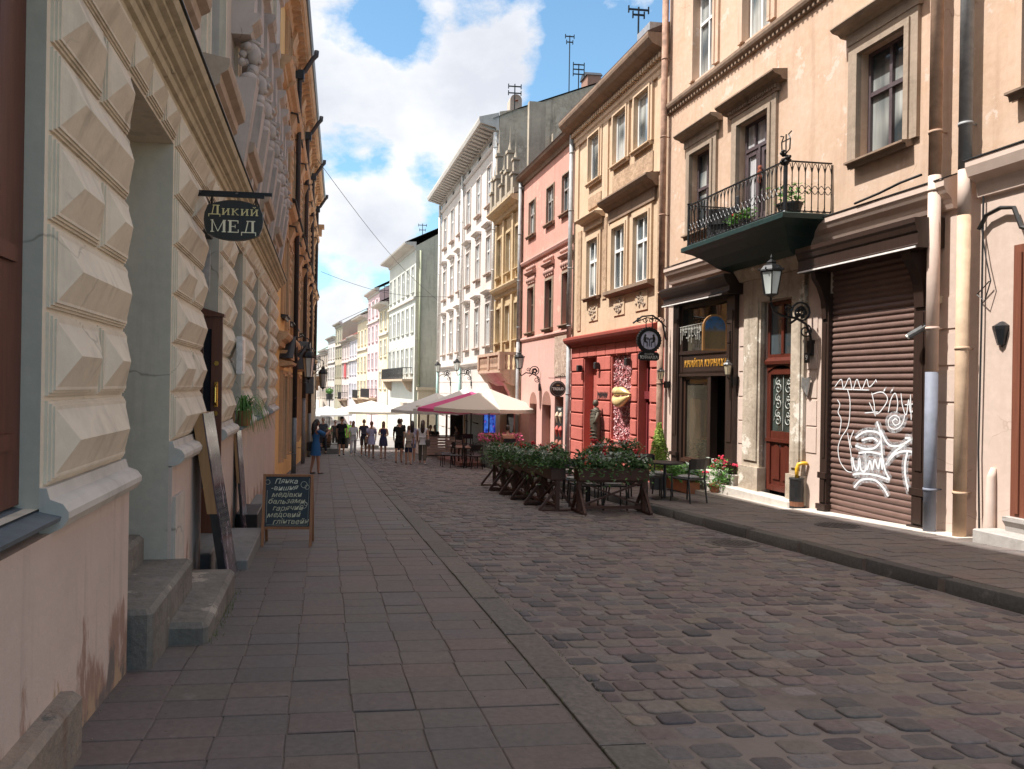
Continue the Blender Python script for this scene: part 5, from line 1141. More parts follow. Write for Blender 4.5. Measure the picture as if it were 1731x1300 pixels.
# plant on the sill
gl1 = leafmat('leaf_bright', (.05,.13,.025), (.10,.22,.05)); gl2 = leafmat('leaf_dark', (.022,.052,.018), (.042,.088,.026)); gl3 = leafmat('leaf_silver', (.22,.27,.22), (.32,.36,.30)); terra = simple('terracotta', (.36,.13,.06), .8)
t = thing('potted_plant', 'spider plant in a terracotta pot trailing from the window sill above the thin board', 'plant', (-1.14, 10.55, .955))
MB().lathe([(.09,0),(.115,.17),(.125,.17),(.125,.21),(.10,.21),(.09,.16)], n=14).build('pot', terra, t)
m = MB(); r1 = random.Random(4)
for i in range(90):
    a = r1.uniform(-1.9, 1.9); l = r1.uniform(.2, .5); h = r1.uniform(.1, .3); dx, dy = cos(a), sin(a); pr = None; k = 6
    vs = []
    for j in range(k+1):
        q = j/k; p = Vector((dx*l*q, dy*l*q, .2+h*sin(q*2.6)-.35*q*q*q)); wv = .011*(1-q*.9); vs += [p+Vector((-dy*wv, dx*wv, 0)), p-Vector((-dy*wv, dx*wv, 0))]
    m.add(vs, [(2*j, 2*j+1, 2*j+3, 2*j+2) for j in range(k)])
m.build('foliage', gl1, t, recalc=False)
# menu case, red disc
t = thing('menu_case', 'slim framed menu case fixed to the stone pier beside the open door', 'menu case', (-1.08, 9.75, 1.9))
MB().bbox(-.06, .02, -.16, .16, -.24, .24, .008).build('case', simple('white_frame', (.6,.6,.6), .4), t); MB().box(.02, .026, -.135, .135, -.2, .2).build('menu_sheet', simple('pink_sheet', (.52,.36,.31), .3), t)
t = MB(); t.X = Matrix.Rotation(rad(90), 4, 'X'); t.lathe([(.001,-.02),(.085,-.02),(.085,.02),(.001,.02)], n=20); t = t.build('round_sign', simple('red_enamel', (.45,.02,.02), .3), None, None, (-1.32, 10.06, 2.97)); tag(t, 'small red round sign edge-on above the first window of the cream house', 'sign')
# lanterns
lg = glass('lantern_glass', (.30,.30,.27), .15)
def lantern_body(t, x, y, z, r, h, mat, glassm=lg):
    """six-sided street lantern hanging or standing with its glass bottom at z"""
    m = MB(); n = 6
    m.lathe([(r*.62,z),(r,z+h*.62),(.001,z+h*.62)], (x,y,0), n); g = m.build('lantern_glass', glassm, t)
    m = MB()
    for k in range(n):
        a = 2*pi*k/n; m.tube([(x+r*.63*cos(a),y+r*.63*sin(a),z-.01),(x+r*1.02*cos(a),y+r*1.02*sin(a),z+h*.63)], r*.06, 5)
    m.lathe([(.001,z-h*.22),(r*.12,z-h*.16),(r*.1,z-h*.1),(r*.4,z-h*.05),(r*.68,z-h*.02),(r*.68,z),(.001,z)], (x,y,0), n)
    m.lathe([(r*1.02,z+h*.6),(r*1.15,z+h*.63),(r*1.12,z+h*.67),(r*.8,z+h*.78),(r*.45,z+h*.84),(r*.5,z+h*.88),(r*.28,z+h*.93),(r*.1,z+h*.97),(r*.12,z+h*1.02),(.001,z+h*1.12)], (x,y,0), n)
    for k in range(n): a = 2*pi*(k+.5)/n; m.ell((x+r*1.1*cos(a),y+r*1.1*sin(a),z+h*.69), (r*.09,r*.09,r*.14), 5, 4)
    m.build('lantern_frame', mat, t)
def scrollpts(c, r0, turns, plane, a0=0, n=26, shrink=.8):
    out = []
    for k in range(n):
        q = k/(n-1); r = r0*(1-shrink*q); a = a0+turns*2*pi*q; u, v_ = r*cos(a), r*sin(a); out.append((c[0]+plane[0]*u, c[1]+plane[1]*u, c[2]+v_))
    return out
for (x, y, z, lab) in ((-.56, 23.9, 1.78, 'ornate black iron lantern hanging from the ochre house, nearer of the pair'), (-.14, 34.2, 1.42, 'black iron lantern hanging at the far end of the ochre house')):
    t = thing('wall_lantern', lab, 'lantern', (x, y, z), group='black lanterns hanging from the ochre house')
    lantern_body(t, 0, 0, 0, .19, 1.0, iron)
    m = MB(); m.tube([(-.62,0,.35),(-.62,0,1.0)], .018, 6); m.tube([(-.62,0,.95),(-.45,0,1.2),(-.2,0,1.3),(0,0,1.2),(.02,0,1.05)], .02, 6); m.tube(scrollpts((-.33,0,.95), .2, 1.4, (1,0), 1.2), .014, 5); m.tube([(-.62,0,.45),(-.3,0,.7),(-.1,0,1.0)], .014, 5); m.build('bracket', iron, t)
# barrel, railing and platform at the far left
t = thing('terrace_platform', 'low stone platform with an iron railing at the far end of the ochre house', 'platform', (-.3, 38.6, gz(38.6)))
MB().box(-1.2, 1.0, -.6, 5, -.2, .3).build('platform', smst, t)
m = MB()
for x in (-1.0, -.35, .3, .95): m.tube([(x,-.5,.3),(x,-.5,1.25)], .02, 6)
for z in (.5, 1.22): m.tube([(-1.0,-.5,z),(.95,-.5,z)], .018, 6)
m.build('railing', iron, t)
t = thing('barrel', 'large brown wooden barrel standing behind the railing on the stone platform', 'barrel', (-.02, 38.75, gz(38.6)+.3))
m = MB(); m.smooth = True; m.lathe([(.28,0),(.36,.3),(.38,.48),(.36,.66),(.28,.96),(.001,.96)], n=18); m.build('staves', wood('barrel_oak', (.16,.075,.035), (.11,.05,.025)), t)
for z, r0 in ((.08,.31),(.3,.367),(.66,.367),(.88,.31)): MB().lathe([(r0-.01,z-.025),(r0+.006,z-.025),(r0+.006,z+.025),(r0-.01,z+.025)], n=18).build('hoop', iron, t)
t = thing('tarpaulin_heap', 'dark rounded cover standing against the ochre wall beside the barrel', 'cover', (-.72, 38.2, gz(38)+.3)); m = MB(); m.smooth = True; m.ell((0,0,.35), (.42,.5,.75), 14, 8); m.build('cover', simple('dark_green_tarp', (.02,.03,.025), .6), t)
def shrub(label, x, y, z, r, h, n, mat, size, cat='shrub', name='shrub', pot=None):
    t = thing(name, label, cat, (x, y, z)); q = random.Random(int(abs(x*77+y*13)))
    def f(r_):
        a, b = r_.uniform(0, 6.28), r_.random()**.5; v_ = r_.uniform(-1, 1); rr_ = sqrt(max(0, 1-v_*v_))*r*(.55+.45*r_.random())*(1+.25*sin(3*a)); return ((rr_*cos(a), rr_*sin(a), h*.5+v_*h*.5), (cos(a), sin(a), v_))
    MB().leaves(n, f, size, q).build('foliage', mat, t, recalc=False)
    m = MB(); [m.tube([(0,0,-.1),(q.uniform(-r,r)*.5,q.uniform(-r,r)*.5,h*.6)], .012, 4) for _ in range(6)]; m.build('stem', simple('stem', (.09,.06,.035), .9), t)
    if pot: MB().lathe([(pot*.8,-pot*1.6),(pot,0),(pot*.9,0),(pot*.85,-.05)], n=14).build('pot', blackp, t)
    return t
shrub('bright green shrub in a tub under the small far white umbrella', 1.05, 44, gz(44)+.75, .8, .75, 900, leafmat('leaf_lime', (.10,.24,.03), (.2,.4,.06)), .09, pot=.4)
shrub('green potted plant set high on a thin pole in the far street', 0.35, 70, gz(70)+3.4+.57, .35, .5, 260, gl1, .09, name='potted_plant', cat='plant', pot=.35)
t = thing('street_pole', 'thin dark pole carrying the high green plant in the far street', 'pole', (.35, 70, gz(70))); m = MB(); m.lathe([(.14,0),(.12,.3),(.06,.4),(.05,3.4),(.001,3.4)], n=10); m.build('shaft', iron, t); MB().bar((-.35,0,3.35),(.35,0,3.35),.05,.04).build('crossbar', iron, t)
# ------------------------------------------------------------ umbrellas
def umbrella(label, x, y, rz, half, ze, za, colm, polem=blackp, group='café umbrellas on the street', base=True, valance=None, val=.14, z0=None):
    zg = gz(y)+(.05 if z0 is None else z0); t = thing('umbrella', label, 'umbrella', (x, y, zg), rz, group)
    H, E = za-zg, ze-zg; m = MB(); n = 8
    c = [(half,half),(-half,half),(-half,-half),(half,-half)]
    vs = [(0,0,H)]; rows = 6
    for i in range(1, rows+1):
        q = i/rows; z = H-(H-E)*(q**.93)
        for k in range(4):
            a, b = c[k], c[(k+1)%4]
            for j in range(n): f = j/n; sag = -.05*sin(pi*f)*q*(1-.2*q); vs.append(((a[0]+(b[0]-a[0])*f)*q, (a[1]+(b[1]-a[1])*f)*q, z+sag))
    fs = [(0, 1+k, 1+(k+1)%(4*n)) for k in range(4*n)]
    for i in range(rows-1):
        for k in range(4*n): fs.append((1+i*4*n+k, 1+(i+1)*4*n+k, 1+(i+1)*4*n+(k+1)%(4*n), 1+i*4*n+(k+1)%(4*n)))
    m.add(vs, fs); cn = m.build('canopy', colm, t, recalc=False)
    m = MB(); k0 = 1+(rows-1)*4*n; rim = vs[k0:k0+4*n]; m.v = [tuple(p) for p in rim]+[(p[0]*1.004, p[1]*1.004, p[2]-val*(1+.12*sin(i*2.4))) for i, p in enumerate(rim)]
    for k in range(4*n): m.f.append((k, (k+1)%(4*n), 4*n+(k+1)%(4*n), 4*n+k)); m.m.append(0); m.sm.append(False)
    m.build('valance', valance or colm, cn, recalc=False)
    MB().tube([(0,0,.0),(0,0,H-.02)], .028, 8).build('pole', polem, t)
    m = MB()
    for k in range(4): m.bar((0,0,H-.06), (c[k][0],c[k][1],E-.02), .02); m.bar((0,0,E-.25), (c[k][0]*.5,c[k][1]*.5,(H+E)/2-.04), .018)
    m.build('rib', simple('rib_grey', (.2,.2,.2), .5, .5), t)
    if base: m = MB(); m.bbox(-.42, .42, -.42, .42, 0, .16, .03); m.tube([(0,0,.16),(0,0,.4)], .04, 8); m.build('base', simple('concrete_base', (.33,.31,.27), .9), t)
    return t
def fabric(name, c):
    m, t, p = newmat(name); p.inputs['Base Color'].default_value = rgba(c); p.inputs['Roughness'].default_value = .9; p.inputs['Specular IOR Level'].default_value = .1
    tr = nd(t, 'ShaderNodeBsdfTranslucent'); tr.inputs[0].default_value = rgba(c); ms = nd(t, 'ShaderNodeMixShader'); ms.inputs[0].default_value = .35
    co = nd(t, 'ShaderNodeTexCoord').outputs['Object']; bump(t, p, noise(t, co, 3, 4, .6), .15, .05)
    o = t.nodes['Material Output']; t.links.new(p.outputs[0], ms.inputs[1]); t.links.new(tr.outputs[0], ms.inputs[2]); t.links.new(ms.outputs[0], o.inputs[0]); return m
ucream = fabric('cream_canvas', (.72,.67,.58)); uwhite = fabric('white_canvas', (.78,.77,.75)); upink = fabric('pink_canvas', (.72,.15,.33)); uwarm = fabric('warm_canvas', (.78,.74,.64))
umbrella('large cream umbrella nearest the camera, over the wooden tables', 6.45, 28.8, rad(45-2), 1.56, .72, 1.48, ucream)
p = at(797, 662, 30.9); umbrella('pink umbrella mostly hidden behind the nearest cream one', p.x, 30.9, rad(43), 1.62, at(797, 690, 30.9).z, p.z, upink)
p = at(790, 654, 33.4); umbrella('white umbrella just behind the pink one', p.x, 33.4, rad(44), 1.75, at(790, 692, 33.4).z, p.z, uwhite)
p = at(738, 664, 36.5); umbrella('greyish white umbrella over the pink slatted enclosure', p.x, 36.5, rad(42), 1.6, at(738, 693, 36.5).z, p.z, uwhite)
p = at(628, 677, 47); umbrella('wide white umbrella in the middle of the street beyond the walkers', p.x, 47, rad(12), 1.95, at(628, 694, 47).z, p.z, uwarm)
p = at(553, 686, 62); umbrella('small white umbrella far down the left side', p.x, 62, rad(30), 1.5, at(553, 699, 62).z, p.z, uwhite)
# ------------------------------------------------------------ pink slatted café enclosure
pinkw = simple('pale_pink_boards', (.56,.40,.36), .7, 0, .1); tanw = wood('tan_post', (.36,.22,.12), (.28,.17,.09))
zk = gz(36); t = thing('cafe_enclosure', 'pale pink slatted café enclosure with wooden posts and a white flat roof', 'café terrace', (4.95, 36, zk))
def slat_wall(x0, x1, y0, y1, n, h0, h1):
    m = MB()
    for k in range(n): z = h0+(h1-h0)*k/n; m.box(x0, x1, y0, y1, z+.008, z+(h1-h0)/n-.012)
    return m
slat_wall(0, 1.85, 0, .05, 7, .05, .98).build('front_panel', pinkw, t); slat_wall(0, .05, .05, 7.5, 7, -.35, .98).build('side_panel', pinkw, t)
MB().box(-.05, 1.9, -.05, .12, .98, 1.03).build('counter', dkbr, t)
for x, y in ((.02, .02), (.95, .02), (1.83, .02), (.02, 3.6), (.02, 7.4)): MB().box(x, x+.09, y, y+.09, -.3, 2.34).build('post', tanw, t)
m = MB(); m.box(-.5, 3.4, -.8, 7.6, 2.36, 2.5); m.build('roof', simple('roof_white', (.66,.62,.57), .7), t)
m = MB(); m.box(-.5, 3.4, -.86, -.8, 2.3, 2.48); m.box(-.56, -.5, -.86, 7.6, 2.3, 2.48); m.build('fascia', simple('fascia_tan', (.50,.40,.32), .6), t)
m = MB(); m.box(1.9, 3.2, 4.2, 4.4, -.1, 2.3); m.build('back_wall', simple('cafe_dark', (.05,.035,.03), .7), t)
mt, tt, p_ = newmat('screen_glow'); co = nd(tt, 'ShaderNodeTexCoord').outputs['Object']
n1 = noise(tt, co, 3.2, 5, .6); em = nd(tt, 'ShaderNodeEmission'); em.inputs[1].default_value = .32
c = mixc(tt, ramp(tt, n1, .4, .6), (.02,.03,.35), (.10,.28,.95)); c = mixc(tt, ramp(tt, noise(tt, co, 5, 3, .5, off=(2,2,2)), .62, .7), c, (.6,.1,.45)); tt.links.new(c, em.inputs[0]); tt.links.new(em.outputs[0], tt.nodes['Material Output'].inputs[0])
p = at(829, 716, 33.5); t = thing('screen', 'lit blue display screen standing under the umbrellas', 'screen', (p.x, 33.5, gz(33.5)))
MB().box(-.36, .36, 0, .08, p.z-gz(33.5)-.48, p.z-gz(33.5)+.48).build('casing', blackp, t); MB().box(-.30, .30, -.012, -.001, p.z-gz(33.5)-.42, p.z-gz(33.5)+.42).build('display', mt, t); m = MB(); m.box(-.05, .05, .02, .06, .1, p.z-gz(33.5)-.48); m.box(-.3, .3, -.15, .25, .05, .1); m.build('stand', blackp, t)
t = tag(MB().box(-.9, 1.6, -2.6, 3.0, -.3, .14).build('terrace_deck', simple('red_deck', (.22,.10,.075), .8), None, None, (5.9, 29.8, gz(29.8)+.0)), 'reddish-brown terrace deck under the cream umbrella', 'deck'); t.rotation_euler = (-math.atan(.0528), 0, 0)
# ------------------------------------------------------------ chairs and tables
fur = simple('grey_fur', (.30,.29,.28), .95, 0, .4, 20, bumps=1)
def make_chair(label, cat='chair', mat=blackp, cushion=True, arms=False, group='black bistro chairs', h=.84):
    t = thing('bistro_chair', label, cat, (0,0,0), 0, group)
    MB().bbox(-.22, .22, -.22, .22, .43, .465, .008).build('seat', mat, t)
    m = MB(); pts = [(x, -.215-.05*(1-(x/.22)**2), 0) for x in (-.22,-.11,0,.11,.22)]
    vs = []
    for x, y, _ in pts: vs += [(x, y, h-.2), (x, y-.015, h-.2), (x, y-.04, h), (x, y-.055, h)]
    m.add(vs, [(4*i+a, 4*i+b, 4*i+4+b, 4*i+4+a) for i in range(4) for a, b in ((0,1),(1,3),(3,2),(2,0))]+[(0,1,3,2),(16,18,19,17)]); m.build('backrest', mat, t)
    for x in (-.205, .205):
        MB().tube([(x, .2, .44), (x*1.05, .22, 0)], .016, 6).build('leg', mat, t)
        MB().tube([(x*1.05, -.26, 0), (x, -.2, .45), (x, -.225, h-.02)], .016, 6).build('leg', mat, t)
        if arms: MB().tube([(x*1.1, -.22, .64), (x*1.2, 0, .66), (x*1.15, .2, .62), (x*1.05, .2, .46)], .014, 6).build('armrest', mat, t)
    if cushion: m = MB(); m.smooth = True; m.ell((0,0,.48), (.2,.2,.035), 12, 6); m.build('cushion', fur, t)
    return t
def put(src, x, y, z, rz, **tags): return dup(src, None, None, (x, y, z), rz, **tags)
pr_ = lambda x, y: gz(y)+(.135 if x > 6.05 else .01)
ch = make_chair('black bistro chair with a grey fur cushion, nearest the old door')
ch.location = (6.82, 13.25, pr_(6.8, 13.25)); ch.rotation_euler.z = rad(20); WL[ch] = Vector(ch.location)
put(ch, 6.72, 14.35, pr_(6.7,14.35), rad(-150), label='black bistro chair on the far side of the round pavement table')
put(ch, 6.25, 13.85, pr_(6.3,13.85), rad(-75), label='black bistro chair with its back to the planter boxes, left of the round pavement table')
inner = [(4.85, 13.35, 10), (5.35, 13.3, -8), (5.1, 14.6, 175), (4.75, 15.6, 90), (5.55, 15.5, -90), (4.8, 16.9, 80), (5.6, 16.9, -85), (5.9, 14.3, -120)]
for x, y, a in inner: put(ch, x, y, pr_(x, y), rad(a), label='black chair with a grey cushion seen through the planter railings', group='black chairs inside the planter terrace')
def make_table(label, r=.34, h=.73, mat=blackp, top=None):
    t = thing('table', label, 'table', (0,0,0)); MB().lathe([(.001,h-.03),(r,h-.03),(r+.005,h-.015),(r,h),(.001,h)], n=20).build('tabletop', top or mat, t); MB().tube([(0,0,.03),(0,0,h-.03)], .03, 8).build('pedestal', mat, t); MB().lathe([(.001,0),(.27,0),(.26,.02),(.05,.04),(.001,.04)], n=18).build('foot', mat, t); return t
tb = make_table('round black pedestal table on the pavement between bistro chairs'); tb.location = (6.62, 13.8, pr_(6.6,13.8))
for x, y in ((5.1, 13.95), (5.15, 15.5), (5.2, 16.95)): put(tb, x, y, pr_(x,y), 0, label='round black table inside the ring of planter boxes', group='tables inside the planter terrace')
metalch = simple('dark_bistro_metal', (.035,.03,.03), .4, .6)
ch2 = make_chair('dark metal café chair at the wooden tables beside the walkers', mat=metalch, cushion=False, group='dark chairs at the wooden tables', h=.86)
spots = [(4.5, 27.0, 90), (4.75, 28.4, 100), (5.55, 26.6, -90), (4.7, 26.2, 80), (5.6, 28.0, -95), (5.25, 25.7, 10)]
for i, (x, y, a) in enumerate(spots):
    o_ = ch2 if i == 0 else put(ch2, 0, 0, 0, 0); o_.location = (x, y, gz(y)+.005); o_.rotation_euler.z = rad(a)
for i, (x, y) in enumerate(((5.1, 26.7), (5.15, 28.2))):
    t = thing('table', ['square wooden table nearer of the two among dark metal chairs', 'square wooden table farther of the two among dark metal chairs'][i], 'table', (x, y, gz(y)+.005)); MB().bbox(-.36, .36, -.36, .36, .71, .75, .008).build('tabletop', wood('table_brown', (.20,.10,.06), (.15,.07,.04), 'x'), t); m = MB(); m.tube([(0,0,0),(0,0,.71)], .035, 8); m.bar((-.3,0,.02),(.3,0,.02),.05,.03); m.bar((0,-.3,.02),(0,.3,.02),.05,.03); m.build('pedestal', metalch, t)
ch3 = make_chair('tall black armchair under the cream umbrella', mat=simple('black_wicker', (.02,.02,.022), .7, bumps=.6), cushion=False, arms=True, group='black armchairs on the terrace deck', h=1.0)
for i, (x, y, a) in enumerate(((5.6, 29.8, -60), (6.5, 30.2, 120), (6.9, 28.2, 60), (6.1, 31.3, 170))):
    o_ = ch3 if i == 0 else put(ch3, 0, 0, 0, 0); o_.location = (x, y, gz(y)+.145); o_.rotation_euler.z = rad(a)
# ------------------------------------------------------------ planter boxes on railings
dwood = wood('dark_stained_wood', (.075,.030,.018), (.045,.020,.013), 'x', .55); redp = simple('geranium_red', (.42,.008,.012), .6, 0, .3); whitp = simple('white_bloom', (.75,.73,.68), .6)
def planter(label, x, y, rz, L_=1.04, seed=1, n=900, reds=40, group='planter boxes on wooden railings'):
    t = thing('planter_railing', label, 'planter', (x, y, pr_(x, y)), rz, group); q = random.Random(seed)
    for sx in (-1, 1):
        m = MB(); X_ = sx*(L_/2-.05)
        m.box(X_-.035, X_+.035, -.035, .035, .0, .80); m.bar((X_,-.34,.02),(X_,.34,.02),.06,.04); m.bar((X_,-.33,.03),(X_,-.03,.42),.045,.045); m.bar((X_,.33,.03),(X_,.03,.42),.045,.045); m.build('post', dwood, t)
    m = MB(); m.bar((-L_/2+.08,-.012,.12),(L_/2-.08,-.012,.54),.04,.03); m.bar((-L_/2+.08,.02,.54),(L_/2-.08,.02,.12),.04,.03); m.bar((-L_/2+.09,0,.09),(L_/2-.09,0,.09),.05,.05); m.bar((-L_/2+.09,0,.56),(L_/2-.09,0,.56),.05,.05); m.build('cross_brace', dwood, t)
    MB().bbox(-L_/2, L_/2, -.14, .14, .58, .80, .01).build('box', dwood, t)
    def f(r_):
        a = r_.uniform(-L_/2-.06, L_/2+.06); b = r_.gauss(0, .15); z = .80+.23*r_.random()**1.2*(1+.5*sin(a*9+seed))-max(0, abs(b)-.16)*1.7*r_.random(); return ((a, b, z), (0, b*3, 1))
    m = MB(); m.leaves(n, f, .042, q).build('foliage', gl2, t, recalc=False); MB().leaves(n//3, f, .026, q, .8).build('foliage', gl1, t, recalc=False)
    MB().leaves(n//6, lambda r_: ((r_.uniform(-L_/2,L_/2), r_.gauss(0,.1), .93+.14*r_.random()), (0,0,1)), .04, q).build('silver_foliage', gl3, t, recalc=False)
    m = MB()
    for _ in range(reds//8):
        a, b, z = q.uniform(-L_/2, L_/2), q.gauss(0, .1), q.uniform(.95, 1.12)
        for k in range(8): m.ell((a+q.gauss(0,.028), b+q.gauss(0,.028), z+q.gauss(0,.02)), (.022,.022,.018), 5, 4)
    m.build('red_blossom', redp, t, recalc=False)
    m = MB(); m.leaves(26, f, .016, q).build('white_blossom', whitp, t, recalc=False)
    return t
for i in range(5): planter(['planter box at the near corner of the row along the street', 'second planter box from the corner in the row along the street', 'middle planter box in the row along the street', 'fourth planter box from the corner in the row along the street', 'planter box at the far end of the row along the street'][i], 4.22, 13.55+i*1.03, rad(90), seed=11+i, reds=24 if i < 3 else 8)
planter('planter box on crossed railings facing the camera, before the chairs', 5.1, 12.72, 0, 1.3, seed=31, n=1200, reds=30)
planter('planter box with red geraniums closing the far side of the terrace, left part', 5.5, 18.3, 0, 1.2, seed=37, reds=50); planter('planter box with red geraniums closing the far side, beside the coral wall', 6.85, 17.0, rad(10), 1.2, seed=41, reds=80)
# big flower trough with pink petunias
t = thing('flower_trough', 'long tall trough of bright pink flowers beneath the cream umbrella', 'planter', (6.5, 27.1, gz(27.1)+.12))
MB().bbox(-.72, .72, -.2, .2, 0, .82, .02).build('trough', simple('trough_grey_green', (.16,.17,.13), .7), t); q = random.Random(9)
ff = lambda r_: ((r_.uniform(-.8,.8), r_.gauss(0,.17), .86+.28*r_.random()-.2*max(0, r_.random()-.7)), (0,-.5,1))
MB().leaves(500, ff, .05, q).build('foliage', gl1, t, recalc=False); MB().leaves(1200, ff, .045, q).build('pink_blossom', simple('petunia_pink', (.70,.12,.26), .6, 0, .4, 30), t, recalc=False)
# conifers in pots
def thuja(label, x, y, h, r, seed):
    t = thing('potted_conifer', label, 'conifer', (x, y, pr_(x, y)), group='conifers by the shopfronts'); q = random.Random(seed)
    MB().lathe([(.17,0),(.22,.34),(.24,.34),(.24,.38),(.2,.38)], n=16).build('pot', simple('slate_pot', (.06,.06,.065), .7), t); MB().tube([(0,0,.3),(0,0,h*.8)], .03, 6, .01).build('trunk', simple('stem', (.09,.06,.035), .9), t)
    def f(r_):
        a, q_ = r_.uniform(0, 6.28), r_.random(); rr_ = r*(1-q_)**.8*(.9+.2*sin(5*a+q_*9))*(.6+.4*r_.random()**.4)+.015; return ((rr_*cos(a), rr_*sin(a), .38+(h-.38)*q_), (cos(a), sin(a), .5))
    MB().leaves(2600, f, .034, q, -.8).build('crown', leafmat('thuja_green', (.15,.22,.035), (.26,.34,.07)), t, recalc=False)
thuja('bright green conical conifer in a slate pot beside the bistro pilaster', 7.5, 15.95, 1.50, .27, 3)
# geraniums in pots by the door; planter before the shop window
t = thing('flower_pots', 'terracotta pots of pink and red geraniums on the step by the bistro door', 'plant', (8.12, 14.35, gz(14.35)+.15)); q = random.Random(21)
for dx, dy in ((-.13,.02), (.12,-.06), (.02,.16)): MB().lathe([(.08,0),(.12,.2),(.13,.2),(.13,.24),(.1,.24)], (dx,dy,0), 12).build('pot', terra, t)
ff = lambda r_: ((r_.gauss(0,.19), r_.gauss(0,.17), .24+.55*r_.random()**1.3-.1*r_.random()), (0,0,1))
MB().leaves(520, ff, .045, q).build('foliage', gl1, t, recalc=False); MB().leaves(120, ff, .04, q).build('silver_foliage', gl3, t, recalc=False)
m = MB()
for _ in range(9):
    a, b, z = q.gauss(0,.17), q.gauss(0,.15), q.uniform(.45,.85)
    for k in range(8): m.ell((a+q.gauss(0,.03), b+q.gauss(0,.03), z+q.gauss(0,.02)), (.025,.025,.02), 5, 4)
m.build('blossom', simple('blossom_crimson', (.55,.03,.07), .6), t, recalc=False)
t = thing('window_planter', 'terracotta trough of leafy plants on the pavement under the bistro window', 'planter', (7.75, 15.3, gz(15.3)+.16), rad(91)); q = random.Random(23)
MB().bbox(-.5, .5, -.13, .13, 0, .26, .01).build('trough', terra, t); MB().leaves(800, lambda r_: ((r_.uniform(-.55,.55), r_.gauss(0,.13), .26+.3*r_.random()), (0,0,1)), .05, q).build('foliage', gl1, t, recalc=False); MB().leaves(160, lambda r_: ((r_.uniform(-.55,-.2), r_.gauss(0,.1), .3+.35*r_.random()), (0,0,1)), .05, q).build('silver_foliage', gl3, t, recalc=False)
# ash bin and yellow gas pipe
P = FRR.pt(4.0, .16, 0); t = thing('litter_bin', 'slim black bin with a bent yellow gas pipe above it beside the old door', 'bin', (P.x, P.y, gz(P.y)+.14))
m = MB(); m.lathe([(.10,0),(.115,.02),(.115,.50),(.125,.52),(.12,.54),(.001,.54)], n=16); m.build('bin_body', blackp, t); MB().lathe([(.105,.05),(.118,.05),(.118,.13),(.105,.13)], n=16).build('band', simple('bin_band', (.2,.08,.04), .6), t)
m = MB(); m.smooth = True; m.tube([(.0,0,.52),(0,0,.70),(.02,-.015,.78),(.08,-.05,.80),(.14,-.08,.80)], .032, 10); m.build('gas_pipe', simple('gas_yellow', (.75,.42,.03), .4), t)
# ------------------------------------------------------------ signs and lamps on the right-hand fronts
def wallthing(name, label, cat, s, d, z, group=None): p = FRR.pt(s, d, z); return thing(name, label, cat, p, AR, group)   # local x = -N.. rotated so that -x points to the street, y along it
# local axes after the turn: x = away from the street (into the wall is +x), y = along the street, z up
t = wallthing('street_lantern', 'large hexagonal iron street lantern on a scrolled bracket between the door and the shutter', 'lantern', 3.86, .02, 2.3, 'street lanterns on scrolled brackets')
def street_lantern(t, reach, lz):
    lantern_body(t, -reach, 0, lz, .175, .62, iron, glass('pale_lantern_glass', (.32,.34,.32), .12))
    m = MB(); m.tube([(0,0,.0),(-.03,0,.25),(-.1,0,.42),(-.3,0,.52),(-.55,0,.55),(-reach+.06,0,lz-.3),(-reach,0,lz-.14)], .022, 7); m.tube(scrollpts((-.2,0,.62), .2, 2.0, (-1,0), -.4), .018, 6); m.tube(scrollpts((-.12,0,.30), .12, 1.5, (-1,0), 2), .014, 5); m.tube(scrollpts((-.45,0,.66), .08, 1.3, (1,0), 0), .012, 5)
    for a in range(5): m.ell((-.2+.07*cos(a*1.26), 0, .62+.07*sin(a*1.26)), (.045,.02,.045), 6, 4)
    m.box(-.04, .02, -.06, .06, -.12, .14); m.bar((-.3,0,.5),(-.42,.0,.42),.03); m.build('bracket', iron, t)
street_lantern(t, .78, .92)
t2 = wallthing('street_lantern', 'iron street lantern on a scrolled bracket on the pink house', 'lantern', 18.9, .02, 1.55, 'street lanterns on scrolled brackets'); street_lantern(t2, .8, .72)
for s_, lab in ((30.5, 'iron street lantern on the white house, nearer one'), (36.2, 'iron street lantern on the white house, farther one')): t2 = wallthing('street_lantern', lab, 'lantern', s_, .02, 1.7, 'street lanterns on scrolled brackets'); street_lantern(t2, .8, .72)
t = wallthing('house_number', 'small black plate with a white number nine under the lantern bracket', 'number plate', 3.86, .09, 2.14); MB().bbox(-.02, .0, -.06, .06, -.09, .09, .004).build('plate', blackp, t); text('9', .13, whitp, t, (-.022, 0, 0), (0,-1,0), (-1,0,0))
t = wallthing('arrow_sign', 'grey metal pennant sign pointing left beside the old door', 'sign', 3.9, .05, 1.65); m = MB(); m.X = Matrix(((0,1,0,0),(1,0,0,0),(0,0,1,0),(0,0,0,1))); m.poly([(-.10,.17),(.02,.13),(.12,.16),(.13,-.02),(-.02,-.17),(-.06,-.02)], -.03, -.01); m.build('plate', simple('galvanised', (.38,.38,.37), .4, .7), t)
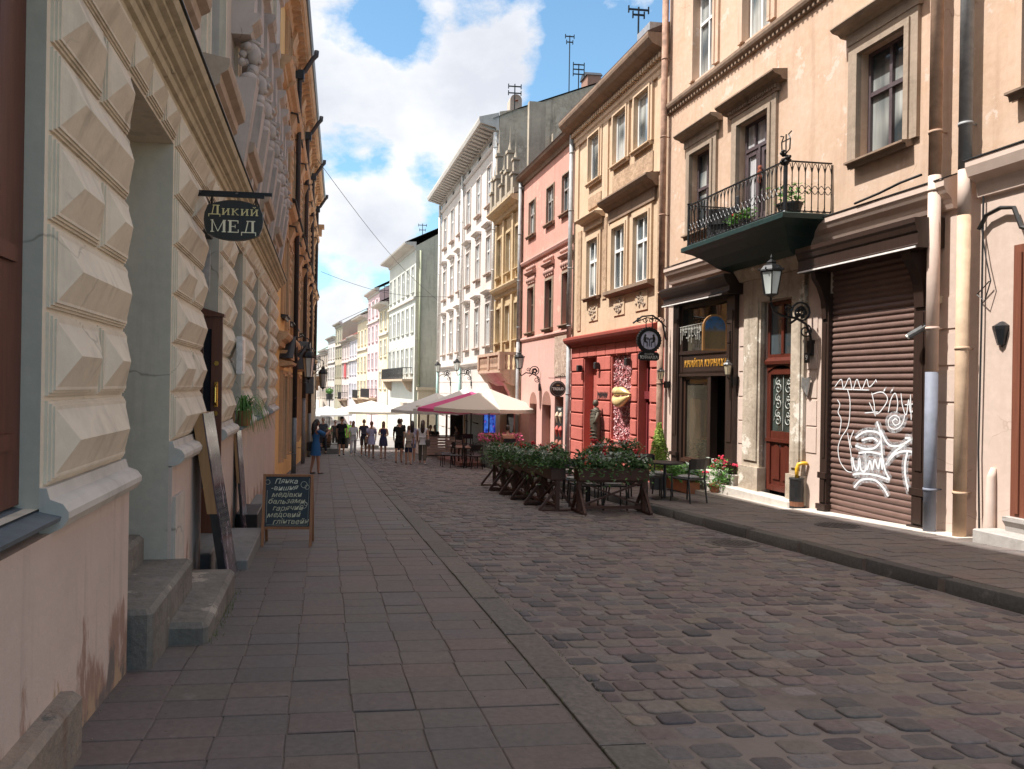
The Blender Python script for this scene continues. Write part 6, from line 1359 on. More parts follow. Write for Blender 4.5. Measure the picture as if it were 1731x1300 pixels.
# bistro lamps
def carriage(s, z, lab):
    t = wallthing('carriage_lamp', lab, 'lamp', s, .10, z, 'carriage lamps by the bistro'); lantern_body(t, -.12, 0, -.05, .085, .3, simple('grey_lamp', (.10,.10,.10), .4, .6), glass('warm_glass', (.5,.42,.28), .1)); m = MB(); m.tube([(.0,0,-.18),(-.08,0,-.16),(-.12,0,-.1)], .012, 6); m.box(-.02, .1, -.04, .04, -.26, -.1); m.build('bracket', iron, t)
carriage(6.1, 1.93, 'small carriage lamp at the right pilaster of the bistro'); carriage(8.95, 1.85, 'small carriage lamp beside the rusty drainpipe')
t = wallthing('arched_sign', 'arched painted sign with a blue landscape hanging out by the bistro', 'sign', 6.2, .06, 2.72)
m = MB(); pts = [(-.62,-.30),(-.16,-.30)]; pts = [(-.66,-.36),(-.14,-.36)]+[(-.40+.26*cos(pi*i/10), .12+.26*sin(pi*i/10)) for i in range(11)]
m.poly(pts, -.025, .025); m.build('frame', wood('sign_frame', (.30,.15,.05), (.2,.1,.03)), t)
mt, tt, p_ = newmat('painted_panel'); co = nd(tt, 'ShaderNodeTexCoord').outputs['Object']; sx_ = nd(tt, 'ShaderNodeSeparateXYZ'); tt.links.new(co, sx_.inputs[0])
c = mixc(tt, ramp(tt, sx_.outputs['Z'], .02, .10), (.11,.075,.03), (.02,.09,.22)); c = mixc(tt, ramp(tt, noise(tt, co, 14, 5, .6), .5, .7), c, (.05,.05,.03)); tt.links.new(c, p_.inputs['Base Color']); p_.inputs['Roughness'].default_value = .3
pts2 = [(-.62,-.32),(-.18,-.32)]+[(-.40+.22*cos(pi*i/10), .12+.22*sin(pi*i/10)) for i in range(11)]; MB().poly(pts2, -.032, .032).build('painted_panel', mt, t)
m = MB(); m.bar((.0,0,.2),(-.14,0,.2),.02); m.bar((.0,0,-.2),(-.14,0,-.2),.02); m.tube([(.02,0,-.6),(.02,0,.5)], .012, 5); m.tube(scrollpts((.0,0,.0), .08, 1.3, (-1,0)), .008, 5); m.build('bracket', iron, t)
# round tavern sign
t = wallthing('hanging_sign', 'round black-framed tavern sign with two seated figures in silhouette, hanging by the rusty pipe', 'sign', 8.95, .1, 3.25)
m = MB(); m.tube([(.0,0,-.5),(-.1,0,-.1),(-.35,0,.08),(-.62,0,.05),(-.85,0,-.12)], .022, 6); m.tube([(0,0,-.2),(-.2,0,.0),(-.5,0,.02),(-.75,0,-.08)], .014, 5)
for k in range(5): m.tube(scrollpts((-.1-.15*k,0,-.03), .07, 1.2, (-1,0), k), .010, 5)
m.tube([(-.52,0,.04),(-.52,0,-.22)], .012, 5); m.tube([(-.36,0,.06),(-.36,0,-.22)], .012, 5); m.build('bracket', iron, t)
m = MB(); m.X = Matrix.Translation((-.44,0,-.52)) @ Matrix.Rotation(rad(90), 4, 'X'); m.lathe([(.22,-.03),(.30,-.035),(.31,0),(.30,.035),(.22,.03)], n=28, caps=False)
for k in range(28): a = 2*pi*k/28; m.ell((.305*cos(a),.305*sin(a),0), (.022,.022,.03), 5, 4)
m.build('frame', iron, t)
m = MB(); m.X = Matrix.Translation((-.44,0,-.52)) @ Matrix.Rotation(rad(90), 4, 'X'); m.lathe([(.001,-.02),(.235,-.02),(.235,.02),(.001,.02)], n=28); dsc = m.build('disc', simple('lilac_disc', (.55,.52,.62), .5), t)
m = MB(); X0 = -.44; Z0 = -.52
for s_ in (-1, 1):
    for d_ in (-.026,):
        m.ell((X0+s_*.105, d_, Z0+.115), (.028,.006,.033), 8, 5); m.ell((X0+s_*.115, d_, Z0+.03), (.04,.006,.075), 8, 5); m.bar((X0+s_*.11,d_,Z0+.06),(X0+s_*.02,d_,Z0+.045),.012,.022); m.bar((X0+s_*.115,d_,Z0-.03),(X0+s_*.05,d_,Z0-.05),.012,.035); m.bar((X0+s_*.05,d_,Z0-.05),(X0+s_*.06,d_,Z0-.16),.012,.025); m.bar((X0+s_*.14,d_,Z0-.03),(X0+s_*.15,d_,Z0-.16),.012,.014)
m.bar((X0-.06,-.026,Z0+.02),(X0+.06,-.026,Z0+.02),.012,.014); m.bar((X0,-.026,Z0+.02),(X0,-.026,Z0-.15),.012,.02); m.build('silhouette', blackp, dsc)
m = MB(); m.X = Matrix.Translation((-.44,0,-.90)); m.poly([(-.26,.05),(-.2,.1),(.2,.1),(.26,.05),(.26,-.07),(.2,-.11),(-.2,-.11),(-.26,-.07)], -.02, .02); pl = m.build('name_plate', iron, t)
text('КУРНАХА', .105, simple('silver_letter', (.6,.6,.56), .4, .3, bumps=0), t, (-.44, -.024, -.935), (1,0,0), (0,-1,0), bold=.002, sx=.9); text('КНАЙПА', .055, MATS['silver_letter'], t, (-.44, -.024, -.855), (1,0,0), (0,-1,0))
# trdlo sign
t = wallthing('round_sign', 'round dark sign with white letters hanging on a curl bracket on the pink house', 'sign', 16.05, .02, 1.52)
c0 = -.30
m = MB(); m.X = Matrix.Translation((c0,0,0)) @ Matrix.Rotation(rad(90), 4, 'X'); m.lathe([(.001,-.04),(.27,-.04),(.27,.04),(.001,.04)], n=36); dsc = m.build('disc', simple('choc_sign', (.025,.016,.015), .35), t)
m = MB(); m.X = Matrix.Translation((c0,0,0)) @ Matrix.Rotation(rad(90), 4, 'X'); m.lathe([(.225,.038),(.232,.044),(.239,.038)], n=36, caps=False); m.build('ring', simple('tan_ring', (.5,.42,.36), .5), dsc)
text('TRDLO', .125, whitp, dsc, (c0, -.045, -.005), (1,0,0), (0,-1,0), bold=.006, sx=.95); MB().box(c0-.05, c0+.05, -.046, -.041, .10, .135).build('emblem', simple('emblem_tan', (.5,.25,.1), .5), dsc)
m = MB(); m.bar((.0,0,.36),(-.62,0,.36),.018); m.tube(scrollpts((-.12,0,.45), .08, 1.5, (-1,0), -1), .008, 5); m.tube(scrollpts((-.25,0,.42), .05, 1.3, (1,0), -1), .008, 5); m.tube([(c0-.1,0,.36),(c0-.1,0,.25)], .008, 5); m.tube([(c0+.1,0,.36),(c0+.1,0,.25)], .008, 5); m.build('bracket', iron, t)
# menu board in the pink house door
t = wallthing('menu_board', 'tall black menu board with pictures of three filled cones in the pink house doorway', 'menu board', 16.8, -.05, -.45)
MB().box(-.02, .0, -.4, .4, -.4, 1.35).build('panel', blackp, t)
for k in range(3):
    for j in (-.17, .2):
        m = MB(); zc = .95-k*.48; m.lathe([(.02,-.17),(.09,.05),(.10,.08),(.08,.13),(.04,.2),(.001,.22)], (-.03,j,zc), 10, .9); m.build('cone_picture', simple(['cone_cream','cone_red','cone_brown'][k], [(.6,.45,.32),(.5,.08,.06),(.32,.1,.06)][k], .5), t)
text('TRDLO', .1, whitp, t, (-.024, 0, 1.26), (0,-1,0), (-1,0,0))
# lips, hanging figure, spot lamps on the coral front
t = wallthing('lips_sculpture', 'big golden lips sculpture fixed on the pink flower panel', 'sculpture', 11.45, .0, 1.35)
m = MB(); m.smooth = True
gl = simple('gold_cream', (.70,.52,.24), .28, .25, .1)
n = 24; 
def lip(sgn):
    vs = []; fs = []; k = 10
    for i in range(n+1):
        q = -1+2*i/n; w_ = (1-abs(q)**2.2); hh = (.27 if sgn > 0 else .30)*w_*((1-.22*math.exp(-(q*5)**2)) if sgn > 0 else 1)+.004; dp = .24*w_**.7+.01; zc = .02*sgn-.06*abs(q)**2*(-1 if sgn < 0 else 1)*0
        for j in range(k):
            a = 2*pi*j/k; vs.append((-.06-dp*.5-dp*.5*cos(a), q*.52, zc+sgn*hh*.46+hh*.5*sin(a)+.05*q*q))
    for i in range(n):
        for j in range(k): fs.append((i*k+j, i*k+(j+1)%k, (i+1)*k+(j+1)%k, (i+1)*k+j))
    m.add(vs, fs+[tuple(range(k)), tuple(range(n*k, n*k+k))])
lip(1); lip(-1); m.build('lips', gl, t)
t = wallthing('wall_figure', 'dark wrapped hanging figure sculpture on the coral pier', 'sculpture', 12.9, .12, .5)
m = MB(); m.smooth = True; m.tube([(-.05,0,-.95),(-.06,.02,-.6),(-.1,-.02,-.35),(-.12,0,0),(-.12,.02,.3),(-.1,0,.5)], [.02,.07,.12,.16,.15,.06], 10); m.ell((-.13,0,.62), (.09,.085,.11)); m.tube([(-.1,-.13,.35),(-.2,-.18,.1),(-.22,-.05,.0)], [.05,.045,.035], 7); m.tube([(-.1,.13,.35),(-.2,.17,.12),(-.22,.06,.02)], [.05,.045,.035], 7)
for k in range(9): m.tube([(-.12+.15*cos(a_), .02+.15*sin(a_), -.4+k*.1+.03*sin(a_*2)) for a_ in [i*.7 for i in range(10)]], .018, 5)
m.build('figure', simple('bronze_dark', (.10,.085,.06), .6, .3, .5, 8, bumps=1), t)
for s_, z in ((14.55, 2.2), (13.15, 2.25), (11.0, 2.3)):
    t = wallthing('spot_lamp', ['black spot lamp at the left edge of the coral front', 'black spot lamp between the recess and the flower panel', 'black spot lamp between the flower panel and wine-red door'][(14.55, 13.15, 11.0).index(s_)], 'spotlight', s_, .06, z); m = MB(); m.bbox(-.16, -.02, -.07, .07, -.12, .08, .015); m.build('lamp_head', blackp, t); MB().box(-.03, .06, -.03, .03, -.02, .05).build('bracket', blackp, t)
t = wallthing('graffiti_tag', 'black spray tag scrawled on the coral pier', 'graffiti', 12.9, .055, 1.35); m = MB(); q = random.Random(2)
m.X = Matrix(((0,1,0,0),(1,0,0,0),(0,0,1,0),(0,0,0,1)))
for k in range(7): rib(m, [(.36-k*.11, .14*q.uniform(.5,1)), (.33-k*.11, -.12*q.uniform(.5,1)), (.30-k*.11, .1), (.26-k*.11, -.1*q.random())], .022, -.003)
m.build('paint', simple('spray_black', (.02,.018,.018), .6), t, recalc=False)
# camera, alarm, wall lamp, cables
t = wallthing('security_camera', 'small black and white security camera above the right shutter pilaster', 'camera', 1.36, .1, 2.42); m = MB(); m.tube([(.08,0,.08),(-.03,0,.08)], .05, 10); m.tube([(-.03,0,.08),(-.08,.04,.02)], .015, 6); m.build('mount', blackp, t); m = MB(); m.tube([(-.06,.0,.05),(-.16,.14,-.06)], .045, 10); m.build('camera_body', simple('camera_grey', (.12,.12,.12), .4), t); MB().tube([(-.16,.14,-.06),(-.175,.157,-.076)], .036, 10).build('lens_ring', whitp, t)
t = wallthing('alarm_box', 'small red alarm light beside the shutter portal cornice', 'alarm', 1.28, .05, 2.85); m = MB(); m.smooth = True; m.ell((-.04,0,0), (.05,.06,.06)); m.build('lens', MATS['red_enamel'], t); MB().box(-.01, .05, -.07, .07, -.05, .05).build('base', simple('cream_plastic', (.55,.47,.35), .5), t)
t = wallthing('wall_lamp', 'faceted black half-lantern lamp on the far right house wall', 'lamp', .32, .01, 2.32); m = MB(); m.X = Matrix.Rotation(pi, 4, 'Z'); m.lathe([(.001,-.17),(.015,-.15),(.05,-.14),(.10,.06),(.105,.1),(.03,.15),(.001,.16)], n=6); m.build('shade', simple('lamp_black', (.03,.032,.036), .25, .3), t)
def cable(label, pts, r, name='cable', cat='cable', mat=None): m = MB(); P0 = Vector(pts[0]); m.tube([Vector(p)-P0 for p in pts], r, 5); return tag(m.build(name, mat or blackp, None, None, P0), label, cat)
def W_(s, d, z): return FRR.pt(s, d, z)
cable('thick black cable bundle looping over the brown door at the right edge', [W_(.62,.06,3.7), W_(.5,.08,3.85), W_(.3,.08,3.9), W_(.12,.08,3.86), W_(.02,.08,3.6), W_(-.2,.08,3.5)], .028)
cable('loose wire loop hanging beside the yellow drainpipe', [W_(.58,.06,3.7), W_(.5,.07,3.3), W_(.42,.08,3.0), W_(.5,.08,2.75), W_(.62,.07,2.85), W_(.45,.07,3.0)], .008)
cable('thin cable running down the wall behind the yellow drainpipe', [W_(.58,.04,4.3), W_(.57,.05,2.5), W_(.585,.05,.8), W_(.55,.05,-.4)], .012)
cable('black cable draped along the top of the peach cornice', [W_(2.6,.25,4.5), W_(2.1,.26,4.53), W_(1.7,.26,4.58), W_(1.35,.24,4.6)], .02)
for i, (a, b) in enumerate((((-.4, 44, 8.2), (7.4, 44.5, 7.0)), ((-.5, 30, 10.6), (7.5, 50, 7.4)), ((2.0, 92, 4.0), (7.0, 64, 5.3)))):
    a, b = Vector(a), Vector(b); pts = [a.lerp(b, k/12)+Vector((0,0,-.5*sin(pi*k/12))) for k in range(13)]
    cable(['thin overhead wire sagging across the street at the white house', 'long overhead wire crossing diagonally below the clouds', 'overhead wire crossing before the far row of houses'][i], pts, .012)
# balcony of the peach house with railing
blk = thing('balcony', 'dark green balcony with a black wrought-iron railing above the old door', 'balcony', FRR.pt(4.6, 0, 4.3))
fgreen = simple('dark_green_sheet', (.012,.032,.028), .45, 0, .3)
m = MB(); S0, S1, D = 3.38, 6.62, .92
def rect_loft(m, rows):     # rows: (s0, s1, depth, z) from the top down
    vs = []
    for a, b, dd_, z in rows: vs += [(a-4.6,0,z-4.3),(a-4.6,dd_,z-4.3),(b-4.6,dd_,z-4.3),(b-4.6,0,z-4.3)]
    n = len(rows); m.add(vs, [(0,1,2,3),tuple(range(4*n-1,4*n-5,-1))]+[(4*i+j, 4*i+(j+1)%4, 4*i+4+(j+1)%4, 4*i+4+j) for i in range(n-1) for j in range(4)])
rect_loft(m, [(S0-.02,S1+.02,D+.02,4.52),(S0-.05,S1+.05,D+.05,4.50),(S0-.05,S1+.05,D+.05,4.42),(S0+.03,S1-.03,D-.02,4.38),(S0+.12,S1-.12,D-.1,4.34),(S0+.35,S1-.30,.62,4.20),(S0+.55,S1-.45,.42,4.02),(S0+.7,S1-.6,.2,3.92),(S0+.75,S1-.65,.06,3.88)])
m.build('slab', fgreen, blk, FRR, (4.6, 0, 4.3))
def rail_run(pts2, n, per):
    m = MB(); (a, b), (c, d) = pts2
    P_ = lambda q, z, o=0: (a+(c-a)*q-4.6, b+(d-b)*q, z)
    m.bar(P_(0,.92+.16), P_(1,.92+.16), .035, .02); m.bar(P_(0,.26), P_(1,.26), .03, .015)
    for k in range(n+1):
        q = k/n; m.tube([P_(q,.22), P_(q,1.06)], .0085, 5)
        for z in (.32, .56, .72, .98): m.ell(P_(q,z), (.014,.014,.012), 5, 3)
        if k < n:
            for z0, h, s_ in ((1.06-.16, .16, 1), (.62, .07, -1), (.62, .07, 1), (.3, .1, -1)):
                pts = [P_(q+i/6/n, z0+s_*h*sin(pi*i/6)) for i in range(7)]; m.tube(pts, .007, 4)
    m.X = None; return m
rail_run(((S0+.05, D-.06), (S1-.05, D-.06)), 26, 1).build('railing', iron, blk, FRR, (4.6, 0, 4.3)); rail_run(((S0+.05, D-.06), (S0+.05, .02)), 7, 1).build('railing', iron, blk, FRR, (4.6, 0, 4.3)); rail_run(((S1-.05, D-.06), (S1-.05, .02)), 7, 1).build('railing', iron, blk, FRR, (4.6, 0, 4.3))
for s_, big in ((S0+.05, 1), (S1-.05, 0)):
    m = MB(); m.lathe([(.05,.16),(.05,.22),(.035,.25),(.035,1.0),(.06,1.05),(.03,1.1)] if big else [(.03,.16),(.025,.3),(.025,1.1),(.04,1.12)], (s_-4.6, D-.06, 0), 10)
    if big:
        for k in range(14): a = k*.9; m.ell((s_-4.6+.06*cos(a), D-.06+.06*sin(a), 1.05+.02*k%.2), (.035,.035,.03), 5, 4)
        for k in (-1, 1): m.tube([(s_-4.6, D-.06, 1.2), (s_-4.6+k*.1, D-.06, 1.25), (s_-4.6+k*.11, D-.06, 1.42), (s_-4.6+k*.06, D-.06, 1.5), (s_-4.6+k*.14, D-.06, 1.53)], .012, 5)
        m.tube([(s_-4.6, D-.06, 1.1), (s_-4.6, D-.06, 1.52)], .012, 5); m.tube([(s_-4.7, D-.06, 1.42), (s_-4.5, D-.06, 1.42)], .01, 5)
    m.build('corner_post', iron, blk, FRR, (4.6, 0, 4.3))
def pot(label, s, d, z, r, h, n, fl=None, name='flower_pot', mat=blackp, leaf=gl1):
    t = thing(name, label, 'plant pot', FRR.pt(s, d, z)); q = random.Random(int(s*31)); MB().lathe([(r*.75,0),(r,h),(r*1.05,h),(r*1.05,h+.03),(r*.9,h+.03)], n=14).build('pot', mat, t)
    ff = lambda r_: ((r_.gauss(0,r*.6), r_.gauss(0,r*.6), h+.04+r*1.6*r_.random()), (0,0,1)); MB().leaves(n, ff, .045, q).build('foliage', leaf, t, recalc=False)
    if fl: m = MB(); [m.ell((q.gauss(0,r*.5), q.gauss(0,r*.5), h+r*1.2+q.random()*.1), (.03,.03,.025), 5, 4) for _ in range(12)]; m.build('blossom', fl, t, recalc=False)
pot('black bowl with a small green plant at the right end of the balcony', 3.75, .55, 4.53, .2, .2, 120); pot('pot of red flowers on the balcony floor below the door', 5.2, .62, 4.53, .12, .14, 120, redp); pot('pot of white flowers on the balcony floor beside the red ones', 4.85, .66, 4.53, .12, .16, 140, whitp)
t = thing('wicker_chair', 'dark wicker armchair at the left end of the balcony', 'chair', FRR.pt(6.0, .45, 4.53), rad(60)); m = MB(); m.bbox(-.28, .28, -.28, .28, .0, .42, .02); m.build('seat', MATS['black_wicker'], t); MB().bbox(-.28, .28, -.32, -.24, .3, .85, .02).build('backrest', MATS['black_wicker'], t); [MB().bbox(x-.04, x+.04, -.28, .25, .3, .62, .01).build('armrest', MATS['black_wicker'], t) for x in (-.27, .27)]
# ------------------------------------------------------------ roof fittings
def antenna(label, u, v0, v1, y, arms):
    p = at(u, v0, y); q = at(u, v1, y); H = q.z-p.z; t = thing('antenna', label, 'antenna', p); MB().tube([(0,0,-.6),(0,0,H)], .03, 6).build('mast', iron, t)
    m = MB()
    for z, l in arms: m.bar((-l,0,H*z),(l,0,H*z),.05); [m.bar((x,0,H*z-.12),(x,0,H*z+.12),.04) for x in (-l, l)]
    m.build('crossarm', iron, t)
antenna('tall thin aerial mast with small rods above the grey firewall', 962, 140, 60, 40, ((.98,.25),(.86,.18)))
antenna('wooden telegraph frame with three crossarms beside the roof chimney', 978, 135, 108, 38, ((.95,.3),(.65,.3),(.35,.3)))
antenna('two-armed telegraph frame over the round roof vent', 870, 170, 142, 36, ((.85,.32),(.45,.32)))
antenna('television aerial on the beige house roof', 1079, 56, 12, 24, ((.9,.35),(.7,.2)))
antenna('small cross-shaped aerial on the grey-white house', 714, 405, 378, 63, ((.9,.35),(.6,.25)))
antenna('small aerial on the far cream house', 650, 500, 482, 76, ((.9,.5),(.5,.4)))
p = at(870, 168, 36.5); t = thing('roof_vent', 'round arched roof vent on the grey firewall ridge', 'vent', p); m = MB(); m.poly([(-.3,-.9),(.3,-.9)]+[(.3*cos(pi*i/10), .3*sin(pi*i/10)-.15) for i in range(11)], -.3, .3); m.build('vent_hood', plaster('vent_clay', (.45,.36,.30), (.35,.27,.22)), t); MB().lathe([(.001,0),(.10,0),(.10,.02),(.001,.02)], (0,-.33,-.2), 12).build('opening', simple('vent_red', (.3,.1,.06), .8), t)
p = at(1000, 132, 39); t = thing('chimney', 'dark sheet-metal capped chimney at the top of the grey firewall', 'chimney', p); MB().box(-.4, .35, -.5, .5, -1.5, -.05).build('stack', plaster('old_brick', (.30,.17,.13), (.22,.13,.1)), t); MB().prism([(-.55,-.05),(.55,-.05),(.25,.2),(-.25,.2)], -.48, .43).build('cap', lead, t)

# ------------------------------------------------------------ small litter and weeds
t = tag(MB().add([(0,0,.006),(.04,.02,.012),(.09,.005,.006),(.045,-.022,.014)], [(0,1,2,3)]).build('fallen_leaf', simple('yellow_leaf', (.45,.38,.05), .7), None, None, (-.02, 3.25, gz(3.25)+.004), recalc=False), 'yellow fallen leaf on the pavement at the bottom of the picture', 'leaf')
q = random.Random(77); m = MB()
for i in range(420):
    k = q.random()
    if k < .4: x, y = -.78+q.gauss(0,.035), q.uniform(5.3, 6.9)
    elif k < .7: x, y = 1.33+q.gauss(0,.012), q.uniform(3, 14)
    else: x, y = 1.6+q.gauss(0,.02), q.uniform(3, 12)
    z = gz(y); h = q.uniform(.012, .05)*(1.3 if k < .4 else .6); a = q.uniform(0, 6.28); m.add([(x,y,z),(x+.006*cos(a),y+.006*sin(a),z),(x+q.gauss(0,.015),y+q.gauss(0,.015),z+h)], [(0,1,2)])
tag(m.build('weeds', leafmat('weed_green', (.05,.08,.02), (.09,.12,.03)), recalc=False), kind='stuff')
m = MB()
for i in range(700):
    k = q.random(); y = q.uniform(2.6, 16)
    x = (-1.2+abs(q.gauss(0,.06))) if k < .35 and y < 4.6 else (1.59+q.gauss(0,.05) if k < .75 else q.uniform(-1.1, 5.6))
    r0 = q.uniform(.002, .006); m.ell((x, y, gz(y)+r0*.6), (r0, r0*1.2, r0*.7), 5, 3)
tag(m.build('grit', simple('grit_grey', (.22,.19,.165), .9), recalc=False), kind='stuff')
# ------------------------------------------------------------ people
skinm = simple('skin', (.50,.29,.20), .55, 0, .08, 5, .35, bumps=0); skin2 = simple('skin_tan', (.36,.19,.12), .55, 0, .08, 5, .35, bumps=0)
eyem = simple('eye_dark', (.02,.015,.012), .3, bumps=0); lipm = simple('lip', (.38,.11,.10), .5, bumps=0)
def skinned(name, joints, edges, mats, parent, sub=2, flat=1.0):
    """one continuous surface grown round a skeleton: joints {key: (pos, radius)}, edges [(a,b)], root = first key"""
    keys = list(joints); ix = {k: i for i, k in enumerate(keys)}
    me = bpy.data.meshes.new(name); me.from_pydata([joints[k][0] for k in keys], [(ix[a], ix[b]) for a, b in edges], [])
    o = bpy.data.objects.new(name, me); COL.objects.link(o)
    md = o.modifiers.new('s', 'SKIN'); md.use_smooth_shade = True
    lay = me.skin_vertices[0].data if me.skin_vertices else None
    if lay is None:
        bm = bmesh.new(); bm.from_mesh(me); bm.verts.layers.skin.verify(); bm.to_mesh(me); bm.free(); lay = me.skin_vertices[0].data
    for i, k in enumerate(keys):
        r = joints[k][1]; lay[i].radius = (r, r) if not isinstance(r, tuple) else r; lay[i].use_root = (i == 0)
    sd = o.modifiers.new('d', 'SUBSURF'); sd.levels = sub; sd.render_levels = sub
    dg = bpy.context.evaluated_depsgraph_get(); m2 = bpy.data.meshes.new_from_object(o.evaluated_get(dg))
    bpy.data.objects.remove(o); bpy.data.meshes.remove(me)
    return m2
def merge_mb(me, mb):
    """add hand-built pieces (head details, fingers) into the same body mesh"""
    bm = bmesh.new(); bm.from_mesh(me); n = len(bm.verts); vs = [bm.verts.new(v) for v in mb.v]
    for f, mi, s in zip(mb.f, mb.m, mb.sm):
        try: fc = bm.faces.new([vs[i] for i in f]); fc.material_index = mi; fc.smooth = True
        except ValueError: pass
    bmesh.ops.recalc_face_normals(bm, faces=bm.faces); bm.to_mesh(me); bm.free(); return me
def person(label, x, y, face, H=1.70, sk=None, hair=(.03,.018,.012), hairlen='short', top=None, bottom=None, dress=None, legs=(8, -8), arms=((10, 15), (-10, 15)), sit=False, seat=.45, zoff=0, bag=None, cap=None, head_turn=0, sleeves=.5, shoes=(.03,.025,.025), group='people walking in the street', legL=1.0):
    """face: heading in degrees, 0 = away along the street, 180 = towards the camera; arms: ((upper swing, elbow bend), ...) right then left"""
    sk = sk or skinm; k = H/1.75
    t = thing('person', label, 'person', (x, y, gz(y)+zoff), rad(-face), group)
    V = lambda a, b, c: Vector((a*k, b*k, c*k)); hipz = .91 if not sit else seat+.08
    J = {}; E_ = []
    J['pelvis'] = (V(0,0,hipz+.03), .125*k); J['waist'] = (V(0,.01,hipz+.17), .105*k); J['chest'] = (V(0,.0,hipz+.36), .135*k); J['neckb'] = (V(0,-.01,hipz+.53), .065*k); J['neck'] = (V(0,.0,hipz+.60), .05*k); J['head'] = (V(0,.015,hipz+.66), .06*k)
    E_ += [('pelvis','waist'),('waist','chest'),('chest','neckb'),('neckb','neck'),('neck','head')]
    hands = []; legp = {}; armp = {}
    for s, nm in ((1, 'r'), (-1, 'l')):
        la = rad(legs[0] if s > 0 else legs[1])
        if sit: hip = V(.09*s,.02,hipz-.01); knee = V(.11*s,.44,hipz-.0); ank = V(.11*s,.42,.09)
        else:
            hip = V(.09*s,0,hipz-.04); knee = hip+V(.01*s,sin(la)*.42,-cos(la)*.42); lb = la*.55-rad(10 if la < 0 else 2)
            ank = knee+V(0,sin(lb)*.40,-cos(lb)*.40)
        toe = ank+V(.02*s,.15,-.055)
        J['hip'+nm] = (hip, .085*k); J['knee'+nm] = (knee, .056*k); J['calf'+nm] = (knee.lerp(ank,.35), .05*k); J['ank'+nm] = (ank, .036*k); J['toe'+nm] = (toe, .03*k)
        E_ += [('pelvis','hip'+nm),('hip'+nm,'knee'+nm),('knee'+nm,'calf'+nm),('calf'+nm,'ank'+nm),('ank'+nm,'toe'+nm)]; legp[nm] = (hip, knee, ank, toe)
        sw, eb = arms[0] if s > 0 else arms[1]; a = rad(sw); b = rad(sw+eb)
        sh = V(.175*s,-.01,hipz+.49); el = sh+V(.045*s,sin(a)*.28,-cos(a)*.28); wr = el+V(-.01*s if eb < 60 else -.07*s,sin(b)*.24,-cos(b)*.24); pm = wr+(wr-el).normalized()*.05*k
        J['sh'+nm] = (sh, .056*k); J['el'+nm] = (el, .040*k); J['wr'+nm] = (wr, .027*k); J['palm'+nm] = (pm, .034*k)
        E_ += [('chest','sh'+nm),('sh'+nm,'el'+nm),('el'+nm,'wr'+nm),('wr'+nm,'palm'+nm)]; hands.append((wr, pm, s)); armp[nm] = (sh, el, wr)
    me = skinned('body', J, E_, [sk], t)
    mb = MB(); hc = V(0,.03,hipz+.745); hr = Vector((.076,.095,.118))*k; ht = rad(head_turn)
    # head: ovoid with a narrower jaw, nose, ears, eyes, mouth
    nu, nv = 12, 9; vs = []
    for i in range(nv+1):
        p_ = pi*i/nv
        for j in range(nu):
            q = 2*pi*j/nu; zz_ = -cos(p_); jaw = 1-.28*max(0, -zz_)**1.5; vs.append((hr.x*sin(p_)*cos(q)*jaw, hr.y*sin(p_)*sin(q)*(jaw if sin(q) < 0 else 1-.10*max(0,-zz_)), hr.z*zz_))
    mb.X = Matrix.Translation(hc) @ Matrix.Rotation(-ht, 4, 'Z')
    mb.add(vs, [(i*nu+j, i*nu+(j+1)%nu, (i+1)*nu+(j+1)%nu, (i+1)*nu+j) for i in range(nv) for j in range(nu)])
    mb.add([(0,hr.y*.93,hr.z*.12),(-.014*k,hr.y*.9,-hr.z*.28),(.014*k,hr.y*.9,-hr.z*.28),(0,hr.y*1.2,-hr.z*.25),(0,hr.y*.9,-hr.z*.34)], [(0,1,3),(0,3,2),(1,4,3),(3,4,2)])
    for s in (-1, 1): mb.ell((s*hr.x*1.0,0,-hr.z*.05), (.010*k,.018*k,.03*k), 6, 4)
    mb.cur = 1
    for s in (-1, 1): mb.ell((s*.03*k,hr.y*.90,hr.z*.06), (.013*k,.008*k,.007*k), 6, 4); mb.bar((s*.045*k,hr.y*.86,hr.z*.24),(s*.016*k,hr.y*.93,hr.z*.25),.006*k)
    mb.cur = 2; mb.ell((0,hr.y*.88,-hr.z*.52), (.024*k,.010*k,.008*k), 8, 4); mb.cur = 0; mb.X = None
    for wr, pm, s in hands:      # five separate fingers, bent, and a thumb from the side of the palm
        d = (pm-wr).normalized(); side = Vector((0,1,0))-d*d.y; side = side.normalized() if side.length > .2 else Vector((0,0,1)); curl = Vector((-s,0,0))
        for f in range(4):
            b0 = pm+side*(.026-.0175*f)*k+d*.02*k; ln = (.07,.078,.074,.058)[f]*k; mb.tube([b0, b0+d*ln*.5+curl*.006*k, b0+d*ln*.85+curl*.022*k, b0+d*ln*.95+curl*.038*k], [.0095*k,.009*k,.008*k,.006*k], 6)
        b0 = pm+side*.026*k-d*.012*k; mb.tube([b0, b0+side*.028*k+d*.02*k+curl*.008*k, b0+side*.034*k+d*.048*k+curl*.016*k], [.011*k,.010*k,.007*k], 6)
    merge_mb(me, mb)
    for q in (sk, eyem, lipm): me.materials.append(q)
    o = bpy.data.objects.new('body', me); COL.objects.link(o); o.parent = t
    # hair
    hm_ = simple('hair_%d' % int(hair[0]*1000), hair, .5, 0, .3, 30, bumps=.3)
    m = MB(); m.smooth = True; m.X = Matrix.Translation(hc) @ Matrix.Rotation(-ht, 4, 'Z')
    vs = []; nu, nv = 14, 8
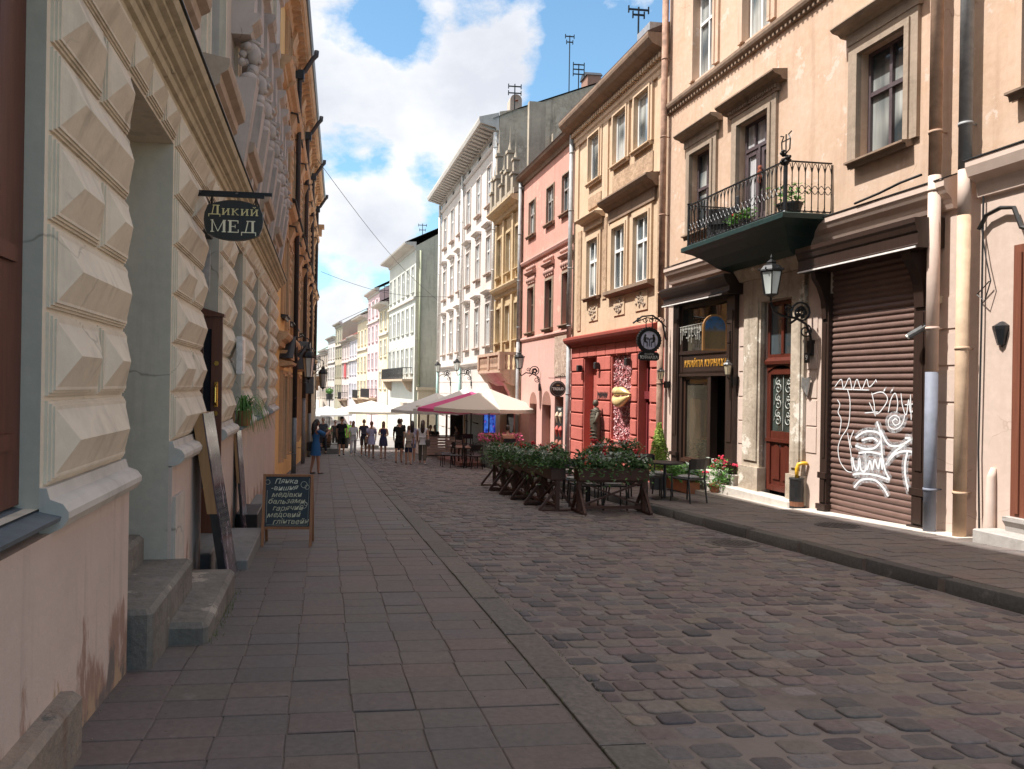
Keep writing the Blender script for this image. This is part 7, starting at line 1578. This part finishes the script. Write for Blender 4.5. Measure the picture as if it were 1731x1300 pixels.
    for i in range(nv+1):
        for j in range(nu):
            q = 2*pi*j/nu; fr_ = max(0, sin(q)); low = -.55 if hairlen == 'short' else -.75; zmin = low+(1.15)*fr_**1.5
            zz_ = 1-(1-zmin)*(i/nv)**.9; rr_ = sqrt(max(0, 1-zz_*zz_)); vs.append((hr.x*1.10*rr_*cos(q), hr.y*1.10*rr_*sin(q)-.012*k, hr.z*1.10*zz_+.004))
    m.add(vs, [(i*nu+j, i*nu+(j+1)%nu, (i+1)*nu+(j+1)%nu, (i+1)*nu+j) for i in range(nv) for j in range(nu)])
    if hairlen == 'long': m.tube([(0,-hr.y*.55,hr.z*.3),(0,-hr.y*1.0,-hr.z*.6),(0,-hr.y*1.15,-hr.z*1.7),(0,-hr.y*1.0,-hr.z*3.0),(0,-hr.y*.85,-hr.z*3.8)], [.07*k,.088*k,.09*k,.075*k,.02*k], 10)
    if hairlen == 'mid': m.tube([(0,-hr.y*.5,hr.z*.2),(0,-hr.y*.8,-hr.z*.7),(0,-hr.y*.7,-hr.z*1.6)], [.075*k,.088*k,.05*k], 10)
    if hairlen == 'bun': m.ell((0,-hr.y*1.15,hr.z*.55), (.045*k,.045*k,.045*k), 8, 6)
    m.build('hair', hm_, t, recalc=False)
    if cap: m = MB(); m.smooth = True; m.X = Matrix.Translation(hc); m.ell((0,-.008*k,hr.z*.45), (hr.x*1.17,hr.y*1.15,hr.z*.72), 12, 6); m.add([(-.06*k,hr.y*.9,hr.z*.5),(.06*k,hr.y*.9,hr.z*.5),(.05*k,hr.y*1.6,hr.z*.35),(-.05*k,hr.y*1.6,hr.z*.35)], [(0,1,2,3)]); m.build('cap', cloth('cap_'+str(cap), cap), t)
    def cm(c): return cloth('cloth_%d_%d_%d' % tuple(int(q*500) for q in c), c)
    def garment(name, keys, mat, grow=.014):
        jj = {a: (J[a][0] if isinstance(a, str) else a, (J[a][1]+grow*k)) for a in keys}; ee = [(a, b) for a, b in E_ if a in jj and b in jj]; return jj, ee
    def cut(a, b, f): return a.lerp(b, f)
    if top:
        jj = {'pelvis': (J['pelvis'][0]+Vector((0,0,.0)), .142*k), 'hem': (J['pelvis'][0]+Vector((0,0,-.10*k)), .140*k), 'waist': (J['waist'][0], .122*k), 'chest': (J['chest'][0], .150*k), 'neckb': (J['chest'][0].lerp(J['neckb'][0], .85), .072*k)}; ee = [('pelvis','waist'),('pelvis','hem'),('waist','chest'),('chest','neckb')]
        for nm in ('r', 'l'):
            sh, el, wr = armp[nm]; jj['sh'+nm] = (sh, .072*k); ee.append(('chest','sh'+nm))
            if sleeves > 1: jj['el'+nm] = (el, .054*k); jj['c'+nm] = (cut(el, wr, sleeves-1), .042*k); ee += [('sh'+nm,'el'+nm),('el'+nm,'c'+nm)]
            elif sleeves > .05: jj['c'+nm] = (cut(sh, el, sleeves), .064*k); ee.append(('sh'+nm,'c'+nm))
        mm = skinned('shirt', jj, ee, None, t); mm.materials.append(cm(top)); q = bpy.data.objects.new('shirt', mm); COL.objects.link(q); q.parent = t
    if bottom:
        c, fl = bottom; jj = {'pelvis': (J['pelvis'][0]+Vector((0,0,.0)), .138*k), 'top': (J['waist'][0], .112*k)}; ee = [('pelvis','top')]
        for nm in ('r', 'l'):
            hip, kn, an, _ = legp[nm]; jj['hip'+nm] = (hip, .102*k); ee.append(('pelvis','hip'+nm))
            if fl > 1: jj['knee'+nm] = (kn, .078*k); jj['c'+nm] = (cut(kn, an, fl-1), .064*k*legL); ee += [('hip'+nm,'knee'+nm),('knee'+nm,'c'+nm)]
            else: jj['c'+nm] = (cut(hip, kn, fl), .088*k); ee.append(('hip'+nm,'c'+nm))
        mm = skinned('trousers', jj, ee, None, t); mm.materials.append(cm(c)); q = bpy.data.objects.new('trousers' if fl > 1 else 'shorts', mm); COL.objects.link(q); q.parent = t
    if dress:
        c, hem, wdt = dress; m = MB(); m.smooth = True; n = 16; rows = [(hipz+.50,.15,.085),(hipz+.40,.165,.115),(hipz+.28,.15,.115),(hipz+.17,.135,.105),(hipz+.03,.17,.14),(hipz-.1,.175*wdt,.15*wdt),(hem,.19*wdt,.175*wdt)]
        vs = []
        for z, a, b in rows:
            for j in range(n): q = 2*pi*j/n; w_ = 1+(.05*sin(q*5) if z < hipz-.05 else 0); vs.append((a*k*cos(q)*w_, b*k*sin(q)*w_, z*k))
        m.add(vs, [(i*n+j, i*n+(j+1)%n, (i+1)*n+(j+1)%n, (i+1)*n+j) for i in range(len(rows)-1) for j in range(n)])
        if sleeves > .05:
            for nm in ('r', 'l'): sh, el, wr = armp[nm]; m.tube([sh+Vector((0,0,.02*k)), sh, cut(sh, el, min(1, sleeves))], [.06*k,.07*k,.068*k], 10)
        m.build('dress', cm(c), t, recalc=False)
    m = MB(); m.smooth = True
    for nm in ('r', 'l'):
        hip, kn, an, toe = legp[nm]; m.ell(tuple((an*.45+toe*.55)+Vector((0,0,-.012*k))), (.045*k,.115*k,.040*k), 10, 6)
        m.build('shoe', simple('shoe_%d' % int(shoes[0]*500), shoes, .5), t); m = MB(); m.smooth = True
    if bag:
        c, s = bag; m = MB(); p_ = Vector((.24*s,-.04,hipz-.02))*k; m.X = Matrix.Translation(p_); m.bbox(-.06, .06, -.15, .15, -.16, .14, .03); o = m.build('shoulder_bag', simple('bag_%d' % int(c[0]*500), c, .6), None, None, (0,0,0))
        o.parent = t; MB().tube([Vector((.24*s,-.04,hipz+.1))*k, Vector((.20*s,-.06,hipz+.4))*k, Vector((.12*s,-.03,hipz+.565))*k], .010, 5).build('strap', simple('bag_%d' % int(c[0]*500), c, .6), o)
    return t
blk_ = (.016,.016,.018)
w0_ = person('woman in a blue mini dress holding up a phone on the left pavement', -.28, 23.0, 62, 1.66, hairlen='long', hair=(.016,.012,.012), dress=((.035,.13,.30), .60, 1.0), sleeves=.9, legs=(6, -5), arms=((62, 60), (15, 30)), sk=skin2, group=None, bag=((.03,.025,.025), -1))
p0 = Vector((0, .46, 1.30)); m = MB(); m.bbox(-.037, .037, -.005, .005, -.075, .075, .004)
ph = m.build('phone', simple('phone_case', (.3,.28,.27), .3), None, None, (-.28+.50*sin(rad(62))+.10*cos(rad(62)), 23.0+.50*cos(rad(62))-.10*sin(rad(62)), gz(23)+1.36)); ph.rotation_euler = (0, 0, rad(-62)); tag(ph, 'small phone held up by the woman in the blue dress', 'phone')
person('man in a black cap, black T-shirt and black shorts walking towards the camera', .78, 35.0, 178, 1.80, top=blk_, bottom=(blk_, .95), cap=(.015,.015,.017), legs=(16, -14), arms=((-14, 12), (14, 18)), sleeves=.6, zoff=.06)
person('woman in white blouse and white wide trousers walking towards the camera', 1.38, 36.6, 176, 1.68, top=(.68,.66,.66), bottom=((.66,.64,.63), 1.9), hairlen='long', hair=(.16,.07,.03), legs=(10, -12), arms=((8, 30), (-10, 12)), sleeves=.8, legL=1.5, shoes=(.5,.48,.45))
person('woman in a pale lavender belted mini dress walking towards the camera', 2.1, 33.8, 182, 1.66, dress=((.42,.42,.58), .66, 1.05), hairlen='bun', hair=(.07,.03,.018), legs=(8, -9), arms=((15, 70), (-8, 20)), sleeves=.8, sk=skin2, bag=((.3,.2,.14), 1))
person('woman in a navy sleeveless dress with long dark hair walking towards the camera', 2.62, 33.4, 184, 1.66, dress=((.045,.05,.10), .60, 1.12), hairlen='long', hair=(.025,.015,.012), legs=(7, -7), arms=((20, 75), (15, 70)), sleeves=0, shoes=(.02,.02,.02))
person('man partly hidden behind the woman in lavender, in a dark shirt', 1.88, 36.2, 180, 1.76, top=(.05,.05,.07), bottom=((.10,.06,.05), .95), legs=(9, -9), sk=skin2)
person('man in black T-shirt and shorts walking away with his hair tied up', 2.98, 29.9, 8, 1.76, top=blk_, bottom=(blk_, .8), hairlen='bun', hair=(.06,.03,.018), legs=(9, -7), arms=((-8, 12), (12, 14)), sleeves=.6)
person('boy in a beige T-shirt and navy shorts walking away beside the man in black', 3.2, 28.3, 6, 1.48, top=(.30,.25,.20), bottom=((.03,.04,.08), .85), hair=(.10,.05,.025), legs=(-10, 12), arms=((8, 12), (-8, 12)), sleeves=.7, shoes=(.06,.05,.05))
person('woman in a lilac shirt and denim shorts walking away just behind the boy', 3.55, 30.2, 5, 1.68, top=(.42,.40,.50), bottom=((.22,.28,.42), .7), hairlen='long', hair=(.02,.014,.012), legs=(6, -8), sleeves=.9, shoes=(.55,.53,.52))
person('woman in white top and khaki trousers walking away, long brown hair and a bag', 3.78, 28.6, 12, 1.70, top=(.62,.60,.58), bottom=((.12,.10,.075), 1.85), hairlen='long', hair=(.04,.022,.016), legs=(-16, 14), arms=((-10, 12), (10, 25)), sleeves=.2, bag=((.10,.075,.06), 1), shoes=(.55,.52,.48))
person('man in a dark T-shirt drinking, standing beyond the pink enclosure corner', 4.2, 41, 190, 1.84, top=(.05,.055,.065), bottom=((.04,.04,.05), 1.9), arms=((30, 110), (-5, 10)), hair=(.07,.04,.025), group=None)
person('man in a dark shirt with grey hair standing by the railing at the far left', -.1, 37.4, 200, 1.80, top=(.06,.07,.09), bottom=((.05,.05,.06), 1.9), hair=(.30,.29,.28), zoff=.05, group=None)
person('woman in a white dress seen between the walkers far down the street', 3.15, 50, 20, 1.66, dress=((.6,.58,.60), .55, 1.1), hairlen='mid', group=None)
person('man in a dark jacket walking far down the street behind the man with the cap', .55, 42, 170, 1.74, top=(.05,.045,.04), bottom=((.06,.055,.05), 1.9), sleeves=1.8, group=None)
person('dark-clothed person far down the street at the café tables', 1.75, 52, 150, 1.70, top=(.04,.04,.05), bottom=((.05,.05,.06), 1.9), group=None)
# seated people
P = dict(sit=True, seat=.47)
person('man in a peach T-shirt seated with his back to the camera', 6.52, 26.0, 5, 1.78, top=(.60,.30,.20), bottom=((.08,.08,.1), 1.8), hair=(.03,.02,.015), zoff=.12, arms=((25, 60), (25, 60)), group='seated café guests', **P)
st_ = dup(ch3, None, None, (6.52, 25.92, gz(25.95)+.10), rad(0), label='black armchair under the man in the peach T-shirt')
def seated(label, u, v, y, face, topc, **kw):
    p = at(u, v, y); return person(label, p.x, y, face, 1.72, top=topc, bottom=((.05,.05,.06), 1.8), zoff=.14, arms=((25, 55), (20, 60)), group='seated café guests', **P, **kw)
for i, (u, y, f, c, lab) in enumerate(((735, 37.4, 200, (.03,.03,.035), 'guest in black seated behind the pink slatted panel, left one'), (727, 38.6, 150, (.28,.09,.07), 'guest in red-brown seated behind the pink slatted panel, partly hidden'), (772, 37.6, 260, (.16,.08,.06), 'guest in brown seated at the right end of the pink slatted enclosure'))):
    seated(lab, u, 745, y, f, c)
